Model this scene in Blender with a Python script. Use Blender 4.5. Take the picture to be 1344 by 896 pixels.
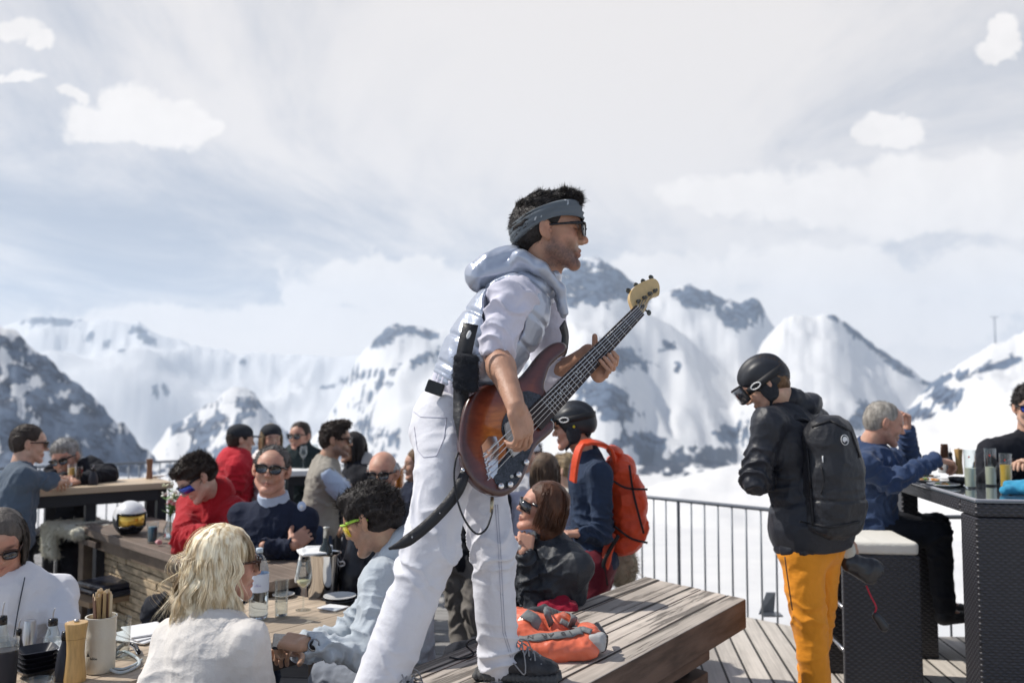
import bpy, math, random
import numpy as np
from mathutils import Vector, Matrix
random.seed(7); np.random.seed(7)
for o in list(bpy.data.objects): bpy.data.objects.remove(o)
SC = bpy.context.scene
COL = SC.collection
rad = math.radians
# ---------------------------------------------------------------- camera
F = 1120.0; CX, CY, HOR, CAMZ = 672.0, 448.0, 520.0, 1.6
TH = math.atan((HOR-CY)/F)
cam = bpy.data.cameras.new('camera'); cam_o = bpy.data.objects.new('camera', cam); COL.objects.link(cam_o)
cam.sensor_width = 36; cam.lens = 36*F/1344; cam.clip_start = .05; cam.clip_end = 30000
cam_o.location = (0, 0, CAMZ); cam_o.rotation_euler = (math.pi/2+TH, 0, 0)
cam.dof.use_dof = True; cam.dof.focus_distance = 2.95; cam.dof.aperture_fstop = 2.3
SC.camera = cam_o
# ---------------------------------------------------------------- light
SUN_AZ, SUN_EL = -80.0, 48.0        # degrees right of the view direction, above the horizon
sun = bpy.data.lights.new('sun', 'SUN'); sun.energy = 4.3; sun.angle = rad(.6); sun.color = (1, .95, .87)
sun_o = bpy.data.objects.new('sun', sun); COL.objects.link(sun_o); sun_o['kind'] = 'structure'
sd = Vector((math.sin(rad(SUN_AZ))*math.cos(rad(SUN_EL)), math.cos(rad(SUN_AZ))*math.cos(rad(SUN_EL)), math.sin(rad(SUN_EL))))
sun_o.rotation_euler = sd.to_track_quat('Z', 'Y').to_euler(); sun_o.location = sd*50
SC.view_settings.view_transform = 'Standard'; SC.view_settings.look = 'None'
SC.view_settings.exposure = 0.12; SC.view_settings.gamma = 1.0
SC.render.engine = 'CYCLES'
SC.cycles.use_denoising = True
SC.cycles.max_bounces = 8; SC.cycles.diffuse_bounces = 3; SC.cycles.glossy_bounces = 3
SC.cycles.transmission_bounces = 6; SC.cycles.transparent_max_bounces = 10; SC.cycles.volume_bounces = 1
SC.cycles.caustics_reflective = False; SC.cycles.caustics_refractive = False
SC.cycles.sample_clamp_indirect = 6

W = bpy.data.worlds.new('World'); SC.world = W; W.use_nodes = True
class NT:
    """tiny helper to write node trees"""
    def __init__(s, nt): s.nt = nt; s.n = nt.nodes; s.l = nt.links
    def new(s, t, **kw):
        nd = s.n.new(t)
        for k, v in kw.items():
            if k == 'ins':
                for kk, vv in v.items(): s.set(nd.inputs[kk], vv)
            else: setattr(nd, k, v)
        return nd
    def set(s, inp, v):
        if isinstance(v, bpy.types.NodeSocket): s.l.new(v, inp)
        elif v is not None: inp.default_value = v
    def m(s, op, a, b=None, c=None, clamp=False):
        nd = s.n.new('ShaderNodeMath'); nd.operation = op; nd.use_clamp = clamp
        for i, v in enumerate((a, b, c)):
            if v is not None: s.set(nd.inputs[i], v)
        return nd.outputs[0]
    def vm(s, op, a, b=None):
        nd = s.n.new('ShaderNodeVectorMath'); nd.operation = op
        s.set(nd.inputs[0], a)
        if b is not None: s.set(nd.inputs[1], b)
        return nd.outputs[0]
    def noise(s, vec, scale, detail=4, rough=.5, dist=0, out=0):
        nd = s.n.new('ShaderNodeTexNoise'); s.set(nd.inputs['Vector'], vec)
        nd.inputs['Scale'].default_value = scale; nd.inputs['Detail'].default_value = detail
        nd.inputs['Roughness'].default_value = rough; nd.inputs['Distortion'].default_value = dist
        return nd.outputs[out]
    def smooth(s, v, a, b, lo=0., hi=1.):
        nd = s.n.new('ShaderNodeMapRange'); nd.interpolation_type = 'SMOOTHSTEP'
        s.set(nd.inputs[0], v); nd.inputs[1].default_value = a; nd.inputs[2].default_value = b
        nd.inputs[3].default_value = lo; nd.inputs[4].default_value = hi
        return nd.outputs[0]
    def mix(s, f, a, b, blend='MIX'):
        nd = s.n.new('ShaderNodeMix'); nd.data_type = 'RGBA'; nd.blend_type = blend
        s.set(nd.inputs[0], f)
        for i, v in ((6, a), (7, b)):
            if isinstance(v, tuple) and len(v) == 3: v = v+(1,)
            s.set(nd.inputs[i], v)
        return nd.outputs[2]
def sky_world():
    t = NT(W.node_tree); t.n.clear()
    out = t.new('ShaderNodeOutputWorld'); bg = t.new('ShaderNodeBackground')
    sky = t.new('ShaderNodeTexSky', sky_type='NISHITA', sun_disc=False, sun_elevation=rad(SUN_EL), sun_rotation=rad(SUN_AZ),
                altitude=2200, air_density=1.0, dust_density=1.6)
    tc = t.new('ShaderNodeTexCoord').outputs['Generated']
    sep = t.new('ShaderNodeSeparateXYZ', ins={0: tc})
    x, y, z = sep.outputs
    ay = t.m('MAXIMUM', t.m('ABSOLUTE', y), .05)
    u = t.m('DIVIDE', x, ay); v = t.m('DIVIDE', z, ay)          # direction ratios
    uv = t.new('ShaderNodeCombineXYZ', ins={0: u, 1: v, 2: t.m('MULTIPLY', y, .7)}).outputs[0]
    zz = t.m('ADD', t.m('ABSOLUTE', z), .12)
    plane = t.new('ShaderNodeCombineXYZ', ins={0: t.m('DIVIDE', x, zz), 1: t.m('MULTIPLY', t.m('DIVIDE', y, zz), .55), 2: .3}).outputs[0]
    v0_ = v
    # thin high veil, streaky
    veil = t.noise(plane, 1.15, 7, .62, .6)
    veil2 = t.noise(plane, .42, 3, .5, .3)
    veilm = t.smooth(t.m('ADD', t.m('MULTIPLY', veil, .55), t.m('ADD', t.m('MULTIPLY', veil2, .6), t.m('ADD', t.smooth(v0_, .12, .42, -.05, .035), t.smooth(u, -.62, -.12, -.075, 0)))), .40, .62)
    # blue-grey holes lower down between the veil and the cumulus
    base = t.mix(veilm, (.44, .475, .545), (.955, .90, .855))
    nis = t.vm('SCALE', sky.outputs[0]); nis.node.inputs[3].default_value = .11
    base = t.mix(.12, base, nis)
    wu = t.m('MULTIPLY', t.m('SUBTRACT', t.noise(uv, 14, 5, .6), .5), .075); wv = t.m('MULTIPLY', t.m('SUBTRACT', t.noise(t.vm('ADD', uv, (7, 3, 1)), 14, 5, .6), .5), .055)
    u0, v0 = u, v; u = t.m('ADD', u, wu); v = t.m('ADD', v, wv)
    # cumulus: soft ellipses in direction space with a billowy edge
    bill = t.noise(uv, 11, 7, .6, .25); bill2 = t.noise(uv, 40, 4, .55, .3)
    wob = t.m('ADD', t.m('MULTIPLY', t.m('SUBTRACT', bill, .5), 1.5), t.m('MULTIPLY', t.m('SUBTRACT', bill2, .5), .5))
    def uvp(px, py): return ((px-CX)/F, (HOR-py)/F)
    acc = None
    for (px, py, rx, ry) in [(165, 140, 55, 40), (210, 160, 62, 34), (110, 150, 60, 28), (150, 165, 95, 24), (250, 165, 34, 18), (75, 118, 26, 10), (5, 28, 42, 22), (40, 40, 26, 14), (15, 88, 30, 8), (1160, 170, 34, 24), (1190, 176, 36, 22), (1175, 162, 24, 18), (1322, 60, 26, 20), (1335, 35, 30, 26),
                             (1250, 262, 300, 62), (960, 255, 100, 34), (1340, 235, 110, 60), (480, 372, 120, 46), (620, 400, 220, 60),
                             (360, 430, 420, 42), (420, 385, 60, 24), (540, 360, 50, 30), (1290, 372, 120, 55), (1130, 372, 210, 56), (870, 362, 90, 34), (60, 460, 330, 40),
                             (1020, 420, 360, 60), (-260, 250, 200, 80), (1600, 300, 200, 120)]:
        cu, cv = uvp(px, py)
        du = t.m('DIVIDE', t.m('SUBTRACT', u, cu), rx/F); dv = t.m('DIVIDE', t.m('SUBTRACT', v, cv), ry/F)
        dv2 = t.m('MULTIPLY', dv, t.m('ADD', 1.0, t.m('MULTIPLY', t.m('LESS_THAN', dv, 0), .25)))
        d = t.m('SUBTRACT', 1.0, t.m('SQRT', t.m('ADD', t.m('MULTIPLY', du, du), t.m('MULTIPLY', dv2, dv2))))
        acc = d if acc is None else t.m('MAXIMUM', acc, d)
    cm = t.smooth(t.m('ADD', acc, t.m('MULTIPLY', wob, .95)), -.07, .26)
    front = t.m('GREATER_THAN', y, 0)
    cm = t.m('MULTIPLY', cm, front)
    low = t.smooth(v0, .02, .13, 1, 0)
    shade = t.smooth(bill, .3, .7)
    ccol = t.mix(shade, (.93, .89, .86), (1.02, .975, .94))
    colr = t.mix(t.m('MULTIPLY', cm, .93), base, ccol)
    colr = t.mix(low, colr, (.96, .91, .875))
    # the zenith, out of the picture: plain blue sky with some veil
    up = t.smooth(z, .42, .75)
    colr = t.mix(up, colr, t.mix(.2, nis, (.52, .55, .60)))
    colr = t.mix(t.smooth(y, -.15, .25, 1, 0), colr, t.mix(.25, nis, (.66, .66, .68)))
    t.l.new(colr, bg.inputs[0]); bg.inputs[1].default_value = .94
    t.l.new(bg.outputs[0], out.inputs[0])
sky_world()
# ---------------------------------------------------------------- pixel -> world
def P(px, py, Y):
    x, y = (px-CX)/F, -(py-CY)/F
    dy = math.cos(TH) - y*math.sin(TH); dz = math.sin(TH) + y*math.cos(TH)
    t = Y/dy
    return np.array([x*t, Y, CAMZ+dz*t])
def PZ(px, py, z):     # hit the horizontal plane z
    x, y = (px-CX)/F, -(py-CY)/F
    dy = math.cos(TH) - y*math.sin(TH); dz = math.sin(TH) + y*math.cos(TH)
    t = (z-CAMZ)/dz
    return np.array([x*t, dy*t, z])
def PP(px, py, p0, n):   # hit a plane
    x, y = (px-CX)/F, -(py-CY)/F
    d = np.array([x, math.cos(TH) - y*math.sin(TH), math.sin(TH) + y*math.cos(TH)])
    c = np.array([0, 0, CAMZ]); t = np.dot(np.array(p0)-c, n)/np.dot(d, n)
    return c+d*t
def V(*a): return np.array(a, float)
def unit(v): v = np.asarray(v, float); return v/max(1e-9, np.linalg.norm(v))
def lerp(a, b, t): return np.asarray(a)*(1-t)+np.asarray(b)*t
# ---------------------------------------------------------------- objects
def thing(name, label, cat, loc=(0, 0, 0), group=None):
    o = bpy.data.objects.new(name, None); COL.objects.link(o); o.location = tuple(float(c) for c in loc); o.empty_display_size = .05
    o['label'] = label; o['category'] = cat
    if group: o['group'] = group
    return o
def tag(o, label, cat, group=None):
    o['label'] = label; o['category'] = cat
    if group: o['group'] = group
    return o
def root_loc(o):
    v = Vector((0, 0, 0))
    while o is not None: v += o.location; o = o.parent
    return np.array(v)
def mesh_data(name, verts, faces, mats, smooth=True, fm=None):
    me = bpy.data.meshes.new(name)
    verts = np.ascontiguousarray(verts, dtype=np.float32)
    if isinstance(faces, np.ndarray):
        n, k = faces.shape
        me.vertices.add(len(verts)); me.vertices.foreach_set('co', verts.ravel())
        me.loops.add(n*k); me.loops.foreach_set('vertex_index', np.ascontiguousarray(faces, dtype=np.int32).ravel())
        me.polygons.add(n); me.polygons.foreach_set('loop_start', np.arange(0, n*k, k, dtype=np.int32))
        me.update(calc_edges=True)
    else:
        me.from_pydata(verts.tolist(), [], faces)
    if smooth: me.polygons.foreach_set('use_smooth', np.ones(len(me.polygons), dtype=bool))
    for m_ in (mats if isinstance(mats, (list, tuple)) else [mats]): me.materials.append(m_)
    if fm is not None: me.polygons.foreach_set('material_index', np.asarray(fm, dtype=np.int32))
    me.validate(); me.update()
    return me
def mk(name, vf, mats, parent=None, smooth=True, loc=None, fm=None, bevel=0, attrs=None, angle=None):
    """verts are in world space; the object's origin goes to its parent's (or loc)"""
    verts, faces = vf[0], vf[1]
    if len(vf) > 2 and fm is None: fm = vf[2]
    verts = np.asarray(verts, dtype=float)
    if loc is None and parent is None:
        loc = np.array([verts[:, 0].mean(), verts[:, 1].mean(), verts[:, 2].min()])
    org = root_loc(parent) if parent is not None else np.array(loc, float)
    me = mesh_data(name, verts-org, faces, mats, smooth, fm)
    if attrs is not None:
        a = me.color_attributes.new('tint', 'FLOAT_COLOR', 'POINT')
        c4 = np.ones((len(verts), 4), dtype=np.float32); c4[:, :3] = attrs
        a.data.foreach_set('color', c4.ravel())
    o = bpy.data.objects.new(name, me); COL.objects.link(o)
    if parent is not None: o.parent = parent
    else: o.location = tuple(float(c) for c in org)
    if bevel:
        b = o.modifiers.new('bevel', 'BEVEL'); b.width = bevel; b.segments = 2; b.limit_method = 'ANGLE'; b.angle_limit = rad(35)
        me.polygons.foreach_set('use_smooth', np.ones(len(me.polygons), dtype=bool))
        b.harden_normals = True
    if angle: me.set_sharp_from_angle(angle=rad(angle))
    return o
def copy_tree(o, dloc, label=None, parent=None, rotz=None):
    c = o.copy(); COL.objects.link(c)
    if parent is not None: c.parent = parent
    else:
        c.location = tuple(float(q) for q in dloc)
        if rotz is not None: c.rotation_euler = (0, 0, rotz)
        if label: c['label'] = label
    for ch in o.children: copy_tree(ch, None, None, c)
    return c
# ---------------------------------------------------------------- mesh builder
class MB:
    def __init__(s): s.v = []; s.f = []; s.m = []; s.n = 0
    def add(s, v, f, m=0):
        v = np.asarray(v, float); s.v.append(v)
        s.f += [tuple(int(i)+s.n for i in q) for q in f]; s.m += [m]*len(f); s.n += len(v); return s
    def out(s): return np.concatenate(s.v), s.f, s.m
    def box(s, c, h, M=None, m=0):
        """M: rows are the three axes"""
        M = np.eye(3) if M is None else np.asarray(M)
        v = [np.asarray(c)+(M.T @ (np.array([a, b, d])*h)) for a in (-1, 1) for b in (-1, 1) for d in (-1, 1)]
        return s.add(v, [(0, 1, 3, 2), (4, 6, 7, 5), (0, 4, 5, 1), (2, 3, 7, 6), (0, 2, 6, 4), (1, 5, 7, 3)], m)
    def prism(s, poly, n, th, m=0):
        """poly: world points (CCW seen from n); extruded by th against n"""
        poly = [np.asarray(p, float) for p in poly]; k = len(poly); n = np.asarray(n, float)
        v = poly+[p-n*th for p in poly]
        f = [tuple(range(k)), tuple(range(2*k-1, k-1, -1))]+[(i, i+k, (i+1) % k+k, (i+1) % k) for i in range(k)]
        return s.add(v, f, m)
    def tube(s, pts, r, seg=8, m=0, cap=True):
        pts = [np.asarray(p, float) for p in pts]; n = len(pts); rs = [r]*n if np.isscalar(r) else list(r)
        up = V(0, 0, 1); v = []
        t0 = unit(pts[1]-pts[0]); a = np.cross(t0, up)
        if np.linalg.norm(a) < .1: a = np.cross(t0, V(1, 0, 0))
        a = unit(a)
        for i in range(n):
            t = unit(pts[min(i+1, n-1)]-pts[max(i-1, 0)])
            a = unit(a-t*np.dot(a, t)); b = np.cross(t, a)
            for j in range(seg):
                q = 2*math.pi*j/seg; v.append(pts[i]+rs[i]*(math.cos(q)*a+math.sin(q)*b))
        f = [(i*seg+j, i*seg+(j+1) % seg, (i+1)*seg+(j+1) % seg, (i+1)*seg+j) for i in range(n-1) for j in range(seg)]
        if cap: f += [tuple(range(seg-1, -1, -1)), tuple(range((n-1)*seg, n*seg))]
        return s.add(v, f, m)
    def lathe(s, c, prof, seg=24, m=0, M=None, sq=None, cap=True):
        """prof: (radius, height) up the axis"""
        M = np.eye(3) if M is None else np.asarray(M); v = []
        for (r, h) in prof:
            for j in range(seg):
                q = 2*math.pi*j/seg; x, y = math.cos(q), math.sin(q)
                if sq: e = (abs(x)**sq+abs(y)**sq)**(-1/sq); x, y = x*e, y*e
                v.append(np.asarray(c)+M.T @ np.array([r*x, r*y, h]))
        n = len(prof)
        f = [(i*seg+j, i*seg+(j+1) % seg, (i+1)*seg+(j+1) % seg, (i+1)*seg+j) for i in range(n-1) for j in range(seg)]
        if cap:
            if prof[0][0] > 1e-4: f.append(tuple(range(seg-1, -1, -1)))
            if prof[-1][0] > 1e-4: f.append(tuple(range((n-1)*seg, n*seg)))
        return s.add(v, f, m)
    def ribbon(s, pts, nrm, w, th=.003, m=0):
        """flat strap along pts with surface normals nrm"""
        pts = [np.asarray(p, float) for p in pts]; n = len(pts)
        ws = [w]*n if np.isscalar(w) else list(w); nr = [nrm]*n if np.ndim(nrm) == 1 else nrm; v = []
        for i in range(n):
            t = unit(pts[min(i+1, n-1)]-pts[max(i-1, 0)]); k = unit(nr[i]); a = unit(np.cross(t, k)); k = np.cross(a, t)
            for (x, y) in ((-.5, -.5), (.5, -.5), (.5, .5), (-.5, .5)): v.append(pts[i]+a*x*ws[i]+k*y*th)
        f = [(i*4+j, i*4+(j+1) % 4, (i+1)*4+(j+1) % 4, (i+1)*4+j) for i in range(n-1) for j in range(4)]
        f += [(3, 2, 1, 0), tuple(range(4*n-4, 4*n))]
        return s.add(v, f, m)
    def ball(s, c, r, M=None, seg=12, m=0):
        M = np.eye(3) if M is None else np.asarray(M); r = np.array([r]*3) if np.isscalar(r) else np.asarray(r)
        v = []; rings = seg//2+1
        for i in range(rings):
            a = math.pi*i/(rings-1)
            for j in range(seg):
                q = 2*math.pi*j/seg
                v.append(np.asarray(c)+M.T @ (np.array([math.sin(a)*math.cos(q), math.sin(a)*math.sin(q), -math.cos(a)])*r))
        f = [(i*seg+j, i*seg+(j+1) % seg, (i+1)*seg+(j+1) % seg, (i+1)*seg+j) for i in range(rings-1) for j in range(seg)]
        return s.add(v, f, m)
def spline(pts, n):
    """Catmull-Rom through pts, n points"""
    p = [np.asarray(q, float) for q in pts]; p = [2*p[0]-p[1]]+p+[2*p[-1]-p[-2]]; o = []
    for i in range(n):
        t = i/(n-1)*(len(p)-3); k = min(int(t), len(p)-4); t -= k
        a, b, c, d = p[k:k+4]
        o.append(.5*((2*b)+(c-a)*t+(2*a-5*b+4*c-d)*t*t+(3*b-a-3*c+d)*t**3))
    return o
# ---------------------------------------------------------------- noise
def _h(i, j, k, seed):
    n = (i*374761393 + j*668265263 + k*2147483647 + seed*1274126177) & 0xFFFFFFFF
    n = ((n ^ (n >> 13))*1274126177) & 0xFFFFFFFF
    return ((n ^ (n >> 16)) & 0xFFFF)/65535.0
def vn(p, seed=0):
    p = np.asarray(p, float); i = np.floor(p).astype(np.int64); f = p-i; f = f*f*f*(f*(f*6-15)+10)
    r = 0
    for dx in (0, 1):
        wx = f[..., 0] if dx else 1-f[..., 0]
        for dy in (0, 1):
            wy = f[..., 1] if dy else 1-f[..., 1]
            for dz in (0, 1):
                wz = f[..., 2] if dz else 1-f[..., 2]
                r = r+wx*wy*wz*_h(i[..., 0]+dx, i[..., 1]+dy, i[..., 2]+dz, seed)
    return r
def fbm(p, oct=4, seed=0, gain=.5):
    a, s, t, q = 1., 0., 0., np.asarray(p, float)
    for o in range(oct):
        s = s+a*vn(q, seed+o); t += a; a *= gain; q = q*2.03+11.7
    return s/t
def folds(p, fr=9., seed=0, aniso=(1, 1, 1)):
    p = np.asarray(p)*np.array(aniso)
    w = np.stack([vn(p*3.1, seed+5), vn(p*3.1, seed+6), vn(p*3.1, seed+7)], -1)
    a = 1-abs(2*vn(p*fr+w*2.6, seed)-1); b = 1-abs(2*vn(p*fr*2.1+w*3.5, seed+1)-1)
    return (a**2*.7+b**2*.3)-.35
def rings(p, a, b, t0, amp, width=.10, freq=16., seed=0, ph=0.):
    """cloth bunched round a limb: partial rings about the axis a-b, strongest at parameter t0"""
    a, b = np.asarray(a, float), np.asarray(b, float); L = np.linalg.norm(b-a); ax = (b-a)/L; q = p-a; s_ = q @ ax
    r = q-s_[:, None]*ax; e1 = unit(np.cross(ax, V(.3, .2, .9))); e2 = np.cross(ax, e1); th = np.arctan2(r @ e2, r @ e1)
    w = vn(p*7., seed+61)*2.4+vn(p*17., seed+62)*.9
    f = 1-np.abs(np.sin(math.pi*(s_*freq+.55*np.sin(th+ph)+w)))
    env = np.exp(-((s_-t0*L)/width)**2)*np.exp(-(np.maximum(0, np.linalg.norm(r, axis=1)-.13)/.05)**2)
    return amp*(f**1.3-.35)*env*(.35+1.1*vn(p*5.+th[:, None]*.5, seed+63))
# ---------------------------------------------------------------- SDF modelling -> one smooth mesh
def _nets(Fd, org, v):
    S = Fd < 0
    a = S.astype(np.int8)
    cnt = sum(a[x:a.shape[0]-1+x, y:a.shape[1]-1+y, z:a.shape[2]-1+z] for x in (0, 1) for y in (0, 1) for z in (0, 1))
    act = (cnt > 0) & (cnt < 8); ids = np.argwhere(act)
    idx = np.full(act.shape, -1, np.int64); idx[act] = np.arange(len(ids))
    pos = np.zeros((len(ids), 3)); num = np.zeros(len(ids))
    cs = [(x, y, z) for x in (0, 1) for y in (0, 1) for z in (0, 1)]
    fv = {c: Fd[ids[:, 0]+c[0], ids[:, 1]+c[1], ids[:, 2]+c[2]] for c in cs}
    for c in cs:
        for ax in range(3):
            if c[ax] == 0:
                d = list(c); d[ax] = 1; d = tuple(d); f1, f2 = fv[c], fv[d]; mk_ = (f1 < 0) != (f2 < 0)
                t = np.where(mk_, f1/np.where(mk_, f1-f2, 1), 0)
                q = np.array(c, float)[None]+t[:, None]*(np.array(d)-np.array(c))[None]
                pos += q*mk_[:, None]; num += mk_
    pos = (ids+pos/num[:, None])*v+org
    faces = []
    for ax in range(3):
        b, c = [(1, 2), (2, 0), (0, 1)][ax]
        s1 = np.moveaxis(S, ax, 0)
        ch = np.argwhere(s1[:-1] != s1[1:])
        if not len(ch): continue
        rest = [q for q in range(3) if q != ax]
        e = np.zeros_like(ch); e[:, ax] = ch[:, 0]; e[:, rest[0]] = ch[:, 1]; e[:, rest[1]] = ch[:, 2]
        ok = (e[:, b] > 0) & (e[:, c] > 0) & (e[:, b] < act.shape[b]) & (e[:, c] < act.shape[c])
        e = e[ok]; ins = S[e[:, 0], e[:, 1], e[:, 2]]
        def cell(db, dc):
            g = e.copy(); g[:, b] -= db; g[:, c] -= dc
            return idx[g[:, 0], g[:, 1], g[:, 2]]
        q = np.stack([cell(1, 1), cell(0, 1), cell(0, 0), cell(1, 0)], 1)
        q[~ins] = q[~ins][:, ::-1]
        faces.append(q)
    fc = np.concatenate(faces); fc = fc[(fc >= 0).all(1)]
    return pos, fc
class SDF:
    def __init__(s, vox): s.vox = vox; s.ops = []
    def cap(s, a, b, ra, rb=None, k=.02, fl=None, sub=False):
        """round cone; fl=(axis, factor): flattened along axis (factor>1 = thinner)"""
        s.ops.append(('c', np.asarray(a, float), np.asarray(b, float), ra, ra if rb is None else rb, k, fl, sub)); return s
    def ell(s, c, r, M=None, k=.02, sub=False):
        s.ops.append(('e', np.asarray(c, float), np.asarray(r, float)*np.ones(3), np.eye(3) if M is None else np.asarray(M), k, None, None, sub)); return s
    def box(s, c, h, M=None, rd=.01, k=.01, sub=False):
        s.ops.append(('b', np.asarray(c, float), np.asarray(h, float), np.eye(3) if M is None else np.asarray(M), k, rd, None, sub)); return s
    def cut(s, p, n): s.ops.append(('p', np.asarray(p, float), unit(n), 0, 0, 0, None, True)); return s
    def _bb(s, o):
        if o[0] == 'c':
            r = max(o[3], o[4]); return np.minimum(o[1], o[2])-r, np.maximum(o[1], o[2])+r
        if o[0] == 'e':
            e = np.sqrt(((o[3]*o[2][:, None])**2).sum(0)); return o[1]-e, o[1]+e
        e = (abs(o[3])*(o[2])[:, None]).sum(0); return o[1]-e, o[1]+e
    def build(s, disp=None, smooth=0):
        v = s.vox; bbs = [s._bb(o) if o[0] != 'p' else None for o in s.ops]
        lo = np.min([b[0] for o, b in zip(s.ops, bbs) if b is not None and not o[-1]], 0)-4*v
        hi = np.max([b[1] for o, b in zip(s.ops, bbs) if b is not None and not o[-1]], 0)+4*v
        n = np.ceil((hi-lo)/v).astype(int)+1
        Fd = np.full(tuple(n), .3, np.float32)
        gx, gy, gz = [lo[i]+np.arange(n[i])*v for i in range(3)]
        for o, bb in zip(s.ops, bbs):
            if o[0] == 'p':
                d = (gx[:, None, None]-o[1][0])*o[2][0]+(gy[None, :, None]-o[1][1])*o[2][1]+(gz[None, None, :]-o[1][2])*o[2][2]
                Fd = np.maximum(Fd, d.astype(np.float32)); continue
            k = o[5] if o[0] == 'c' else o[4]; mg = k+3*v
            i0 = np.clip(np.floor((bb[0]-mg-lo)/v).astype(int), 0, n-1); i1 = np.clip(np.ceil((bb[1]+mg-lo)/v).astype(int)+1, 1, n)
            if (i1 <= i0).any(): continue
            sl = tuple(slice(a, b) for a, b in zip(i0, i1))
            X, Y_, Z = np.meshgrid(gx[sl[0]], gy[sl[1]], gz[sl[2]], indexing='ij')
            p = np.stack([X, Y_, Z], -1).astype(np.float32)
            if o[0] == 'c':
                a, b = o[1], o[2]; ab = b-a; L = max(1e-9, float(np.dot(ab, ab)))
                q = p-a.astype(np.float32); t = np.clip((q @ ab.astype(np.float32))/L, 0, 1)
                w = q-t[..., None]*ab.astype(np.float32)
                if o[6] is not None:
                    ax, f = o[6]; ax = np.asarray(ax, np.float32); w = w+((w @ ax)*(f-1))[..., None]*ax
                d = np.sqrt((w*w).sum(-1))-(o[3]+(o[4]-o[3])*t)
            elif o[0] == 'e':
                q = (p-o[1].astype(np.float32)) @ o[3].T.astype(np.float32); r = o[2].astype(np.float32)
                k0 = np.sqrt(((q/r)**2).sum(-1)); k1 = np.sqrt(((q/(r*r))**2).sum(-1)); d = k0*(k0-1)/np.maximum(k1, 1e-6)
            else:
                rd = o[5]; q = abs((p-o[1].astype(np.float32)) @ o[3].T.astype(np.float32))-(o[2]-rd).astype(np.float32)
                d = np.sqrt((np.maximum(q, 0)**2).sum(-1))+np.minimum(q.max(-1), 0)-rd
            d = d.astype(np.float32); g = Fd[sl]
            if o[-1]:
                d = -d; k = max(k, 1e-4); h = np.clip(.5-.5*(g-d)/k, 0, 1); Fd[sl] = g+(d-g)*h+k*h*(1-h)
            else:
                k = max(k, 1e-4); h = np.clip(.5+.5*(g-d)/k, 0, 1); Fd[sl] = g+(d-g)*h-k*h*(1-h)
        ve, fa = _nets(Fd, lo, v)
        for _ in range(smooth): ve = lap(ve, fa)
        if disp is not None:
            nr = vnormals(ve, fa); ve = ve+nr*disp(ve, nr)[:, None]
        return ve, fa
def vnormals(ve, fa):
    a = np.cross(ve[fa[:, 2]]-ve[fa[:, 0]], ve[fa[:, 3]]-ve[fa[:, 1]])
    n = np.zeros_like(ve)
    for i in range(4): np.add.at(n, fa[:, i], a)
    return n/np.maximum(np.linalg.norm(n, axis=1), 1e-12)[:, None]
def lap(ve, fa):
    s = np.zeros_like(ve); c = np.zeros(len(ve))
    for i in range(4):
        j = (i+1) % 4
        np.add.at(s, fa[:, i], ve[fa[:, j]]); np.add.at(c, fa[:, i], 1)
        np.add.at(s, fa[:, j], ve[fa[:, i]]); np.add.at(c, fa[:, j], 1)
    return ve*.5+.5*s/np.maximum(c, 1)[:, None]
def joinm(*ms):
    vs, fs, n = [], [], 0
    for v_, f_ in ms: vs.append(v_); fs.append(np.asarray(f_)+n); n += len(v_)
    return np.concatenate(vs), np.concatenate(fs)
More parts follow.
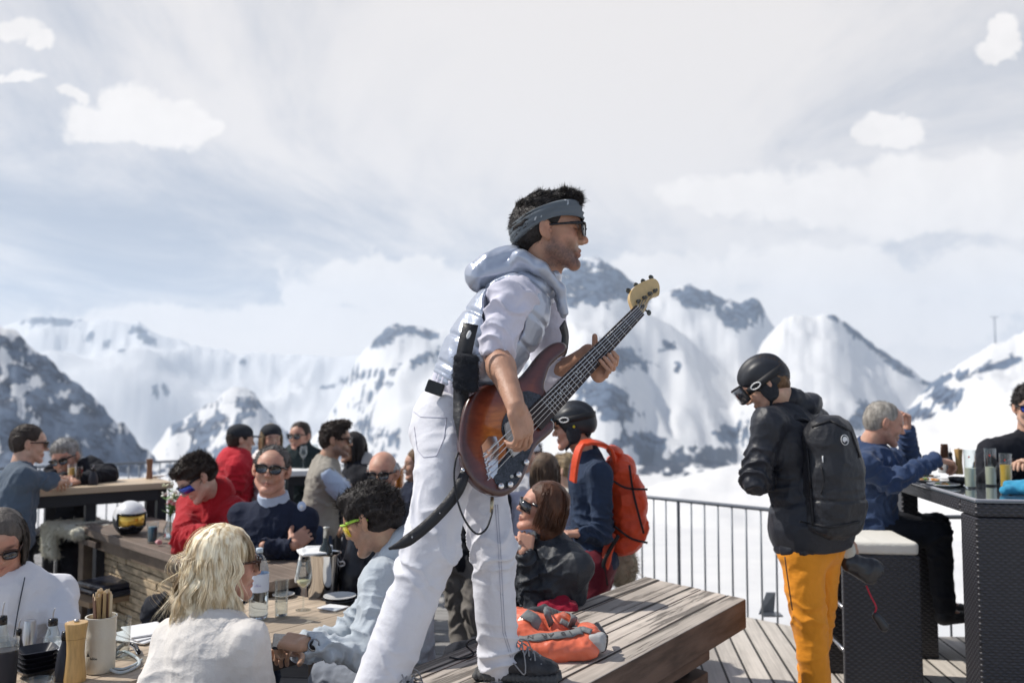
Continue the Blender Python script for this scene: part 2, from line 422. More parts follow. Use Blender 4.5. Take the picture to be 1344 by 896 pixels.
# ---------------------------------------------------------------- materials
MC = {}
def mat(name, col=(.5, .5, .5), rough=.6, metal=0, spec=.5, bump=None, var=0, varscale=8, tint=False, trans=0, ior=1.45, sheen=0, coat=0, sss=0, emit=None, alpha=1, weave=None, stretch=None):
    """bump=(scale, strength, detail) in object space; var: colour variation"""
    if name in MC: return MC[name]
    m_ = bpy.data.materials.new(name); m_.use_nodes = True; t = NT(m_.node_tree)
    b = t.n['Principled BSDF']; b.inputs['Base Color'].default_value = tuple(col)+(1,)
    b.inputs['Roughness'].default_value = rough; b.inputs['Metallic'].default_value = metal
    b.inputs['Specular IOR Level'].default_value = spec; b.inputs['IOR'].default_value = ior
    b.inputs['Transmission Weight'].default_value = trans; b.inputs['Sheen Weight'].default_value = sheen
    b.inputs['Sheen Roughness'].default_value = .5
    b.inputs['Coat Weight'].default_value = coat; b.inputs['Coat Roughness'].default_value = .06
    if sss:
        b.inputs['Subsurface Weight'].default_value = sss; b.inputs['Subsurface Radius'].default_value = (.9, .35, .2); b.inputs['Subsurface Scale'].default_value = .006
    if emit: b.inputs['Emission Color'].default_value = emit+(1,); b.inputs['Emission Strength'].default_value = 1
    b.inputs['Alpha'].default_value = alpha
    oc = t.new('ShaderNodeTexCoord').outputs['Object']
    if stretch: oc = t.vm('MULTIPLY', oc, stretch)
    c = tuple(col)+(1,)
    if var:
        n = t.noise(oc, varscale, 5, .6)
        f = t.smooth(n, .3, .7); lo = tuple(x*(1-var) for x in col); hi = tuple(min(1, x*(1+var*.6)) for x in col)
        c = t.mix(f, lo, hi)
    if tint:
        at = t.new('ShaderNodeAttribute', attribute_name='tint'); c = t.mix(1., c, at.outputs['Color'], 'MULTIPLY')
    t.set(b.inputs['Base Color'], c)
    if bump or weave:
        h = None
        if bump:
            h = t.noise(oc, bump[0], bump[2] if len(bump) > 2 else 4, .6)
        if weave:
            w = t.new('ShaderNodeTexWave', wave_type='BANDS', bands_direction='DIAGONAL'); t.l.new(oc, w.inputs[0]); w.inputs['Scale'].default_value = weave
            w2 = t.new('ShaderNodeTexWave', wave_type='BANDS', bands_direction='Z'); t.l.new(oc, w2.inputs[0]); w2.inputs['Scale'].default_value = weave
            ww = t.m('MULTIPLY', t.m('ADD', w.outputs['Fac'], w2.outputs['Fac']), .18)
            h = ww if h is None else t.m('ADD', h, ww)
        bp = t.new('ShaderNodeBump'); bp.inputs['Strength'].default_value = bump[1] if bump else .3; bp.inputs['Distance'].default_value = .01
        t.l.new(h, bp.inputs['Height']); t.l.new(bp.outputs[0], b.inputs['Normal'])
    MC[name] = m_
    return m_
def fabric(name, col=(.5, .5, .5), rough=.85, b=.25, scale=60, sheen=None, var=.12):
    sheen = (.02 if max(col) < .12 else .12)
    return mat(name, col, rough, bump=(scale, b, 5), sheen=sheen, var=var, varscale=5, spec=.3)
def thin_glass(name, tint=(.95, .97, .97), rough=.0, ior=1.5):
    if name in MC: return MC[name]
    m_ = bpy.data.materials.new(name); m_.use_nodes = True; t = NT(m_.node_tree); t.n.clear()
    o = t.new('ShaderNodeOutputMaterial'); tr = t.new('ShaderNodeBsdfTransparent'); tr.inputs[0].default_value = tint+(1,); g = t.new('ShaderNodeBsdfGlossy'); g.inputs['Roughness'].default_value = rough+.02
    f = t.new('ShaderNodeLayerWeight'); f.inputs[0].default_value = .22; mx = t.new('ShaderNodeMixShader'); t.l.new(t.m('ADD', t.m('MULTIPLY', f.outputs['Facing'], .55), .04), mx.inputs[0])
    t.l.new(tr.outputs[0], mx.inputs[1]); t.l.new(g.outputs[0], mx.inputs[2]); t.l.new(mx.outputs[0], o.inputs[0]); MC[name] = m_; return m_
def planks(name, col, gap, axis, dark=.35, rough=.7, grain=1.0, groove=True, bumps=.5, var=.35, cth=.30):
    """weathered boards: axis = unit vector across the boards (object space), gap = board width"""
    if name in MC: return MC[name]
    m_ = bpy.data.materials.new(name); m_.use_nodes = True; t = NT(m_.node_tree); b = t.n['Principled BSDF']
    oc = t.new('ShaderNodeTexCoord').outputs['Object']
    ax = unit(axis); al = unit(np.cross(V(0, 0, 1), ax))
    dt = lambda w: t.new('ShaderNodeVectorMath', operation='DOT_PRODUCT', ins={0: oc, 1: tuple(w)}).outputs[1]
    a, l = dt(ax), dt(al)
    z = t.new('ShaderNodeSeparateXYZ', ins={0: oc}).outputs[2]
    idx = t.m('FLOOR', t.m('DIVIDE', a, gap)); fr = t.m('FRACT', t.m('DIVIDE', a, gap))
    wn = t.new('ShaderNodeTexWhiteNoise', noise_dimensions='1D', ins={1: idx}).outputs[0]
    gv = t.new('ShaderNodeCombineXYZ', ins={0: t.m('MULTIPLY', a, 38*grain), 1: t.m('ADD', t.m('MULTIPLY', l, 1.6*grain), t.m('MULTIPLY', wn, 37)), 2: t.m('MULTIPLY', z, 30)}).outputs[0]
    g1 = t.noise(gv, 1.0, 6, .65, .6); g2 = t.noise(gv, 4.0, 3, .6, .2)
    blot = t.noise(oc, 2.6, 5, .6)
    f = t.m('ADD', t.m('MULTIPLY', g1, .6), t.m('ADD', t.m('MULTIPLY', blot, .35), t.m('MULTIPLY', wn, .22)))
    c = t.mix(t.smooth(f, .38, .82), tuple(x*(1-var) for x in col), tuple(min(1, x*(1+var*.5)) for x in col))
    crack = t.smooth(g1, cth, cth+.05, 1, 0); c = t.mix(t.m('MULTIPLY', crack, .75), c, tuple(x*dark for x in col))
    hgt = t.m('ADD', t.m('MULTIPLY', g1, .5), t.m('ADD', t.m('MULTIPLY', g2, .25), t.m('MULTIPLY', crack, -.5)))
    if groove:
        e = t.m('MINIMUM', fr, t.m('SUBTRACT', 1., fr)); gm = t.smooth(e, .004/gap, .010/gap, 1, 0)
        c = t.mix(gm, c, tuple(x*.08 for x in col)); hgt = t.m('SUBTRACT', hgt, t.m('MULTIPLY', gm, 2.))
    t.set(b.inputs['Base Color'], c); b.inputs['Roughness'].default_value = rough; b.inputs['Specular IOR Level'].default_value = .3
    bp = t.new('ShaderNodeBump'); bp.inputs['Strength'].default_value = bumps; bp.inputs['Distance'].default_value = .006
    t.l.new(hgt, bp.inputs['Height']); t.l.new(bp.outputs[0], b.inputs['Normal'])
    MC[name] = m_; return m_
def text(name, body, size, pos, right, up, m_, parent, ext=.0004, align='CENTER'):
    cu = bpy.data.curves.new(name, 'FONT'); cu.body = body; cu.size = size; cu.extrude = ext; cu.align_x = align; cu.align_y = 'CENTER'; cu.resolution_u = 3
    tmp = bpy.data.objects.new('tmp', cu); COL.objects.link(tmp); bpy.context.view_layer.update(); me = bpy.data.meshes.new_from_object(tmp.evaluated_get(bpy.context.evaluated_depsgraph_get())); bpy.data.objects.remove(tmp); bpy.data.curves.remove(cu)
    me.materials.clear(); me.materials.append(m_); o = bpy.data.objects.new(name, me); COL.objects.link(o)
    r = unit(right); u = unit(np.asarray(up)-np.dot(up, r)*r); n = np.cross(r, u)
    o.parent = parent
    Mx = Matrix(((r[0], u[0], n[0]), (r[1], u[1], n[1]), (r[2], u[2], n[2])))
    o.rotation_euler = Mx.to_euler(); o.location = tuple(np.asarray(pos)-root_loc(parent))
    return o
GZ = -.2       # lower terrace level; the boarded deck on the right is z = 0
def terrain():
    R0, R1, NR, NA = 9., 9000., 420, 900
    az = np.tan(np.linspace(rad(-56), rad(56), NA))           # ratio x / y
    yy = R0*(R1/R0)**(np.linspace(0, 1, NR))
    U, Yd = np.meshgrid(az, yy, indexing='ij')
    X = U*Yd; PX = CX+F*U
    def sil(pts, R, fs, bs, rough=0, seed=0, fr=1.):
        xs = [p[0] for p in pts]; ys = [p[1] for p in pts]
        ypx = np.interp(PX, xs, ys)
        ypx = ypx-(vn(np.stack([PX/17., PX*0+seed, PX*0], -1), seed)-.5)*rough*2-(vn(np.stack([PX/6., PX*0+seed, PX*0], -1), seed)-.5)*rough
        d = Yd-R; y0 = np.interp(PX, xs, ys); ypx = y0+(ypx-y0)*np.exp(-abs(d)/(R*.03))
        gk = np.exp(-.5*(np.arange(-60, 61)/22.)**2); gk /= gk.sum()
        xu = np.arange(-1400, 2800, 1.); ys_ = np.convolve(np.pad(np.interp(xu, xs, ys), 60, 'edge'), gk, 'valid'); ysm = np.interp(PX, xu, ys_)
        wb = np.clip(abs(d)/(R*.10), 0, 1); ypx = ypx*(1-wb)+ysm*wb
        top = (HOR-ypx)/F*R+CAMZ
        q = np.stack([X/(R*.05)/fr, Yd/(R*.05)/fr, X*0], -1)
        n = (fbm(q*.45, 5, seed+3, .42)-.5)*R*.085+(1-abs(2*vn(q*.35+3, seed+9)-1)-.5)*R*.012
        crag = (1-abs(2*fbm(np.stack([X/(R*.022), Yd/(R*.03), X*0], -1), 4, seed+40)-1)-.55)*R*.010*np.clip(1-abs(d)/(R*.25), .15, 1)
        gul = (1-abs(2*vn(np.stack([X/(R*.035)+vn(np.stack([X/(R*.02), Yd/(R*.05), X*0], -1), 3)*1.5, Yd/(R*.22), X*0], -1), seed+44)-1)-.5)*R*.005*np.clip(abs(d)/(R*.06), 0, 1)
        return np.where(d < 0, top+d*fs, top-d*bs)+(crag+gul)*(R > 500)*np.clip(abs(d)/(R*.008), .25, 1)+n*np.clip(abs(d)/(R*.04), 0, 1)*np.clip(1.4-0*d, 0, 1)
    tt_ = np.clip((Yd-12)/50, 0, 1); base = -.6-.078*Yd-2.6*tt_*tt_*(3-2*tt_)
    base = np.where(Yd > 2400, base*0+(-3.2-.078*2400)-(Yd-2400)*.03, base)
    base = base+(fbm(np.stack([X/160, Yd/160, X*0], -1), 4, 77)-.5)*np.clip((Yd-8)/25, .0, 26)
    Ls = [
        sil([(-900, 250), (-300, 350), (0, 425), (20, 436), (45, 460), (75, 484), (100, 497), (125, 517), (140, 529), (170, 558), (195, 588), (225, 622), (260, 700)], 900, .55, .5, 4, 1),
        sil([(-900, 380), (-300, 400), (0, 424), (40, 414), (90, 417), (130, 422), (180, 424), (215, 446), (260, 464), (330, 470), (400, 468), (470, 470), (560, 462), (700, 450), (800, 480), (1500, 520)], 4500, .36, .3, 3, 2),
        sil([(150, 660), (190, 612), (222, 560), (260, 536), (296, 510), (322, 500), (335, 507), (345, 528), (365, 550), (400, 580), (440, 640), (500, 700)], 1800, .42, .5, 3, 3),
        sil([(350, 660), (400, 585), (440, 530), (470, 468), (490, 440), (515, 421), (540, 428), (560, 432), (600, 434), (650, 418), (700, 380), (740, 352), (772, 338), (800, 344), (830, 371), (855, 386), (885, 375), (905, 372), (925, 382), (950, 390), (975, 393), (997, 386), (1015, 424), (1060, 450), (1120, 490), (1200, 560), (1300, 640)], 2600, .40, .6, 4, 4),
        sil([(880, 660), (960, 530), (1000, 450), (1030, 418), (1060, 412), (1095, 414), (1130, 438), (1180, 474), (1220, 503), (1270, 530), (1330, 600), (1400, 680)], 1950, .36, .5, 2, 5),
        sil([(1120, 640), (1180, 545), (1212, 510), (1240, 490), (1290, 466), (1344, 438), (1500, 380), (1900, 340), (2600, 330)], 1200, .34, .4, 2, 6),
        sil([(780, 700), (820, 652), (832, 641), (860, 632), (940, 612), (1010, 599), (1130, 565), (1230, 542), (1344, 508), (1500, 455), (1900, 380), (2600, 330)], 75, .17, .25, .6, 7, 2.),
    ]
    H = base
    for L in Ls: H = np.maximum(H, L)
    fine = (fbm(np.stack([X/(Yd*.02+1), Yd/(Yd*.02+1)*.4, X*0], -1), 4, 5)-.5)*np.clip(Yd-150, 0, 900)*.012
    H = H+fine
    # snow / rock / forest: where the outcrops stand
    VY = HOR-(H-CAMZ)/Yd*F
    rock = np.zeros_like(H)
    n1 = fbm(np.stack([PX/26, VY/18, X*0], -1), 5, 21); n2 = fbm(np.stack([PX/9, VY/7, X*0], -1), 4, 31)
    nn = (n1-.5)*2.2+(n2-.5)*1.6
    def patch(px, py, rx, ry, ang=0, r0=600, r1=9e9, hard=1.):
        c, s = math.cos(rad(ang)), math.sin(rad(ang)); dx, dy = PX-px, VY-py
        a, b = (dx*c+dy*s)/rx, (-dx*s+dy*c)/ry
        d = 1.15-np.sqrt(a*a+b*b)+nn*.55*hard
        return np.where((Yd > r0) & (Yd < r1), np.clip(d*2.2, 0, 1), 0)
    for q in [(785, 368, 56, 32, 12), (755, 372, 34, 30), (745, 380, 26, 24, 0), (822, 388, 26, 12, 20), (925, 390, 50, 17, 4), (982, 402, 32, 20, 15), (965, 418, 26, 14, 20), (962, 424, 18, 10, 30), (890, 385, 14, 10),
              (1150, 457, 66, 8, 39), (1240, 522, 30, 15, 10), (1205, 545, 40, 12, -12), (512, 440, 36, 15, -24), (548, 438, 24, 9, 5), (875, 456, 18, 7), (826, 472, 30, 14, 5),
              (770, 480, 18, 12, 30), (890, 484, 9, 3, 20), (495, 490, 13, 4), (452, 500, 40, 3, -18), (960, 570, 30, 12), (800, 530, 43.2, 21.6, 25), (840, 580, 33.12, 15.84, 20),
              (720, 470, 14.4, 21.6, 30), (760, 560, 21.6, 15.84, 20), (1265, 350, 12, 6), (184, 438, 22, 5, 38), (116, 441, 13, 3.5), (136, 453, 11, 3.5, 10), (158, 459, 9, 3, 20), (60, 420, 40, 7, 0),
              (215, 512, 14, 4), (320, 473, 24, 3, 5), (1250, 495, 50, 5, -8), (1130, 545, 20, 20), (1310, 480, 40, 6, -20), (560, 470, 30, 6, -25)]:
        rock = np.maximum(rock, patch(*q))
    # broken rock bands
    def field(mask, amount): return np.clip((amount+nn*.9)*2.4, 0, 1)*mask
    rock = np.maximum(rock, field((Yd < 1150) & (Yd > 400) & (PX < 300), .30+.4*np.clip((VY-470)/120, -.5, .5)))
    rock = np.maximum(rock, field((Yd < 2000) & (Yd > 1200) & (PX > 190) & (PX < 430) & (H > base+8), .05))
    diag = 1-abs(2*vn(np.stack([(PX*.5+VY*.85)/17, (PX*.85-VY*.5)/60, X*0], -1), 51)-1)
    rock = np.maximum(rock, np.clip((diag-.62+(n2-.5)*1.3)*3, 0, 1)*((Yd > 1500) & (Yd < 3000) & (PX > 400) & (PX < 700) & (VY > 480)))
    forest = np.clip((.35+nn)*2, 0, 1)*((Yd > 300) & (Yd < 5000) & (PX > 800) & (PX < 965) & (VY > 585+(n1-.5)*30) & (VY < 660))
    forest = np.maximum(forest, patch(905, 612, 62, 17, -6, hard=.35))
    forest = np.maximum(forest, patch(985, 563, 8, 3, 30))
    rock = np.maximum(rock, forest)*(Yd > 250)
    verts = np.stack([X, Yd, H], -1).reshape(-1, 3)
    i, j = np.meshgrid(np.arange(NA-1), np.arange(NR-1), indexing='ij')
    b = (i*NR+j).ravel(); faces = np.stack([b, b+NR, b+NR+1, b+1], 1)
    t_ = np.stack([rock.ravel(), forest.ravel(), np.zeros(rock.size)], 1)
    m_ = bpy.data.materials.new('snow and rock'); m_.use_nodes = True; t = NT(m_.node_tree); bs = t.n['Principled BSDF']
    oc = t.new('ShaderNodeTexCoord').outputs['Object']
    at = t.new('ShaderNodeSeparateXYZ', ins={0: t.new('ShaderNodeAttribute', attribute_name='tint').outputs['Vector']})
    n = t.noise(oc, .02, 8, .65); nf = t.noise(oc, .3, 4, .6)
    n3 = t.noise(t.vm('MULTIPLY', oc, (1, 1, 1.6)), .035, 7, .72)
    rk = t.mix(t.smooth(n3, .42, .58), (.006, .016, .045), (.11, .15, .22))
    f = t.smooth(t.m('ADD', at.outputs[0], t.m('ADD', t.m('MULTIPLY', t.m('SUBTRACT', n, .5), 1.2), t.m('MULTIPLY', t.m('SUBTRACT', n3, .5), 3.4))), .36, .60)
    f = t.m('MULTIPLY', f, t.m('GREATER_THAN', at.outputs[0], .02))
    col = t.mix(f, t.mix(t.smooth(nf, .3, .7), (.64, .64, .65), (.71, .705, .70)), t.mix(t.m('MULTIPLY', at.outputs[1], 1.), rk, (.045, .06, .09)))
    t.set(bs.inputs['Base Color'], col); bs.inputs['Roughness'].default_value = .75; bs.inputs['Specular IOR Level'].default_value = .2
    bp = t.new('ShaderNodeBump'); t.l.new(t.m('ADD', t.m('MULTIPLY', f, .75), .12), bp.inputs['Strength']); bp.inputs['Distance'].default_value = 9; t.l.new(n, bp.inputs['Height']); t.l.new(bp.outputs[0], bs.inputs['Normal'])
    o = mk('snow_mountains', (verts, faces), m_, loc=(0, 0, 0), attrs=t_); o['kind'] = 'structure'
    # snow field round the hut, out to the horizon on every side
    g = MB(); n = 64
    for (ra, za), (rb, zb) in [((14, -6.5), (400, -42)), ((400, -42), (2400, -215)), ((2400, -215), (9000, -460))]:
        v = [(r*math.cos(2*math.pi*k/n), r*math.sin(2*math.pi*k/n), z) for r, z in ((ra, za), (rb, zb)) for k in range(n)]
        g.add(v, [(k, (k+1) % n, n+(k+1) % n, n+k) for k in range(n)])
    g.add([(14*math.cos(2*math.pi*k/n), 14*math.sin(2*math.pi*k/n), -6.5) for k in range(n)], [tuple(range(n))])
    sn = mat('snow', (.62, .625, .63), .7, bump=(.8, .35, 6), var=.08, varscale=.4)
    o = mk('snow_ground', g.out(), sn, loc=(0, 0, 0)); o['kind'] = 'structure'
terrain()
# pylon of a chairlift far up on the right
def pylon():
    p = P(1307, 468, 1180); r = thing('lift_pylon', 'slim grey ski lift pylon standing on the distant snow slope', 'pylon', p-V(0, 0, 8))
    g = mat('lift steel', (.25, .28, .33), .5)
    mb = MB(); mb.tube([p-V(0, 0, 8), p+V(0, 0, 56)], [1.3, .8], 8); mk('mast', mb.out(), g, r)
    mb = MB(); mb.box(p+V(0, 0, 55), (5, .6, .5)); mk('cross_arm', mb.out(), g, r)
    mb = MB(); mb.box(p+V(-9, 0, -2), (5, 2, 2)); mk('base_hut', mb.out(), g, r, bevel=.3)
pylon()
def haze():
    m_ = bpy.data.materials.new('haze'); m_.use_nodes = True; t = NT(m_.node_tree); t.n.clear()
    o = t.new('ShaderNodeOutputMaterial'); v = t.new('ShaderNodeVolumePrincipled')
    v.inputs['Color'].default_value = (.70, .83, 1, 1); v.inputs['Density'].default_value = HAZE; v.inputs['Anisotropy'].default_value = .2
    t.l.new(v.outputs[0], o.inputs['Volume'])
    mb = MB(); mb.box(V(0, 0, 180), (5600, 5600, 520)); b = mk('haze', mb.out(), m_, loc=(0, 0, 0), smooth=False); b['kind'] = 'stuff'
HAZE = .46/3600
haze()
# ---------------------------------------------------------------- decks
A_ = PZ(980, 785, .66); B_ = PZ(846, 756, .66)
LD = unit(V(.12, 1, 0)); LP = V(LD[1], -LD[0], 0)     # along / across the right deck's boards
deckm = planks('deck boards', (.58, .535, .485), .125, LP, rough=.75, bumps=.6)
E1 = PZ(985, 818, 0); E2 = PZ(1045, 784, 0)
def slab(name, poly, z, th, m_):
    mb = MB(); mb.prism([V(p[0], p[1], z) for p in poly], V(0, 0, 1), th)
    o = mk(name, mb.out(), m_, loc=(0, 0, 0), smooth=False); o['kind'] = 'structure'; return o
q1 = PZ(1005, 668, .79); q2 = PZ(850, 652, .79); dr = unit(q2-q1); k0 = q1-dr*.55
def deck_poly():
    e = q1+dr*.35
    return [(.2, -3.5), (7.4, -3.5), (7.4, k0[1]), (k0[0], k0[1]), (e[0], e[1]), (.2, 4.6)]
slab('deck_right', deck_poly(), 0, .14, deckm)
term = planks('terrace paving', (.36, .35, .34), .30, LD, rough=.8, bumps=.4)
slab('terrace', [(-9, -3.5), (7.4, -3.5), (7.4, k0[1]-.1), (k0[0], k0[1]), (-4.1, 12.2), (-9, 8.5)], GZ, .12, term)
mb = MB(); mb.box(V(-1, 2, -4.28), (9, 9, 3)); o = mk('terrace_base', mb.out(), mat('snow', (.8, .8, .8)), loc=(0, 0, 0), smooth=False); o['kind'] = 'structure'
# ---------------------------------------------------------------- railings
steel = mat('rail steel', (.20, .22, .25), .45, .4)
def railing(pts, label, n_first=0, top=.79, pitch=.118, base=GZ-.25):
    r = thing('railing', label, 'railing', (pts[0][0], pts[0][1], base), None)
    t_ = MB(); t_.tube([V(p[0], p[1], top) for p in pts], .015, 8); t_.tube([V(p[0], p[1], base+.12) for p in pts], .012, 6); mk('handrail', t_.out(), steel, r)
    g = MB(); g2 = MB(); d = 0
    for a, b in zip(pts, pts[1:]):
        a, b = V(*a), V(*b); L = np.linalg.norm(b-a); n = int(L/pitch)
        for k in range(n+1):
            q = lerp(a, b, k/n)
            if k % 11 == 0:
                p_ = MB(); p_.box(V(q[0], q[1], (top+base)/2), (.011, .011, (top-base)/2)); mk('post', p_.out(), steel, r, smooth=False)
            else: g2.tube([V(q[0], q[1], base+.12), V(q[0], q[1], top-.01)], .0075, 6)
    o = mk('balusters', g2.out(), steel, r); o['kind'] = 'stuff'
    return r
c1 = q1+dr*8.2
railing([(7.4, k0[1]), (k0[0], k0[1]), (c1[0], c1[1])], 'dark steel railing with thin upright bars in front of the snow on the right')
lz = PZ(134, 609, .79); l2 = PZ(240, 604.5, .79); dl = unit(l2-lz)
s0 = lz-dl*4.0; s1 = l2+dl*1.4
railing([(s0[0], s0[1]), (s1[0], s1[1])], 'dark steel railing behind the high wooden table at far left')
# small metal plate fixed at the deck edge
r = thing('corner_bracket', 'upright grey metal plate at the deck edge beside the railing', 'bracket', PZ(1012, 800, 0))
g = mat('plate steel', (.28, .30, .33), .4, .8)
mb = MB(); a, b, c, d = PZ(996, 806, .0), PZ(1016, 804, .0), P(1018, 777, PZ(1016, 804, 0)[1]+.02), P(1006, 777, PZ(996, 806, 0)[1]+.02)
mb.prism([a, b, c, d], V(0, -1, 0), .01); mk('plate', mb.out(), g, r, smooth=False)
mb = MB(); mb.box(lerp(a, b, .5)+V(.02, -.05, .008), (.07, .05, .006)); mk('foot_plate', mb.out(), g, r, smooth=False)
# ================================================================ people
def fr(yaw, pitch=0, roll=0):
    """rows: right, forward, up.  yaw 0 = looking away from the camera, 90 = to the right of the picture"""
    a, p, q = rad(yaw), rad(pitch), rad(roll)
    f = V(math.sin(a)*math.cos(p), math.cos(a)*math.cos(p), math.sin(p)); r = V(math.cos(a), -math.sin(a), 0); u = np.cross(r, f)
    r2 = r*math.cos(q)-u*math.sin(q); u2 = r*math.sin(q)+u*math.cos(q)
    return np.array([r2, f, u2])
SK = {}
def skin(name, col):
    return mat(name, col, .46, bump=(160, .22, 4), tint=True, sss=.08, spec=.45, var=.10, varscale=22)
def head_sdf(neck_l, sc, vox, female=False, ears=True, smile=0., wide=1., eyes=True):
    """head in its own frame (x right, y forward, z up, origin between the ears)"""
    s = SDF(vox/sc); w = wide*(.95 if female else 1.)
    s.ell((0, -.012, .038), (.076*w, .096, .086), k=.02)
    s.ell((0, .026, -.02), (.060*w, .066, .085), k=.025)
    s.ell((0, .05, .035), (.055*w, .045, .05), k=.02)
    for q in (-1, 1):
        s.cap((q*.052*w, .012, -.055), (q*.016, .072, -.099), .020, .017, k=.02)
        s.ell((q*.038*w, .066, -.022), (.023, .02, .025), k=.02)
        s.cap((q*.046*w, .072, .026), (q*.012, .089, .024), .010, .011, k=.012)
    s.ell((0, .078, -.100), (.022 if not female else .017, .018, .017), k=.015)
    for q in (-1, 1): s.ell((q*.031, .1, .006), (.016, .015, .013), k=.012, sub=True)
    for q in (-1, 1): s.ell((q*.031, .078, .007), (.0135, .0125, .011), k=.004)
    nz = .9 if female else 1
    if eyes:
        for q in (-1, 1):
            s.cap((q*.019, .089, .006), (q*.043, .081, .007), .0022, .0022, k=.004, sub=True)
            s.cap((q*.020, .090, .0125), (q*.043, .084, .013), .0035, .003, k=.004)
    s.cap((0, .088, .018), (0, .108*1, -.020), .0075*nz, .0115*nz, k=.01)
    s.ell((0, .111, -.025), (.011*nz, .011, .010), k=.006)
    for q in (-1, 1): s.ell((q*.012*nz, .099, -.029), (.0085*nz, .011, .008), k=.005)
    ms = .004*smile
    for q in (-1, 1):
        s.cap((q*(.024+ms), .078, -.060+ms), (0, .0915, -.0565), .003, .0062, k=.008)
        s.cap((q*(.020+ms), .078, -.064+ms*.7), (0, .089, -.0695), .003, .0068, k=.008)
        s.cap((q*(.026+ms), .086, -.062+ms*1.6), (0, .0965, -.0625), .0022, .0022, k=.004, sub=True)
    for q in (-1, 1): s.cap((q*.021, .098, -.032), (q*.037, .083, -.060), .0035, .0035, k=.007, sub=True)
    if ears:
        for q in (-1, 1):
            M = fr(q*62, 0, 0)
            s.ell((q*.083*w, -.012, .004), (.020, .0085, .032), M, k=.005)
            s.ell((q*.076*w, -.004, -.022), (.011, .007, .012), M, k=.006)
            s.ell((q*.0925*w, -.004, .006), (.0115, .0065, .020), M, k=.004, sub=True); s.ell((q*.083*w, .006, -.004), (.004, .004, .007), k=.003)
    nr = .050 if female else .060
    if neck_l is not None:
        s.cap((0, -.018, -.045), neck_l, nr, nr*1.08, k=.025, fl=None)
        if not female: s.ell(lerp((0, .035, -.1), neck_l, .45)+V(0, .02, 0), (.012, .012, .016), k=.02)
    return s
def face_tint(v, beard=0., lips=1., pale=0):
    x, y, z = v[:, 0], v[:, 1], v[:, 2]
    c = np.ones((len(v), 3))
    def g(cx, cy, cz, rx, ry, rz): return np.exp(-(((x-cx)/rx)**2+((y-cy)/ry)**2+((z-cz)/rz)**2))
    ck = g(.04, .06, -.02, .022, .04, .02)+g(-.04, .06, -.02, .022, .04, .02)+g(0, .115, -.022, .014, .02, .014)+g(.085, 0, 0, .02, .04, .035)+g(-.085, 0, 0, .02, .04, .035)
    c *= 1-np.clip(ck, 0, 1)[:, None]*np.array([.0, .16, .18])
    lp = g(0, .09, -.063, .022, .022, .0085)*lips
    c *= 1-np.clip(lp*1.3, 0, 1)[:, None]*np.array([.15, .34, .30])
    ln = g(0, .09, -.0625, .026, .03, .0022)+g(.031, .09, .0075, .014, .03, .0025)+g(-.031, .09, .0075, .014, .03, .0025); c *= 1-np.clip(ln, 0, 1)[:, None]*.6
    if beard:
        b = np.clip((-.028-z+.25*(abs(x)-.03))/.035, 0, 1)*np.clip((y+.03)/.03, 0, 1)*np.clip((z+.125)/.02, 0, 1)
        b = np.maximum(b, np.clip(((x/.07)**2-.35)*3, 0, 1)*np.clip((.015-z)/.05, 0, 1)*np.clip((.045-y)/.03, 0, 1)*np.clip((y+.01)/.02, 0, 1)*np.clip((z+.12)/.02, 0, 1)*.8)
        b *= 1-.8*np.clip(lp*1.6, 0, 1)
        b *= .60+.45*vn(v*260, 3)
        c *= 1-np.clip(b*beard, 0, .95)[:, None]*np.array([.74, .70, .60])
    br = (g(.032, .09, .031, .018, .03, .005)+g(-.032, .09, .031, .018, .03, .005))
    c *= 1-np.clip(br*1.3, 0, .8)[:, None]*.85
    m_ = fbm(v*45, 3, 9); c *= (.84+.32*m_)[:, None]; c[:, 1:] *= (.90+.2*vn(v*24, 12))[:, None]
    fo = g(.036, .095, -.045, .005, .02, .020)+g(-.036, .095, -.045, .005, .02, .020); c *= 1-np.clip(fo, 0, 1)[:, None]*.22  # smile folds: crease shade put into the skin colour
    return c
def hand(s, w, d, n, side, curls=25, sc=1., spread=.12, thumb=.5, bend=None):
    """adds a hand to SDF s. w wrist, d direction of the fingers, n out of the palm"""
    d = unit(d); n = unit(np.asarray(n)-np.dot(n, d)*d); lt = np.cross(d, n)*side
    M = np.array([lt, d, n]); w = np.asarray(w)
    s.box(w+d*.052*sc, np.array([.040, .046, .0135])*sc, M, rd=.013*sc, k=.012*sc)
    s.ell(w+d*.035*sc+lt*.026*sc+n*.010*sc, np.array([.018, .03, .014])*sc, M, k=.012*sc)
    cs = [curls]*4 if np.isscalar(curls) else curls
    L = [.076, .084, .078, .062]
    for i in range(4):
        p = w+d*(.092-.003*abs(i-1.2))*sc+lt*(.029-.0195*i)*sc; dd = unit(d+lt*spread*(1.2-i)*.6); nn = n
        r = (.0095, .0095, .009, .0078)[i]*sc
        s.cap(w+d*.05*sc+lt*(.024-.0165*i)*sc-n*.002*sc, p, r*1.05, r*1.08, k=.006*sc)
        for j, (fr_, c_) in enumerate(((.46, 1.), (.30, 1.15), (.24, .7))):
            a = rad(cs[i]*c_); d2 = dd*math.cos(a)+nn*math.sin(a); nn = nn*math.cos(a)-dd*math.sin(a); dd = d2
            q = p+dd*L[i]*fr_*sc; s.cap(p, q, r, r*.92, k=.0025*sc); r *= .92; p = q
    p = w+d*.022*sc+lt*.030*sc+n*.006*sc; dd = unit(d*.75+lt*.75+n*(.2+thumb*.5)); r = .0125*sc
    for j, L_ in enumerate((.040, .032, .026)):
        q = p+dd*L_*sc; s.cap(p, q, r, r*.9, k=.006*sc); r *= .9; p = q; dd = unit(dd+n*thumb*.45+d*.35-lt*.25*thumb)
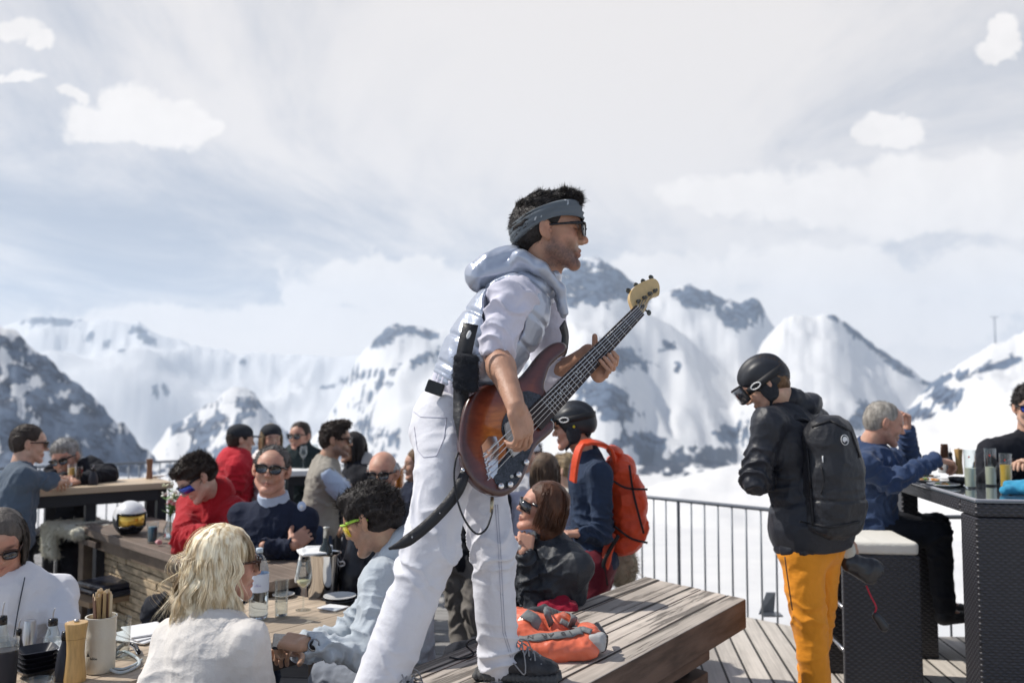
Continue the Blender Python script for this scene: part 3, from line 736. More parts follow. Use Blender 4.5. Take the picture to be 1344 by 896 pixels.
def hair_mat(name, col=(.1, .1, .1), rough=.55):
    return mat(name, col, rough, bump=(140, .5, 3), var=.45, varscale=30, spec=.4, stretch=(1, 1, .35))
def fuzz(ve, nr, n, L, flow, width=.0012, seed=0, mask=None, curl=.4, segs=3):
    """short tapering hairs growing out of a surface"""
    rng = np.random.RandomState(seed); ids = np.arange(len(ve)) if mask is None else np.where(mask)[0]
    ids = rng.choice(ids, n); v = []; f = []; k = 0
    base = ve[ids]+rng.normal(0, .0015, (n, 3)); d = nr[ids]*.4+np.asarray(flow)*1.6+(np.stack([vn(base*60, 31), vn(base*60, 32), vn(base*60, 33)], -1)-.5)*1.8+rng.normal(0, .16, (n, 3)); d /= np.linalg.norm(d, axis=1)[:, None]
    sd_ = np.cross(d, rng.normal(0, 1, (n, 3))); sd_ /= np.linalg.norm(sd_, axis=1)[:, None]
    bend = rng.normal(0, curl, (n, 3)); LL = L*rng.uniform(.5, 1.2, n)
    rows = []
    for j in range(segs+1):
        t = j/segs; p = base+(d*t+bend*t*t*.5)*LL[:, None]; w = width*(1-t*.85)
        rows.append((p-sd_*w, p+sd_*w))
    V_ = np.stack([q for r in rows for q in r], 1)          # n, 2(segs+1), 3
    m2 = 2*(segs+1); V_ = V_.reshape(-1, 3)
    F_ = np.concatenate([np.stack([np.arange(n)*m2+2*j, np.arange(n)*m2+2*j+1, np.arange(n)*m2+2*j+3, np.arange(n)*m2+2*j+2], 1) for j in range(segs)])
    return V_, F_
def short_hair(style, vox=.004, seed=1, w=1.):
    """style: short / crew / sides (bald on top) / swept; local head frame"""
    s = SDF(vox)
    if style == 'buzz':
        s.ell((0, -.016, .041), (.0785, .0955, .0845), k=.01); s.ell((0, -.05, .0), (.071*w, .060, .07), k=.03); s.ell((0, .105, .06), (.065, .075, .065), k=.012, sub=True); amp = .0015
    elif style == 'receding':
        s.ell((0, -.018, .044), (.081*w, .097, .084), k=.01); s.ell((0, -.05, .0), (.076*w, .062, .07), k=.03); s.ell((0, .112, .062), (.060, .080, .062), k=.012, sub=True); amp = .004
    elif style == 'sides':
        for q in (-1, 1): s.ell((q*.067*w, -.030, .018), (.024, .055, .045), k=.02)
        s.ell((0, -.085, .005), (.06, .028, .045), k=.03)
        amp = .003
    elif style == 'crew':
        s.ell((0, -.018, .046), (.081*w, .097, .085), k=.01); amp = .004
        s.ell((0, -.05, .0), (.074*w, .062, .07), k=.03)
    elif style == 'curly':
        s.ell((0, -.020, .048), (.086*w, .102, .086), k=.02); s.ell((0, -.055, .01), (.078*w, .066, .075), k=.03); s.ell((0, .055, .098), (.058, .042, .028), k=.03); amp = .009
    elif style == 'quiff':
        s.ell((0, -.018, .050), (.082*w, .100, .088), k=.02); s.ell((0, .045, .118), (.052, .05, .026), k=.03); s.ell((0, -.055, .0), (.074*w, .062, .07), k=.03); amp = .006
    else:
        s.ell((0, -.018, .050), (.085*w, .102, .090), k=.02); s.ell((0, -.055, .0), (.077*w, .065, .072), k=.03); s.ell((0, .055, .10), (.055, .035, .028), k=.03); amp = .007
    # clear the face, ears and nape
    s.ell((0, .118, -.02), (.075, .085, .092), k=.012, sub=True)
    for q in (-1, 1): s.ell((q*.09, .012, -.012), (.03, .034, .040), k=.01, sub=True)
    s.ell((0, .01, -.105), (.12, .12, .07), k=.01, sub=True)
    ve, fa = s.build(disp=lambda p, n: amp*(folds(p, 24, seed, (1, .5, 1))*2.2+.2))
    return ve, fa
def strands(H, sc, n, L, rad_prof, phi=(58, 302), wave=.006, width=.0022, seed=0, top=(0, -.005, .128), R=(.086, .104, .092), part=0., fringe=0, segs=16, lump=.012):
    """long hair falling from the crown over an envelope; L = length below the skull's equator (function of phi or number)"""
    rng = np.random.RandomState(seed); v = []; f = []; k = 0
    for i in range(n):
        ph = rad(rng.uniform(*phi)); shell = rng.uniform(.90, 1.05); cl = int(math.degrees(ph)/14+rng.uniform(0, .9)); cr = np.random.RandomState(cl*7+seed)
        cph, camp, cfr = cr.uniform(0, 6.28), cr.uniform(.5, 1.4), cr.uniform(.8, 1.3)
        Lr = (L(math.degrees(ph)) if callable(L) else L)*rng.uniform(.82, 1.04); t0 = rng.uniform(0.02, .75)
        if rng.rand() < .25: t0 = .02
        pr = []; lumpc = lump*(vn(np.array([[math.cos(ph)*3, math.sin(ph)*3, 2.]]), seed)[0]-.5)*2
        # keep strands off the face: pull the ones that start in front backwards
        for j in range(segs+1):
            t = j/segs; Ltot = 1.35*R[2]+Lr; s_ = t*Ltot; a = min(s_/(1.35*R[2]), 1)
            a = t0+(1-t0)*a if t0 < .9 else a
            th = a*math.pi/2; phj = ph*1.0
            x, y, z = math.sin(th)*math.sin(phj)*R[0], math.sin(th)*math.cos(phj)*R[1], math.cos(th)*R[2]
            dn = max(0, s_-1.35*R[2]*(1-0*t0)); g = rad_prof(dn, math.degrees(ph)) if dn > 0 else 1.
            wv = wave*camp*math.sin(dn*38*cfr+cph)*min(1, dn/.05); wv2 = wave*camp*math.cos(dn*31*cfr+cph*1.7)*min(1, dn/.05)
            p = V(x*g, y*g, z-dn)*V(shell, shell, shell if z > 0 else 1)+V(0, -.012, .036)
            p[0] += (wv+lumpc)*math.cos(phj)+rng.normal(0, .0008); p[1] += -(wv)*math.sin(phj)+wv2*math.cos(phj); p += unit(V(math.sin(phj), math.cos(phj), 0))*(wv2*.7+lumpc*.6)
            pr.append(p)
        sdv = unit(V(math.cos(ph), -math.sin(ph), 0)+rng.normal(0, .5, 3)); w0 = width*rng.uniform(.6, 1.3)
        for j, p in enumerate(pr):
            w_ = w0*(1 if j < segs*.7 else max(.12, (segs-j)/(segs*.3))); v += [p-sdv*w_, p+sdv*w_]
        f += [(k+2*j, k+2*j+1, k+2*j+3, k+2*j+2) for j in range(segs)]; k += 2*(segs+1)
    return np.array(v), np.array(f)
def glasses(H, c, sc, parent, frame, lens, style='wayfarer'):
    """H rows = axes of the head; returns the sunglasses part with its lens children"""
    X = lambda p: c+(H.T @ (np.asarray(p, float)*sc))
    mb = MB()
    if style == 'shield':      # wrap-around sports shield
        def arc(z, r=.0, n=13): return [X((.070*math.sin(a), .045+.072*math.cos(a)+r, z-.012*abs(math.sin(a))**3)) for a in np.linspace(-1.25, 1.25, n)]
        top = arc(.026); mb.tube(top, .0032*sc, 6)
        for q in (-1, 1): mb.ribbon([X((q*.067, .066, .020)), X((q*.078, .03, .018)), X((q*.082, -.01, .012)), X((q*.080, -.03, .0))], H[0]*q, [.013*sc, .010*sc, .008*sc, .006*sc], .003)
        g = mk('sunglasses', mb.out(), frame, parent)
        a, b = arc(.024), arc(-.020, -.004); m2 = MB(); n = len(a)
        m2.add(a+b, [(i, i+1, n+i+1, n+i) for i in range(n-1)]); l = mk('lens', m2.out(), lens, g)
        so = l.modifiers.new('thick', 'SOLIDIFY'); so.thickness = .002
        return g
    hw, hh = (.027, .021) if style == 'wayfarer' else (.030, .019)
    for q in (-1, 1):
        pts = []
        for a in np.linspace(0, 2*math.pi, 21)[:-1]:
            ca, sa = math.cos(a), math.sin(a); e = (abs(ca)**3.2+abs(sa)**3.2)**(-1/3.2)
            x, z = hw*ca*e, hh*sa*e*(1. if sa > 0 else .95)
            x *= 1+.10*(z/hh); pts.append((q*.033+x, .112-.10*((abs(q*.033+x))**2)*8*.12-.010*max(0, abs(q*.033+x)-.02)/.04, .006+z))
        w_ = [X(p) for p in pts]
        mb.tube(w_+[w_[0]], .0026*sc, 6, cap=False)
        # brow thickness
        mb.tube([X((q*.008, .113, .020)), X((q*.034, .112, .026)), X((q*.060, .104, .025))], .0028*sc, 6)
        mb.box(X((q*.0665, .085, .021)), np.array([.0018, .020, .0045])*sc, H)
        mb.ribbon([X((q*.064, .104, .021)), X((q*.074, .06, .019)), X((q*.081, 0, .014)), X((q*.080, -.022, .002))], H[0]*q, [.010*sc, .007*sc, .006*sc, .006*sc], .0035)
    mb.tube([X((-.008, .112, .012)), X((0, .115, .014)), X((.008, .112, .012))], .003*sc, 6)
    g = mk('sunglasses', mb.out(), frame, parent)
    for q in (-1, 1):
        pts = []
        for a in np.linspace(0, 2*math.pi, 21)[:-1]:
            ca, sa = math.cos(a), math.sin(a); e = (abs(ca)**3.2+abs(sa)**3.2)**(-1/3.2)
            x, z = hw*ca*e, hh*sa*e; x *= 1+.10*(z/hh); pts.append(X((q*.033+x, .1115-.010*max(0, abs(q*.033+x)-.02)/.04, .006+z)))
        m2 = MB(); m2.add(pts+[p-H[1]*.002*sc for p in pts], [tuple(range(20))]+[tuple(range(39, 19, -1))]+[(i, (i+1) % 20, 20+(i+1) % 20, 20+i) for i in range(20)])
        mk('lens', m2.out(), lens, g)
    return g
def helmet(H, c, sc, parent, shell, gog, lens, logo, dot=None, goggles_up=True):
    X = lambda p: c+(H.T @ (np.asarray(p, float)*sc))
    s = SDF(.004)
    s.ell((0, -.012, .058), (.098, .122, .098), k=.01)
    s.ell((0, -.03, .02), (.096, .110, .085), k=.02)
    s.ell((0, .118, -.03), (.078, .095, .095), k=.015, sub=True); s.ell((0, 0, -.10), (.2, .2, .075), k=.01, sub=True)
    v, f = s.build(disp=lambda p, n: .0045*np.sin(p[:, 0]*85)*np.clip((p[:, 2]-.05)*20, 0, 1)*(n[:, 2] > 0)*-1)
    h = mk('helmet', (c+(v*sc) @ H, f), shell, parent)
    s = SDF(.004)
    for q in (-1, 1): s.ell((q*.083, -.005, -.028), (.017, .042, .055), k=.01); s.cap((q*.08, .01, -.07), (q*.035, .05, -.115), .008, .006, k=.02)
    s.ell((0, -.08, -.02), (.06, .024, .04), k=.03)
    v, f = s.build(disp=lambda p, n: .003*folds(p, 25, 3)); mk('ear_pads', (c+(v*sc) @ H, f), shell2(), h)
    # goggle strap, frame and lens
    zc = .052 if goggles_up else .02; yf = .128
    pts, nr = [], []
    for a in np.linspace(rad(38), rad(322), 30):
        p = V(.104*math.sin(a), .126*math.cos(a)-.010, zc+.004-.012*math.cos(a)); pts.append(X(p)); nr.append(H.T @ V(math.sin(a), math.cos(a)*.8, 0))
    mb = MB(); mb.ribbon(pts, nr, .036*sc, .004); g = mk('goggles', mb.out(), gog, parent)
    a_ = np.linspace(-.95, .95, 15); fy = lambda a: .022+.122*math.cos(a)
    def band(z0, z1, ro): return [X((.098*math.sin(a), fy(a)+ro, z0-(.01 if z0 < zc else 0)*0)) for a in a_], [X((.098*math.sin(a), fy(a)+ro-.006, z1+.018*math.exp(-(a/.22)**2))) for a in a_]
    t_, b_ = band(zc+.040, zc-.040, .012); m1 = MB(); m1.add(t_+b_, [(i, 15+i, 16+i, i+1) for i in range(14)]); l = mk('lens', m1.out(), lens, g); so = l.modifiers.new('thick', 'SOLIDIFY'); so.thickness = .006
    m1 = MB(); m1.tube(t_+b_[::-1]+[t_[0]], .007*sc, 8, cap=False); mk('goggle_frame', m1.out(), gog, g)
    # oval ring mark on both sides of the strap
    for q in (-1, 1):
        aa = rad(q*68); ctr = V(.107*math.sin(aa), .129*math.cos(aa)-.010, zc+.002); tx = unit(V(math.cos(aa), -math.sin(aa), 0)*V(1, 1.1, 1)); nn = unit(V(math.sin(aa), math.cos(aa), 0))
        m1 = MB(); pp = [X(ctr+tx*.027*math.cos(b)+V(0, 0, 1)*.0135*math.sin(b)+nn*.0015) for b in np.linspace(0, 2*math.pi, 25)]
        m1.tube(pp, .0032*sc, 6, cap=False); mk('strap_mark', m1.out(), logo, g)
    if dot:
        for q in (-1, 1):
            m1 = MB(); m1.ball(X((q*.0985, -.012, .012)), .007*sc); mk('side_button', m1.out(), dot, h)
    return h
def shell2(): return mat('ear pad black', (.018, .02, .026), .8, bump=(60, .3, 3))
def person(label, head, hy, neck, pelvis, ty, hp=0, hr=0, sc=1., sk=None, hair=None, hairm=None, top=None, pants=None, armR=None, armL=None, shw=.185, bulk=1.,
           legs='sit', seat=None, glass=None, female=False, smile=0., beard=0., ears=True, vox=.006, hvox=.0042, fold=.009, sleeve=1., group=None, hem=.10, kneeR=None, kneeL=None,
           footR=None, footL=None, curl=30, palmR=None, palmL=None, shoe=None, handdR=None, handdL=None, collar=None, seed=0, sh=None, belly=0., wide=1., hood=False, hands=(1, 1), cat='person', hsc=None, ground=None, legr=1., lips=None, neckr=1.):
    c = np.asarray(head, float); N = np.asarray(neck, float); Q = np.asarray(pelvis, float)
    dn_ = np.linalg.norm(N-c); N = c+(N-c)*min(1., .160*(hsc or sc)/dn_)
    gz = GZ if ground is None else ground; hs = hsc or sc
    root = thing('person', label, cat, (Q[0], Q[1], gz), group)
    H = fr(hy, hp, hr); T0 = fr(ty); u = unit(N-Q); r = unit(T0[0]-u*np.dot(T0[0], u)); f = np.cross(u, r); T = np.array([r, f, u])
    tl = np.linalg.norm(N-Q)
    SR, SL = (sh if sh is not None else (N-u*.085*sc+r*shw*.9*sc-f*.01, N-u*.085*sc-r*shw*.9*sc-f*.01))
    # arms default: hang down, forearms forward
    def arm(a, s_, side):
        if a is None:
            e = s_-u*.27*sc+r*side*.05-f*.04; w = e+f*.20*sc-V(0, 0, .08)-r*side*.06; return e, w
        return np.asarray(a[0], float), np.asarray(a[1], float)
    ER, WR = arm(armR, SR, 1); EL, WL = arm(armL, SL, -1)
    HR, HL = Q+r*.09*sc-u*.02, Q-r*.09*sc-u*.02
    def leg(k, ft, h, side):
        fwd = unit(V(f[0], f[1], 0)); ws = unit(V(r[0], r[1], 0))
        if k is None:
            k = h+fwd*.42*sc+ws*side*.06-V(0, 0, .02) if legs == 'sit' else V(h[0], h[1], 0)+ws*side*.03+fwd*.03+V(0, 0, gz+.48*sc)
        k = np.asarray(k, float)
        if ft is None: ft = V(k[0], k[1], gz+.09)+(fwd*.03 if legs == 'sit' else -fwd*.02)
        return k, np.asarray(ft, float)
    KR, FR = leg(kneeR, footR, HR, 1); KL, FL = leg(kneeL, footL, HL, -1)
    # ---- body: one continuous mesh
    hs_ = head_sdf((H @ (N-c))/hs, hs, hvox, female, ears and hair not in ('bob', 'long') and not callable(hair), smile, wide); hv, hf = hs_.build(smooth=1)
    tint = face_tint(hv, beard, 1.3 if female else 1.)
    hv = c+(hv*hs) @ H
    s = SDF(.011); s.ell(lerp(Q, N, .68), (.14*sc, .09*sc, .17*sc), T, k=.05); s.ell(lerp(Q, N, .3), (.12*sc, .08*sc, .17*sc), T, k=.06); s.ell(Q, (.13*sc, .1*sc, .1*sc), T, k=.06)
    s.cap(SR, SL, .045*sc, k=.04); s.cap(N+u*.02, N-u*.06*sc, .05*sc, .06*sc, k=.04)
    for (h, k, ft) in ((HR, KR, FR), (HL, KL, FL)): s.cap(h, k, .075*sc, .05*sc, k=.04); s.cap(k, ft, .048*sc, .032*sc, k=.02); s.cap(ft, ft+unit(V(f[0], f[1], 0))*.13-V(0, 0, .05), .03, .025, k=.02)
    bv, bf = s.build(); parts = [(hv, hf), (bv, bf)]; tints = [tint, np.ones((len(bv), 3))]
    for (a, e, w, side, pm, hd, on) in ((SR, ER, WR, 1, palmR, handdR, hands[0]), (SL, EL, WL, -1, palmL, handdL, hands[1])):
        s = SDF(.0042 if vox < .008 else .0055); d = unit(w-e)
        th = .66 if (sleeve > .5 and top) else 1.
        s.cap(a, e, .043*sc*th, .038*sc*th, k=.02); s.cap(e, lerp(e, w, .35), .038*sc*th, .040*sc*th, k=.02); s.cap(lerp(e, w, .35), w, .040*sc*th, (.026 if th == 1 else .022)*sc, k=.02)
        if on:
            s.cap(w-d*.02, w+d*.02, .026*sc, .026*sc, k=.015, fl=(unit(pm) if pm is not None else unit(np.cross(d, r)), 1.25))
            hand(s, w+d*.008, hd if hd is not None else d, pm if pm is not None else -u+f*.2, side, curl if np.isscalar(curl) else curl[0 if side > 0 else 1], sc)
        av, af = s.build(); parts.append((av, af)); tints.append(.94+.1*vn(av*30, 4)[:, None]*np.ones((1, 3)))
    mk('body', joinm(*parts), sk or skin('skin fair', (.52, .32, .23)), root, attrs=np.concatenate(tints))
    # ---- clothes
    if pants:
        s = SDF(max(vox, .007)); lr = legr
        s.ell(Q-u*.0, (.165*sc*lr, .125*sc, .13*sc), T, k=.04)
        for (h, k, ft) in ((HR, KR, FR), (HL, KL, FL)):
            s.cap(h, k, .094*sc*lr, .070*sc*lr, k=.035); s.cap(k, lerp(k, ft, .95), .068*sc*lr, .055*sc*lr, k=.02)
        v, fa = s.build(disp=lambda p, n: fold*1.3*folds(p, 8, 11+seed)+fold*.3*folds(p, 19, seed+5)+rings(p, HR, KR, 1., fold*1.2, .13, 8, seed)+rings(p, HL, KL, 1., fold*1.2, .13, 8, seed)); mk('trousers', (v, fa), pants, root)
    s = SDF(.007); fw = unit(V(f[0], f[1], 0))
    for nm, ft in (('shoe', FR), ('shoe', FL)):
        s = SDF(.007); s.cap(ft+V(0, 0, .02), ft-V(0, 0, .03), .046, .044, k=.02); s.cap(ft-V(0, 0, .045)-fw*.02, ft+fw*.14-V(0, 0, .055), .042, .036, k=.03); (ft[2]-gz < .16) and s.box(V(ft[0], ft[1], gz+.012)+fw*.055, (.045, .14, .012), np.array([np.cross(fw, V(0, 0, 1)), fw, V(0, 0, 1)]), k=.01)
        mk(nm, s.build(), shoe or mat('shoe dark', (.03, .03, .035), .6, bump=(40, .4, 3)), root)
    if top:
        b = bulk; s = SDF(vox)
        s.ell(lerp(Q, N, .70), (.168*sc*b, (.112+(.012 if female else 0))*sc*b, .185*sc), T, k=.05)
        s.ell(lerp(Q, N, .34)+f*belly*.4, (.150*sc*b, (.112+belly)*sc*b, .18*sc), T, k=.06)
        s.ell(Q+u*.0, (.166*sc*b, .128*sc*b, .12*sc), T, k=.06)
        
        for q_ in (SR, SL): s.cap(N-u*.035*sc, q_+u*.012, .052*sc*b, .050*sc*b, k=.035); s.cap(lerp(N, q_, .5)-u*.07, q_-u*.02, .07*sc*b, .054*sc*b, k=.04)
        s.cap(N-u*.0, N-u*.08*sc, .060*sc*neckr, .08*sc, k=.04)
        if female:
            for q in (-1, 1): s.ell(lerp(Q, N, .66)+f*.085*sc+r*q*.07*sc, (.06*sc, .05*sc, .06*sc), T, k=.03)
        for (a, e, w) in ((SR, ER, WR), (SL, EL, WL)):
            ew = sleeve
            s.cap(a, e, .058*sc*b, .050*sc*b, k=.035)
            if ew > .05: s.cap(e, lerp(e, w, ew), .050*sc*b, (.050-.013*ew)*sc*b, k=.02)
        # the neck hole and hem
        s.cut(Q-u*(hem+.0), -u)
        s.cap(c, N+u*.01, .052*hs*neckr, .056*hs*neckr, k=.008, sub=True)
        if ew_end(sleeve):
            for (e, w) in ((ER, WR), (EL, WL)):
                d = unit(w-e); s.cap(lerp(e, w, sleeve)+d*.05, lerp(e, w, sleeve)+d*.002, .03*sc, .03*sc, k=.004, sub=True)
        v, fa = s.build(disp=lambda p, n: 1.6*fold*folds(p, 7.5, seed+2, (1, 1, .8))+fold*.6*folds(p, 19, seed+5)+rings(p, SR, ER, .95, fold*1.9, .12, 15, seed)+rings(p, SL, EL, .95, fold*1.9, .12, 15, seed)+rings(p, ER, WR, .75, fold*1.3, .10, 22, seed)+rings(p, EL, WL, .75, fold*1.3, .10, 22, seed)+rings(p, Q, N, .18, fold*1.2, .12, 13, seed))
        tm = mk('top', (v, fa), top, root)
        if collar:      # (kind, material)
            s = SDF(.0045); kd = collar[0]; r0 = .080 if kd != 'high' else .068
            up = unit(c-N); hh_ = .05 if kd == 'shirt' else .06
            s.cap(N-up*.02, N+up*hh_, r0*sc, (r0-.006)*sc, k=.01, fl=None); s.cap(N-up*.06, N+up*.12, .056*sc, .056*sc, k=.004, sub=True); s.cut(N+up*hh_, up); s.cut(N-up*.03, -up)
            v, fa = s.build(disp=lambda p, n: .003*folds(p, 15, 3)); mk('collar', (v, fa), collar[1], root)
        if hood:
            s = SDF(.006); hc = N-f*.055*sc+u*.0; s.ell(hc+u*.02, (.125*sc, .075*sc, .085*sc), T, k=.03); s.cap(hc+r*.09*sc+f*.05, N+f*.075*sc-u*.05+r*.04, .034*sc, .022*sc, k=.03); s.cap(hc-r*.09*sc+f*.05, N+f*.075*sc-u*.05-r*.04, .034*sc, .022*sc, k=.03)
            s.ell(c-u*.03, (.078*sc, .09*sc, .12*sc), T, k=.02, sub=True)
            v, fa = s.build(disp=lambda p, n: .012*folds(p, 11, 8+seed)); mk('hood', (v, fa), top if hood is True else hood, root)
    # ---- hair
    if hair in ('short', 'crew', 'curly', 'quiff', 'sides', 'receding', 'buzz'):
        v, fa = short_hair(hair, .0045, seed, wide*(.95 if female else 1)); nr = vnormals(v, fa)
        n_, L_ = {'short': (2600, .022), 'crew': (1800, .010), 'curly': (4800, .017), 'quiff': (2800, .022), 'sides': (900, .010), 'receding': (2600, .011), 'buzz': (2600, .006)}[hair]
        if hvox > .005: n_ = n_//3
        mask = (v[:, 2] > -.03) & ((abs(v[:, 0]) > .05) | (v[:, 1] < .06) | (v[:, 2] > .08))
        fz = fuzz(v, nr, n_, L_, (0, -.25 if hair != 'quiff' else .5, .1), .0011 if hvox < .005 else .002, seed, mask=mask, curl=.9 if hair == 'curly' else .4)
        v2, f2 = joinm((v, fa), fz); mk('hair', (c+(v2*hs) @ H, f2), hairm, root)
    elif hair == 'bob' or hair == 'long' or callable(hair):
        if callable(hair): v, fa = hair(seed)
        else:
            L_ = .12 if hair == 'bob' else .24
            prof = (lambda d, ph: 1.06+.5*min(d, .06)-(.9*max(0, d-.09) if hair == 'bob' else .6*max(0, d-.05)))
            a = strands(H, hs, 2400 if hvox < .005 else 600, L_, prof, seed=seed, wave=.003, width=.0016 if hvox < .005 else .004, phi=(62, 298))
            s = SDF(.006); s.ell((0, -.018, .05), (.084, .102, .09), k=.02); s.cap((0, -.045, .0), (0, -.055, -L_*.75), .082, .070, k=.03, fl=((0, 1, 0), 1.25)); s.ell((0, .115, -.03), (.07, .085, .12), k=.012, sub=True); s.ell((0, .05, -.12), (.055, .09, .09), k=.012, sub=True)
            v, fa = joinm(a, s.build(disp=lambda p, n: .006*folds(p, 22, 1, (1, 1, .2))))
        mk('hair', (c+(v*hs) @ H, fa), hairm, root)
    if glass: glasses(H, c, hs, root, *glass)
    return dict(root=root, H=H, T=T, c=c, N=N, Q=Q, r=r, f=f, u=u, hs=hs, SR=SR, SL=SL, ER=ER, EL=EL, WR=WR, WL=WL)
def ew_end(s_): return s_ > .05
blk = mat('black plastic', (.012, .012, .016), .25)
lensk = mat('dark lens', (.015, .014, .018), .05, spec=.8, coat=1)
# ================================================================ furniture
def table(label, a, b, z, w, far, right=0., left=0., th=.05, topm=None, legm=None, group=None, gz=GZ, legs=((.12, .15), (.12, .85), (.9, .15), (.9, .85)), apron=True, lw=.04, skirt=.02):
    """near edge from a to b (world xy), depth w to the far side"""
    a = V(a[0], a[1], 0); b = V(b[0], b[1], 0); d = unit(b-a); p = V(-d[1], d[0], 0)
    if p[1] < 0: p = -p
    a = a-d*left; b = b+d*right
    r = thing('table', label, 'table', V(*(lerp(a, b, .5)+p*w/2)[:2], gz), group)
    r0 = lerp(a, b, .5)+p*w/2; Z = V(0, 0, z); nb = max(3, round(w/.135)); mb = MB(); L = np.linalg.norm(b-a)
    M = np.array([d, p, V(0, 0, 1)])
    for k in range(nb): mb.box(a+d*L/2+p*(w*(k+.5)/nb)+V(0, 0, z-th/2), (L/2+random.uniform(-.004, .004), w/nb/2-.0015, th/2-random.uniform(0, .0015)), M)
    mk('tabletop', mb.out(), topm, r, bevel=.004)
    for (s_, t_) in legs:
        m2 = MB(); c = a+d*L*s_+p*w*t_; m2.box(V(c[0], c[1], (z-th+gz)/2), (lw, lw, (z-th-gz)/2), M); mk('leg', m2.out(), legm, r, bevel=.004)
    if apron:
        for t_ in (.1, .9):
            m2 = MB(); m2.box(a+d*L/2+p*w*t_+V(0, 0, z-th-.045), (L*.42, .015, .042), M)
            mk('apron', m2.out(), legm, r, bevel=.002)
    return dict(root=r, a=a, b=b, d=d, p=p, z=z, w=w, L=L, M=M)
def dirm(name, col, d, **k): return planks(name, col, 10., np.array([-d[1], d[0], 0]), groove=False, **k)
a1, b1 = PZ(188, 889, .6), PZ(397, 832, .6); d1 = unit(b1-a1)
woodA = dirm('weathered table wood', (.56, .45, .34), d1, var=.4, rough=.6, bumps=.5)
woodDark = mat('dark stained wood', (.085, .06, .048), .6, bump=(9, .5, 6), var=.5, varscale=12, stretch=(1, 1, .2))
T1 = table('weathered wooden table in the foreground with bottle, glasses and pepper mill', a1, b1, .6, .66, 0, right=.45, left=1.5, topm=woodA, legm=woodDark)
a2, b2 = PZ(97, 688, .68), PZ(345, 765, .68); d2 = unit(b2-a2)
woodB = dirm('grey brown table wood', (.27, .21, .17), d2, var=.45, rough=.6, bumps=.5)
T2 = table('long dark wooden table with ski helmet and flower vase on it', a2, b2, .68, .56, 0, topm=woodB, legm=mat('brown post', (.16, .115, .08), .65, bump=(9, .5, 6), var=.3), legs=((.04, .12), (.04, .88), (.95, .12), (.95, .88)), lw=.05)
# split-stone panel under the long table
pm = mat('beige split wood panel', (.52, .40, .26), .85, bump=(16, .8, 5), var=.45, varscale=10, stretch=(1, 1, 4))
mb = MB(); L = T2['L']
for i in range(6):
    for j in range(17): mb.box(T2['a']+T2['d']*(L*.13+i*.252+(j % 2)*.11)+T2['p']*(.10+random.uniform(0, .012))+V(0, 0, GZ+.06+j*.046), (.122, .012, .0205), T2['M'])
mk('front_panel', mb.out(), pm, T2['root'], bevel=.004)
a3, b3 = PZ(43, 643, .94), PZ(228, 632, .94); d3 = unit(b3-a3)
woodC = dirm('pale high table wood', (.66, .52, .37), d3, var=.3, rough=.55)
blackm = mat('black steel frame', (.02, .022, .028), .5, bump=(30, .1, 2))
T3 = table('high pale wooden table with black legs at far left by the railing', a3, b3, .94, .5, 0, topm=woodC, legm=blackm, lw=.035, left=.3, legs=((.10, .2), (.38, .8), (.55, .2), (.95, .2), (.95, .8)))
# high table with white cloth in the middle distance
a4, b4 = PZ(372, 618, .92), PZ(455, 616, .92)
white = mat('white cloth', (.78, .78, .78), .8, bump=(20, .2, 3))
T4 = table('white topped high table crowded with glasses behind the navy sweater man', a4, b4, .92, .7, 0, topm=white, legm=blackm, lw=.03)
a5, b5 = PZ(455, 640, .80), PZ(530, 640, .80)
T5 = table('dark side table beside the tan vest man with snacks', a5, b5, .80, .5, 0, topm=woodDark, legm=blackm, lw=.03)
# the thick plank platform the musician stands on
nd = unit(PZ(800, 882, .66)-A_); fd = unit(PZ(743, 796, .66)-B_)
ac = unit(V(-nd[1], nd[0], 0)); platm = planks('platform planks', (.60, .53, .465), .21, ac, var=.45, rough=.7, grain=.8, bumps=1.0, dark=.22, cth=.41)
sidem = mat('platform shaded side wood', (.12, .075, .055), .6, bump=(7, .6, 6), var=.5, varscale=9, stretch=(.4, .4, 2.5))  # dark brown has the shade of the side faces and base put into its colour
r = thing('plank_platform', 'thick weathered wooden plank bench that the musician stands on', 'bench', V(*(lerp(A_, B_, .5)+nd*1.3)[:2], 0))
poly = [A_, B_, B_+fd*3.3, A_+nd*3.3]; poly = [V(p[0], p[1], .66) for p in poly]
W_ = 5; wc = [0, .17, .41, .60, .83, 1]
for k in range(W_):
    t0, t1 = wc[k]+.0012, wc[k+1]-.0012; o_ = random.uniform(-.006, .006)
    pp = [lerp(poly[0], poly[1], t0)-nd*o_, lerp(poly[0], poly[1], t1)-nd*o_, lerp(poly[3], poly[2], t1), lerp(poly[3], poly[2], t0)]
    mb = MB(); mb.prism([p-V(0, 0, .001*(k % 2)) for p in pp], V(0, 0, 1), .135)
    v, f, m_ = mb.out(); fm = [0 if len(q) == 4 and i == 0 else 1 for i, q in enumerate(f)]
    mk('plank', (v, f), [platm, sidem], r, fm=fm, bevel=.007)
ins = unit(B_-A_)
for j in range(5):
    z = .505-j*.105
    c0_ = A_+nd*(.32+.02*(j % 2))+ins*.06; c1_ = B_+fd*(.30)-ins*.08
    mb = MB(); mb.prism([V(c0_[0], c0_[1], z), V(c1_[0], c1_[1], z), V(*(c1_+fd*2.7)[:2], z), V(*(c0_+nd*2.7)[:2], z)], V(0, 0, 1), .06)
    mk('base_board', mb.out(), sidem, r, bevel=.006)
mb = MB(); c0_ = A_+nd*.42+ins*.12; c1_ = B_+fd*.42-ins*.14
mb.prism([V(c0_[0], c0_[1], .524), V(c1_[0], c1_[1], .524), V(*(c1_+fd*2.4)[:2], .524), V(*(c0_+nd*2.4)[:2], .524)], V(0, 0, 1), .53); mk('core', mb.out(), blackm, r, smooth=False)
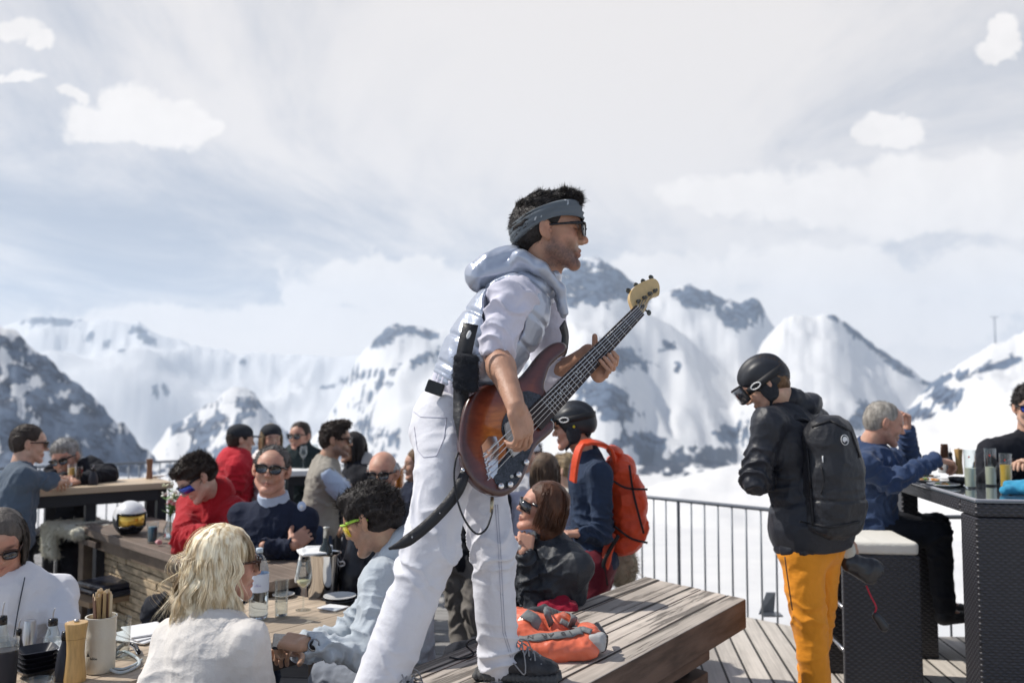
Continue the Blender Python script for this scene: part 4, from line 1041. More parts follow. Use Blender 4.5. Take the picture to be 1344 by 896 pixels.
# ---- woven bar on the right
def wovenm(name, col, s=70):
    if name in MC: return MC[name]
    m_ = bpy.data.materials.new(name); m_.use_nodes = True; t = NT(m_.node_tree); b = t.n['Principled BSDF']
    oc = t.new('ShaderNodeTexCoord').outputs['Object']; sp = t.new('ShaderNodeSeparateXYZ', ins={0: oc}).outputs
    h = t.m('ADD', sp[0], sp[1]); zc = sp[2]
    row = t.m('FLOOR', t.m('MULTIPLY', zc, s)); ph = t.m('MULTIPLY', t.m('MODULO', row, 2.), math.pi)
    w1 = t.m('SINE', t.m('ADD', t.m('MULTIPLY', h, s*2.6), ph)); w2 = t.m('ABSOLUTE', t.m('SINE', t.m('MULTIPLY', zc, s*math.pi)))
    hh = t.m('MULTIPLY', t.m('ADD', t.m('MULTIPLY', w1, .5), .5), w2)
    c = t.mix(hh, tuple(x*.35 for x in col), col); t.set(b.inputs['Base Color'], c); b.inputs['Roughness'].default_value = .42
    bp = t.new('ShaderNodeBump'); bp.inputs['Strength'].default_value = .9; bp.inputs['Distance'].default_value = .004; t.l.new(hh, bp.inputs['Height']); t.l.new(bp.outputs[0], b.inputs['Normal'])
    MC[name] = m_; return m_
weave = wovenm('woven black rattan', (.055, .055, .068))
K = PZ(1280, 652, 1.1); K[2] = 0; Mb = np.array([LP, LD, V(0, 0, 1)])
glasst = mat('dark bar glass', (.10, .12, .14), .07, spec=.8, coat=1)
def bar():
    r = thing('bar_table', 'tall black woven rattan bar table with glossy top at the right edge', 'bar table', K+LP*.6+LD*.6)
    Lx, Ly, z = 1.7, 1.25, 1.1
    C_ = lambda x, y, zz: K+LP*x+LD*y+V(0, 0, zz)
    mb = MB()
    mb.box(C_(Lx/2, .10, .50), (Lx/2, .10, .50), Mb); mb.box(C_(.03, Ly/2+.1, 1.035), (.03, Ly/2-.1, .035), Mb)
    mb.box(C_(Lx/2, Ly-.03, 1.035), (Lx/2-.06, .03, .035), Mb); mb.box(C_(Lx-.1, Ly/2+.1, .5), (.1, Ly/2-.1, .5), Mb)
    mb.box(C_(Lx/2, .10, 1.035), (Lx/2, .10, .034), Mb); mb.box(C_(.06, Ly-.06, .5), (.05, .05, .5), Mb)
    mk('woven_frame', mb.out(), weave, r, bevel=.012)
    mb = MB(); mb.box(C_(Lx/2, Ly/2, 1.075), (Lx/2+.002, Ly/2+.002, .0045), Mb); mk('glass_top', mb.out(), glasst, r, bevel=.003)
    mb = MB(); 
    for x, y, sx, sy in ((Lx/2, .012, Lx/2, .012), (.012, Ly/2, .012, Ly/2-.026)): mb.box(C_(x, y, 1.084), (sx, sy, .0045), Mb)
    mk('top_rim', mb.out(), mat('pale rim', (.35, .36, .40), .35), r, bevel=.002)
    return C_
CB = bar(); BARZ = 1.08
cush = mat('cream cushion', (.74, .71, .64), .85, bump=(50, .2, 4), sheen=.2)
def woven_stool(label, c, w, dp, h):
    r = thing('woven_stool', label, 'bar stool', (c[0], c[1], 0), 'woven bar stools at the bar'); c = V(c[0], c[1], 0)
    Q_ = lambda x, y, z: c+LP*x+LD*y+V(0, 0, z)
    mb = MB(); mb.box(Q_(0, -dp/2+.02, h/2), (w/2, .02, h/2), Mb); mb.box(Q_(0, dp/2-.02, h/2), (w/2, .02, h/2), Mb); mb.box(Q_(w/2-.02, 0, h/2), (.02, dp/2-.04, h/2-.001), Mb)
    mb.box(Q_(-.02, 0, h-.03), (w/2-.02, dp/2-.04, .03), Mb); mk('woven_body', mb.out(), weave, r, bevel=.008)
    for z in (.22, .45):
        m2 = MB(); m2.tube([Q_(-w/2+.02, -dp/2+.03, z), Q_(-w/2+.02, dp/2-.03, z)], .012); mk('foot_rail', m2.out(), mat('brushed steel', (.5, .5, .52), .3, 1), r)
    s = SDF(.008); s.box(Q_(0, 0, h+.035), (w/2-.002, dp/2-.002, .034), Mb, rd=.02); v, f = s.build(disp=lambda p, n: .004*folds(p, 8, 2)); mk('cushion', (v, f), cush, r)
    return r
sc_ = P(1160, 800, 4.64)
woven_stool('tall woven bar stool with a cream cushion, front one beside the ski jacket man', (sc_[0]+.02, 4.86), .40, .44, .75)
sc2 = P(1170, 700, 5.55)
woven_stool('tall woven bar stool under the grey haired man in the blue jacket', (sc2[0], 5.55), .40, .40, .75)
# ---- low furniture on the left
def sheepskin(c, sx, sy, z0, label, drop=.12):
    s = SDF(.012); s.box(V(c[0], c[1], z0+.03), (sx, sy, .03), T2['M'], rd=.03, k=.04); s.box(V(c[0], c[1], z0-.06)-T2['p']*(sy)-T2['d']*sx*.6, (sx*.4, .03, drop), T2['M'], rd=.03, k=.05)
    v, f = s.build(disp=lambda p, n: .03*(fbm(p*16, 3, 2)-.4)); nr = vnormals(v, f); fz = fuzz(v, nr, 9000, .018, (0, 0, -.5), .0028, 3, curl=1.2)
    o = mk('sheepskin', joinm((v, f), fz), mat('sheep wool', (.62, .60, .50), .95, sheen=.4), loc=(c[0], c[1], z0)); tag(o, label, 'sheepskin'); return o
def bench(label, c, d, L, w, h, wood, group=None):
    d = unit(V(d[0], d[1], 0)); p = V(-d[1], d[0], 0); M = np.array([d, p, V(0, 0, 1)]); r = thing('bench', label, 'bench', (c[0], c[1], GZ), group); c = V(c[0], c[1], 0)
    mb = MB(); mb.box(c+V(0, 0, h-.02), (L/2, w/2, .02), M); mk('seat', mb.out(), wood, r, bevel=.004)
    for sx in (-1, 1):
        m2 = MB(); m2.box(c+d*sx*(L/2-.1)+V(0, 0, (h-.04+GZ)/2), (.035, w/2-.03, (h-.04-GZ)/2), M); mk('leg', m2.out(), blackm, r, bevel=.004)
    return r
bc = P(112, 690, 6.35)
bench('dark bench under the white sheepskin behind the long table end', (bc[0]+.05, bc[1]+.05), d2, 1.0, .34, .60, woodDark)
sheepskin((bc[0]+.0, bc[1]), .30, .18, .61, 'shaggy cream sheepskin draped over the bench at left')
bn = T2['a']+T2['d']*1.25+T2['p']*.95
bench('dark bench behind the long table where the navy sweater man sits', (bn[0], bn[1]), d2, 1.9, .34, .27, woodDark)
# stool with dark folded cushions
st = PZ(150, 775, .30)
def stool():
    r = thing('stool', 'low wooden stool with dark frame holding two flat cushions', 'stool', (st[0], st[1], GZ)); c = V(st[0], st[1], 0); M = T1['M']
    mb = MB(); mb.box(c+V(0, 0, .28), (.26, .19, .018), M); mk('seat', mb.out(), dirm('stool top wood', (.42, .29, .18), d1), r, bevel=.003)
    for sx in (-1, 1):
        for sy in (-1, 1):
            m2 = MB(); m2.box(c+M[0]*sx*.23+M[1]*sy*.16+V(0, 0, .03), (.018, .018, .23), M); mk('leg', m2.out(), blackm, r, bevel=.002)
stool()
for k in range(2):
    s = SDF(.007); s.box(V(st[0]+.05-.02*k, st[1]+.02, .318+k*.042), (.22-.01*k, .17, .02), T1['M'], rd=.018); v, f = s.build(disp=lambda p, n: .006*folds(p, 9, k))
    o = mk('seat_cushion', (v, f), mat('navy vinyl', (.02, .024, .04), .28, bump=(20, .3, 4), coat=.4)); tag(o, ('flat dark cushion lying directly on the low wooden stool', 'flat dark cushion on top of the other on the low stool')[k], 'cushion', 'flat dark cushions on the low stool')
cw = PZ(213, 760, .36); s = SDF(.007); s.box(V(cw[0]+.1, cw[1]+.1, .36), (.17, .15, .035), T2['M'], rd=.025); v, f = s.build(disp=lambda p, n: .004*folds(p, 8, 4))
r = thing('seat_box', 'dark seat box with pale cushion tucked under the long table', 'seat', (cw[0]+.1, cw[1]+.1, GZ)); mk('cushion', (v, f), mat('pale grey cushion', (.52, .53, .53), .8, bump=(40, .2, 3)), r)
mb = MB(); mb.box(V(cw[0]+.1, cw[1]+.1, .06), (.165, .145, .26), T2['M']); mk('box', mb.out(), blackm, r, bevel=.006)
# ================================================================ the bass guitar
G0 = P(657, 597, 2.62); G1 = P(838, 408, 3.02)
ga = unit(G1-G0); gn = V(.30, -1, .10); gn = unit(gn-np.dot(gn, ga)*ga); gb = np.cross(gn, ga)   # a along the neck, b towards the bass side, n out of the front
GS = np.linalg.norm(G1-G0)
g2 = lambda px, py, off=0.: PP(px, py, G0+gn*off, gn)
def gl(a, b, off=0.): return G0+ga*a+gb*b+gn*off
def loc2(px, py): q = g2(px, py)-G0; return np.dot(q, ga), np.dot(q, gb)
def smooth_poly(pts, n=90): 
    p = [np.array(q, float) for q in pts]; m_ = len(p); o = []
    for i in range(n):
        t = i/n*m_; k = int(t); t -= k; a, b, c, d = p[(k-1) % m_], p[k % m_], p[(k+1) % m_], p[(k+2) % m_]
        o.append(.5*((2*b)+(c-a)*t+(2*a-5*b+4*c-d)*t*t+(3*b-a-3*c+d)*t**3))
    return o
def burst():
    m_ = bpy.data.materials.new('sunburst lacquer'); m_.use_nodes = True; t = NT(m_.node_tree); b = t.n['Principled BSDF']
    at = t.new('ShaderNodeSeparateXYZ', ins={0: t.new('ShaderNodeAttribute', attribute_name='tint').outputs['Vector']}).outputs[0]
    oc = t.new('ShaderNodeTexCoord').outputs['Object']; gr = t.noise(t.vm('MULTIPLY', oc, (14, 14, 50)), 1.5, 4, .6, .5)
    cr = t.new('ShaderNodeValToRGB'); e = cr.color_ramp.elements; e[0].position = .05; e[0].color = (.060, .012, .008, 1); e[1].position = 1.; e[1].color = (.66, .21, .035, 1)
    for p_, c_ in ((.34, (.13, .020, .010, 1)), (.66, (.30, .058, .016, 1))): q = e.new(p_); q.color = c_
    t.l.new(at, cr.inputs[0]); c = t.mix(t.m('MULTIPLY', t.smooth(gr, .35, .65), .35), cr.outputs[0], (.25, .05, .01), 'MULTIPLY')
    t.set(b.inputs['Base Color'], c); b.inputs['Roughness'].default_value = .3; b.inputs['Coat Weight'].default_value = 1; b.inputs['Coat Roughness'].default_value = .04
    return m_
def bass():
    r = thing('bass_guitar', 'sunburst five string electric bass guitar played by the man in white', 'bass guitar', g2(640, 620))
    outline = [(745, 452), (744, 462), (734, 470), (724, 480), (719, 494), (716, 508), (722, 520), (712, 532), (706, 548), (712, 552), (722, 549), (729, 553), (728, 564), (718, 574), (706, 585), (699, 600), (691, 622), (680, 640), (663, 650), (645, 648), (626, 637), (613, 618), (606, 594), (605, 566), (609, 540), (617, 520), (632, 506), (650, 502), (668, 502), (684, 494), (697, 480), (709, 464), (722, 452), (736, 447)]
    pts = smooth_poly([loc2(*p) for p in outline], 120)
    # body as an SDF-free lofted slab with rolled edges: nested rings
    P2 = np.array(pts); n = len(P2); ctr = P2.mean(0)
    tang = np.roll(P2, -1, 0)-np.roll(P2, 1, 0); nrm = np.stack([tang[:, 1], -tang[:, 0]], 1); nrm /= np.linalg.norm(nrm, axis=1)[:, None]
    area = .5*np.sum(P2[:, 0]*np.roll(P2[:, 1], -1)-np.roll(P2[:, 0], -1)*P2[:, 1])
    if area < 0: nrm = -nrm       # outward
    # interior grid: distance based tint
    gx = np.arange(P2[:, 0].min()-.01, P2[:, 0].max()+.01, .004); gy = np.arange(P2[:, 1].min()-.01, P2[:, 1].max()+.01, .004)
    X, Y_ = np.meshgrid(gx, gy, indexing='ij'); q = np.stack([X.ravel(), Y_.ravel()], 1)
    ins = np.zeros(len(q), bool); dist = np.full(len(q), 9.)
    for i in range(n):
        a, b = P2[i], P2[(i+1) % n]
        c = ((a[1] > q[:, 1]) != (b[1] > q[:, 1])) & (q[:, 0] < (b[0]-a[0])*(q[:, 1]-a[1])/((b[1]-a[1]) if b[1] != a[1] else 1e-9)+a[0]); ins ^= c
        ab = b-a; t = np.clip(((q-a) @ ab)/np.dot(ab, ab), 0, 1); dist = np.minimum(dist, np.linalg.norm(q-a-t[:, None]*ab, axis=1))
    sd = np.where(ins, -dist, dist).reshape(X.shape)
    TH_ = .021; zs = np.arange(-.034, .035, .004); f3 = np.zeros(X.shape+(len(zs),), np.float32)
    for k, z in enumerate(zs):
        rd = .014; dx = sd+rd; dz = abs(z)-(TH_-rd); f3[:, :, k] = np.sqrt(np.maximum(dx, 0)**2+max(dz, 0)**2)+np.minimum(np.maximum(dx, dz), 0)-rd
    v, fa = _nets(f3, np.array([gx[0], gy[0], zs[0]]), .004)
    for _ in range(2): v = lap(v, fa)
    ix = np.clip(((v[:, 0]-gx[0])/.004).astype(int), 0, len(gx)-1); iy = np.clip(((v[:, 1]-gy[0])/.004).astype(int), 0, len(gy)-1)
    dd = np.clip(-sd[ix, iy]/.10, 0, 1); 
    w = (G0-gn*TH_)+v[:, :1]*ga+v[:, 1:2]*gb+v[:, 2:]*gn
    flip = np.dot(np.cross(ga, gb), gn) < 0
    if flip: fa = fa[:, ::-1]
    dd = np.clip(dd*(v[:, 2] > -.01)*1.05, 0, 1)
    mk('body', (w, fa), burst(), r, attrs=np.stack([dd]*3, 1))
    def plate(name, px, m_, th=.003, off=.003, parent=r, bev=0, n=80, smoothp=True):
        pts = [loc2(*p) for p in px]; pts = smooth_poly(pts, n) if smoothp else pts
        ar = sum(pts[i][0]*pts[(i+1) % len(pts)][1]-pts[(i+1) % len(pts)][0]*pts[i][1] for i in range(len(pts)))
        if (ar < 0): pts = pts[::-1]
        mb = MB(); mb.prism([gl(p[0], p[1], off) for p in pts], gn, th); return mk(name, mb.out(), m_, parent, smooth=False, bevel=bev)
    pearl = mat('black pearl pickguard', (.022, .024, .032), .16, bump=(60, .15, 3), var=.9, varscale=60, coat=.8)
    plate('pickguard', [(702, 516), (710, 520), (712, 532), (704, 548), (700, 564), (698, 585), (690, 606), (684, 622), (676, 636), (660, 641), (650, 634), (648, 622), (656, 606), (664, 596), (664, 580), (658, 566), (660, 550), (668, 536), (678, 520), (690, 513)], pearl)
    chrome = mat('chrome', (.75, .75, .77), .14, 1)
    # bridge
    br = plate('bridge', [(631, 585), (640, 573), (650, 573), (654, 584), (652, 618), (646, 628), (640, 628)], chrome, .005, .006, smoothp=False)
    for k in range(5):
        m2 = MB(); c = g2(641+1.5*k, 592+7.6*k, .012); m2.box(c, (.012, .0055, .006), np.array([ga, gb, gn])); m2.tube([c-ga*.012, c-ga*.026], .0018, 6); mk('saddle', m2.out(), chrome, br, bevel=.001)
    plate('pickup', [(661, 557), (668, 552), (672, 562), (686, 583), (680, 594), (672, 600), (664, 585)], mat('pickup cream', (.55, .55, .53), .35), .012, .013, smoothp=False)
    for k, (x, y) in enumerate([(656, 638), (668, 636), (679, 623), (689, 607)]):
        m2 = MB(); M = np.array([ga, gb, gn]); m2.lathe(g2(x, y, .003), [(.0095, 0), (.0095, .011), (.008, .014), (0, .015)], 18, M=M); mk('control_knob', m2.out(), chrome, r)
    m2 = MB(); m2.lathe(g2(671, 625, .003), [(.0055, 0), (.005, .006), (0, .0065)], 12, M=np.array([ga, gb, gn])); mk('jack_plate', m2.out(), mat('pickup cream'), r)
    # neck, fretboard, frets, strings
    s0, s1 = np.dot(g2(700, 553)-G0, ga), GS
    na = .16
    cen = lambda a: (loc2(838, 408)[1]*(a/GS))
    wdt = lambda a: .0375-.0145*max(0, (a-na)/(s1-na))
    neckw = mat('maple neck', (.62, .40, .16), .3, bump=(20, .05, 3), var=.15, coat=.5)
    mb = MB(); nsg = 14; rows = []
    for i in range(nsg+1):
        a = na+.03+(s1-na-.03)*i/nsg; w_ = wdt(a)
        for j in range(9):
            q_ = math.pi*j/8; rows.append(gl(a, cen(a)+w_*math.cos(q_), .004-.020*math.sin(q_)))
    mb.add(rows, [(i*9+j, i*9+j+1, (i+1)*9+j+1, (i+1)*9+j) for i in range(nsg) for j in range(8)]+[(i*9+8, i*9, (i+1)*9, (i+1)*9+8) for i in range(nsg)])
    mk('neck', mb.out(), neckw, r)
    mb = MB(); mb.prism([gl(na, -wdt(na), .012), gl(s1, cen(s1)-wdt(s1), .012), gl(s1, cen(s1)+wdt(s1), .012), gl(na, wdt(na), .012)], gn, .008)
    fb = mk('fretboard', mb.out(), mat('rosewood', (.035, .022, .018), .45, bump=(60, .2, 4)), r, smooth=False)
    mb = MB(); dots = MB()
    for k in range(1, 22):
        a = GS-GS*(1-2**(-k/12)); 
        if a < na+.005: break
        mb.tube([gl(a, cen(a)-wdt(a)*.98, .0125), gl(a, cen(a)+wdt(a)*.98, .0125)], .0012, 5)
        if k in (3, 5, 7, 9, 15, 17, 12):
            a2 = a+GS*(2**(-(k-1)/12)-2**(-k/12))*.5
            for o_ in ((-.3, .3) if k == 12 else (0,)): dots.ball(gl(a2, cen(a2)+wdt(a2)*o_, .0122), (.0035, .0035, .0006), np.array([ga, gb, gn]))
    mk('frets', mb.out(), chrome, fb)['kind'] = 'stuff'; mk('fret_dots', dots.out(), mat('pearl', (.7, .7, .68), .3), fb)
    # headstock
    hd = [(829, 402), (826, 391), (829, 381), (836, 374), (846, 369), (856, 366), (862, 369), (865, 377), (864, 388), (858, 390), (851, 396), (847, 406), (840, 415), (835, 415)]
    hb = plate('headstock', hd, mat('maple face', (.66, .47, .22), .3, var=.2, coat=.5), .016, .004)
    tun = mat('tuner steel', (.10, .10, .09), .3, .9)
    for (x, y, tx, ty) in [(837, 396, 826, 383), (845, 391, 836, 376), (852, 386, 845, 371), (859, 382, 855, 366), (842, 403, 850, 409)]:
        m2 = MB(); M = np.array([ga, gb, gn]); m2.lathe(g2(x, y, .004), [(.0075, 0), (.0075, .004), (.005, .005), (.005, .014), (0, .015)], 14, M=M); a_, b_ = g2(x, y, -.012), g2(tx, ty, -.012)
        dd_ = unit(b_-a_); m2.tube([a_+dd_*.01, b_], .0035, 6); m2.ball(b_+dd_*.006, (.012, .010, .004), np.array([np.cross(dd_, gn), dd_, gn])); mk('tuning_peg', m2.out(), tun, hb)
    for k in range(5):
        t = -.8+.4*k; m2 = MB(); c = g2(641+1.5*k, 592+7.6*k, .018)
        m2.tube([c, gl(s1*.999, cen(s1)+(-t)*wdt(s1)*.8 if np.dot(gb, g2(657, 597)-g2(641, 592)) < 0 else cen(s1)+t*wdt(s1)*.8, .016), g2(*[(837, 396), (845, 391), (852, 386), (859, 382), (842, 403)][k], .012)], .0011+.0002*(4-k), 5)
        mk('string', m2.out(), mat('string steel', (.6, .6, .6), .25, 1), r)
    m2 = MB(); m2.tube([g2(613, 613, -.02), g2(609, 616, -.02)], .006, 8); m2.ball(g2(608, 617, -.02), .008); mk('strap_button', m2.out(), chrome, r)
    # plug and socket
    return r
bassr = bass()
# ================================================================ the musician
def musician():
    Y0 = 2.80
    H = fr(95, 0, 0); hs = 1.05; c = P(722, 307, Y0+.03)
    SRr, SLl = P(672, 392, Y0-.07), P(716, 392, Y0+.26)
    N = P(706, 366, Y0+.06); Q = P(585, 548, Y0+.02)
    f_ = unit(np.cross(unit(N-Q), V(0, -1, 0))); f_ = unit(V(1, -.05, -.4)); u = unit(N-Q); r = unit(np.cross(f_, u)); f_ = np.cross(u, r); T = np.array([r, f_, u])
    root = thing('person', 'man in white trousers and silver hooded vest playing the bass guitar', 'person', P(560, 985, 2.7))
    sk = skin('skin tanned', (.47, .26, .175))
    hv, hf = head_sdf((H @ (N-c))/hs, hs, .0028, smile=1.6, eyes=True).build(smooth=1); tint = face_tint(hv, 1.0); hv = c+(hv*hs) @ H
    ER, WR = P(650, 462, Y0-.10), P(677, 532, 2.51)
    EL, WL = P(722, 500, Y0+.30), P(772, 462, 2.98)
    s = SDF(.004)   # right arm and picking hand
    s.cap(SRr, ER, .040, .038, k=.02); s.cap(ER, lerp(ER, WR, .3), .040, .043, k=.02); s.cap(lerp(ER, WR, .3), WR, .043, .026, k=.02)
    s.cap(lerp(ER, WR, .85), WR+V(0, 0, -.01), .028, .025, k=.012, fl=(unit(V(-.6, 1, 0)), 1.25))
    hand(s, WR, P(692, 585, 2.53)-WR, V(-.75, .6, .1), 1, [22, 30, 38, 44], 1., spread=.16, thumb=.3)
    av, af = s.build(disp=lambda p, n: .0008*folds(p, 30, 3, (1, 1, .3)))
    s = SDF(.004)   # left arm, hand closed round the neck from below
    s.cap(SLl, EL, .046, .043, k=.02); s.cap(EL, lerp(EL, WL, .35), .040, .041, k=.02); s.cap(lerp(EL, WL, .35), WL, .041, .025, k=.02)
    gp = gl(.86*.73, 0, -.035)
    ad = unit(gp-WL)
    # palm behind the neck, fingers come round its far/under side onto the front
    aa = .66*GS; base = gl(aa-.04, -.060, -.030)
    for w_ in (base,): s.cap(WL, w_+ga*.02, .025, .024, k=.015)
    pc = gl(aa, -.050, -.036); s.box(pc, np.array([.040, .028, .014]), np.array([ga, gb, gn]), rd=.013, k=.02)
    for i in range(4):
        a0 = aa+.034-.021*i; p0 = gl(a0, -.052, -.030); r_ = (.0088, .0092, .0090, .0078)[i]
        q1_ = gl(a0+.004, -.070-.004*(i % 2), .000); q2_ = gl(a0+.008, -.052-.003*i, .026); q3_ = gl(a0+.010, -.030+.004*i, .024)
        s.cap(p0, q1_, r_*1.1, r_, k=.006); s.cap(q1_, q2_, r_, r_*.95, k=.003); s.cap(q2_, q3_, r_*.95, r_*.85, k=.003)
    t0_ = gl(aa+.02, -.030, -.036); t1_ = gl(aa+.045, .012, -.040); t2_ = gl(aa+.070, .044, -.030); s.cap(t0_, t1_, .0135, .0115, k=.01); s.cap(t1_, t2_, .0115, .0095, k=.004)
    lv, lf = s.build(disp=lambda p, n: .0008*folds(p, 30, 3))
    s = SDF(.01); s.ell(lerp(Q, N, .65), (.13, .09, .17), T, k=.05); s.ell(lerp(Q, N, .3), (.12, .08, .17), T, k=.06); s.ell(Q, (.10, .07, .09), T, k=.05); s.cap(SRr, SLl, .045, k=.04); s.cap(N, N-u*.06, .05, .06, k=.03)
    # legs: right (near the camera, stretched back) and left (in front)
    HRr, HLl = P(592, 572, Y0-.08), P(622, 580, Y0+.12)
    KR, FR = P(566, 722, Y0-.16), P(487, 930, 2.62)
    KL, FL = P(646, 718, Y0+.02), P(655, 872, 2.92)
    for h, k, ft in ((HRr, KR, FR), (HLl, KL, FL)): s.cap(h, k, .055, .045, k=.03); s.cap(k, ft, .045, .032, k=.02); s.cap(ft, ft+V(.12, -.02, -.06), .03, .025, k=.02)
    tv, tf = s.build()
    body = mk('body', joinm((hv, hf), (av, af), (lv, lf), (tv, tf)), sk, root, attrs=np.concatenate([tint, (.9+.2*vn(av*40, 4))[:, None]*np.ones((1, 3)), (.9+.2*vn(lv*40, 4))[:, None]*np.ones((1, 3)), np.ones((len(tv), 3))]))
    # hair
    s = SDF(.0035); s.ell((0, -.020, .046), (.082, .098, .086), k=.02); s.ell((0, .055, .108), (.046, .045, .028), k=.03); s.ell((0, -.06, .01), (.074, .062, .07), k=.03)
    s.ell((0, .125, -.01), (.075, .085, .094), k=.01, sub=True)
    for q in (-1, 1): s.ell((q*.09, .008, -.012), (.03, .030, .038), k=.008, sub=True)
    s.ell((0, .01, -.115), (.12, .12, .07), k=.01, sub=True)
    v, fa = s.build(disp=lambda p, n: .010*folds(p, 24, 3, (1, .6, 1))+.001); nr = vnormals(v, fa)
    f1 = fuzz(v, nr, 6200, .013, (0, .45, .0), .0009, 4, mask=(v[:, 2] > .07), curl=.7); f2 = fuzz(v, nr, 2200, .010, (0, -.5, -.5), .0009, 5, mask=(v[:, 2] <= .07) & (v[:, 1] < .02), curl=.3)
    f3 = fuzz(v, nr, 1500, .015, (0, .15, .30), .0010, 8, mask=(v[:, 2] > .10) & (v[:, 1] > .035), curl=.8)
    v, fa = joinm((v, fa), f1, f2, f3); mk('hair', (c+(v*hs) @ H, fa), hair_mat('hair near black', (.022, .017, .016)), root)
    # rolled headband, tilted from the nape up to the forehead
    pts, nr, ws = [], [], []
    for a in np.linspace(0, 2*math.pi, 49):
        x, y = .0875*math.sin(a), -.012+.108*math.cos(a); z = .030+.040*math.cos(a)+.020*math.sin(a)**2
        pts.append(c+(V(x, y, z)*hs) @ H); nr.append(V(math.sin(a), math.cos(a), .25*math.cos(a)) @ H); ws.append(.056+.008*math.cos(2*a))
    nn = len(pts); rows = 9; vv = []
    for i in range(nn):
        t_ = unit(pts[min(i+1, nn-1)]-pts[max(i-1, 0)]); k = unit(nr[i]); a_ = unit(np.cross(t_, k))
        for j in range(rows):
            s_ = (j/(rows-1)-.5); vv.append(pts[i]+a_*s_*ws[i]+k*(.002+.004*math.cos(s_*math.pi)+.0035*math.sin(j*2.6+1.5*math.sin(i*.25))))
    hbm = bpy.data.materials.new('grey headband'); hbm.use_nodes = True; t = NT(hbm.node_tree); b = t.n['Principled BSDF']; oc = t.new('ShaderNodeTexCoord').outputs['Object']
    w_ = t.noise(oc, 26, 2, .5, 1.6); t.set(b.inputs['Base Color'], t.mix(t.smooth(w_, .68, .70), (.12, .14, .16), (.5, .53, .56))); b.inputs['Roughness'].default_value = .8
    o = mk('headband', (np.array(vv), np.array([(i*rows+j, i*rows+j+1, (i+1)*rows+j+1, (i+1)*rows+j) for i in range(nn-1) for j in range(rows-1)])), hbm, root)
    so = o.modifiers.new('thick', 'SOLIDIFY'); so.thickness = .003; so.offset = 1
    glasses(H, c, hs, root, blk, lensk)
    # trousers
    wt = mat('white denim', (.70, .70, .75), .8, bump=(90, .18, 5), sheen=.1, var=.05)
    s = SDF(.0055); s.ell(Q+u*.02, (.145, .105, .115), T, k=.05); s.ell(P(584, 575, Y0), (.125, .115, .10), T, k=.05)
    s.cap(P(588, 590, Y0-.07), KR, .096, .076, k=.03); s.cap(KR, lerp(KR, FR, .93), .072, .078, k=.03)
    s.cap(P(622, 588, Y0+.10), KL, .090, .072, k=.03); s.cap(KL, lerp(KL, FL, .95), .068, .066, k=.02)
    s.cut(P(575, 512, Y0), unit(u+V(-.15, 0, .1)))
    s.cut(FL+V(0, 0, .015)*1.2, V(.05, 0, -1)) if False else None
    def dsp(p, n):
        k = .008*folds(p, 5.5, 21, (1, 1, 1.1))+.007*folds(p, 9, 22, (1, 1, 1.4))
        # creases gather behind the knees and round the hips
        g = np.exp(-((p[:, 2]-KR[2])/.12)**2)+.8*np.exp(-((p[:, 2]-HRr[2]+.04)/.09)**2)
        k = k*(.55+.6*g)
        a0, a1 = P(588, 590, Y0-.07), P(622, 588, Y0+.10)
        k += rings(p, a0, KR, 1.0, .020, .13, 10, 3)+rings(p, a0, KR, .25, .006, .10, 9, 4, 1.)+rings(p, KR, FR, .88, .012, .14, 13, 5)+rings(p, a1, KL, 1.0, .018, .12, 11, 6, 2.)+rings(p, KL, FL, .93, .020, .10, 17, 7)
        return k
    v, fa = s.build(disp=dsp); tr = mk('trousers', (v, fa), wt, root)
    # seams: outer leg of the front leg, back pocket
    from mathutils.bvhtree import BVHTree
    bv_ = BVHTree.FromPolygons([tuple(q) for q in v], [tuple(int(i) for i in q) for q in fa])
    def onto(px, py, off=.001):
        d = unit(P(px, py, 3)-V(0, 0, CAMZ)); h = bv_.ray_cast(Vector((0, 0, CAMZ)), Vector(d)); return None if h[0] is None else np.array(h[0])+np.array(h[1])*off
    def seam(pts, name='seam', m_=mat('seam thread', (.46, .46, .54), .9), r_=.0011):
        q = [onto(*p) for p in [(lerp(a, b, t)) for a, b in zip(pts, pts[1:]) for t in np.linspace(0, 1, 10)]]; q = [x for x in q if x is not None]
        if len(q) > 2: mb = MB(); mb.tube(q, r_, 5); mk(name, mb.out(), m_, tr)
    seam([(650, 662), (654, 720), (657, 780), (660, 830), (670, 862)]); seam([(653, 662), (657, 720), (660, 780), (663, 830), (673, 862)])
    seam([(543, 540), (552, 547), (586, 548), (583, 575), (573, 598), (556, 600), (548, 590), (544, 560)], 'back_pocket')
    seam([(602, 552), (606, 600), (604, 620)])
    # belt pack
    M = np.array([unit(V(1, 0, -.35)), V(0, 1, 0), unit(V(.35, 0, 1))]); mb = MB(); mb.box(P(571, 509, Y0-.12), (.028, .014, .02), M); mk('belt_pack', mb.out(), blk, root, bevel=.004)
    # shoes
    bk = mat('black boot leather', (.035, .036, .042), .45, bump=(45, .6, 4), var=.5, varscale=25)
    for nm, ft, dx in (('boot', FL, V(1, -.18, 0)), ('boot', FR, V(1, -.3, 0))):
        if ft is FR: ft = ft+V(.035, 0, 0)
        dx = unit(dx); ly = V(-dx[1], dx[0], 0); M = np.array([dx, ly, V(0, 0, 1)]); zb = .662; o_ = V(ft[0], ft[1], 0)
        hi = .17 if ft is FL else .10; s = SDF(.005); s.cap(o_+V(0, 0, zb+hi), o_+V(0, 0, zb+.08), .056, .048, k=.02); s.cap(o_-dx*.02+V(0, 0, zb+.055), o_+dx*.10+V(0, 0, zb+.050), .046, .042, k=.03); s.ell(o_+dx*.14+V(0, 0, zb+.040), (.062, .046, .034), M, k=.03)
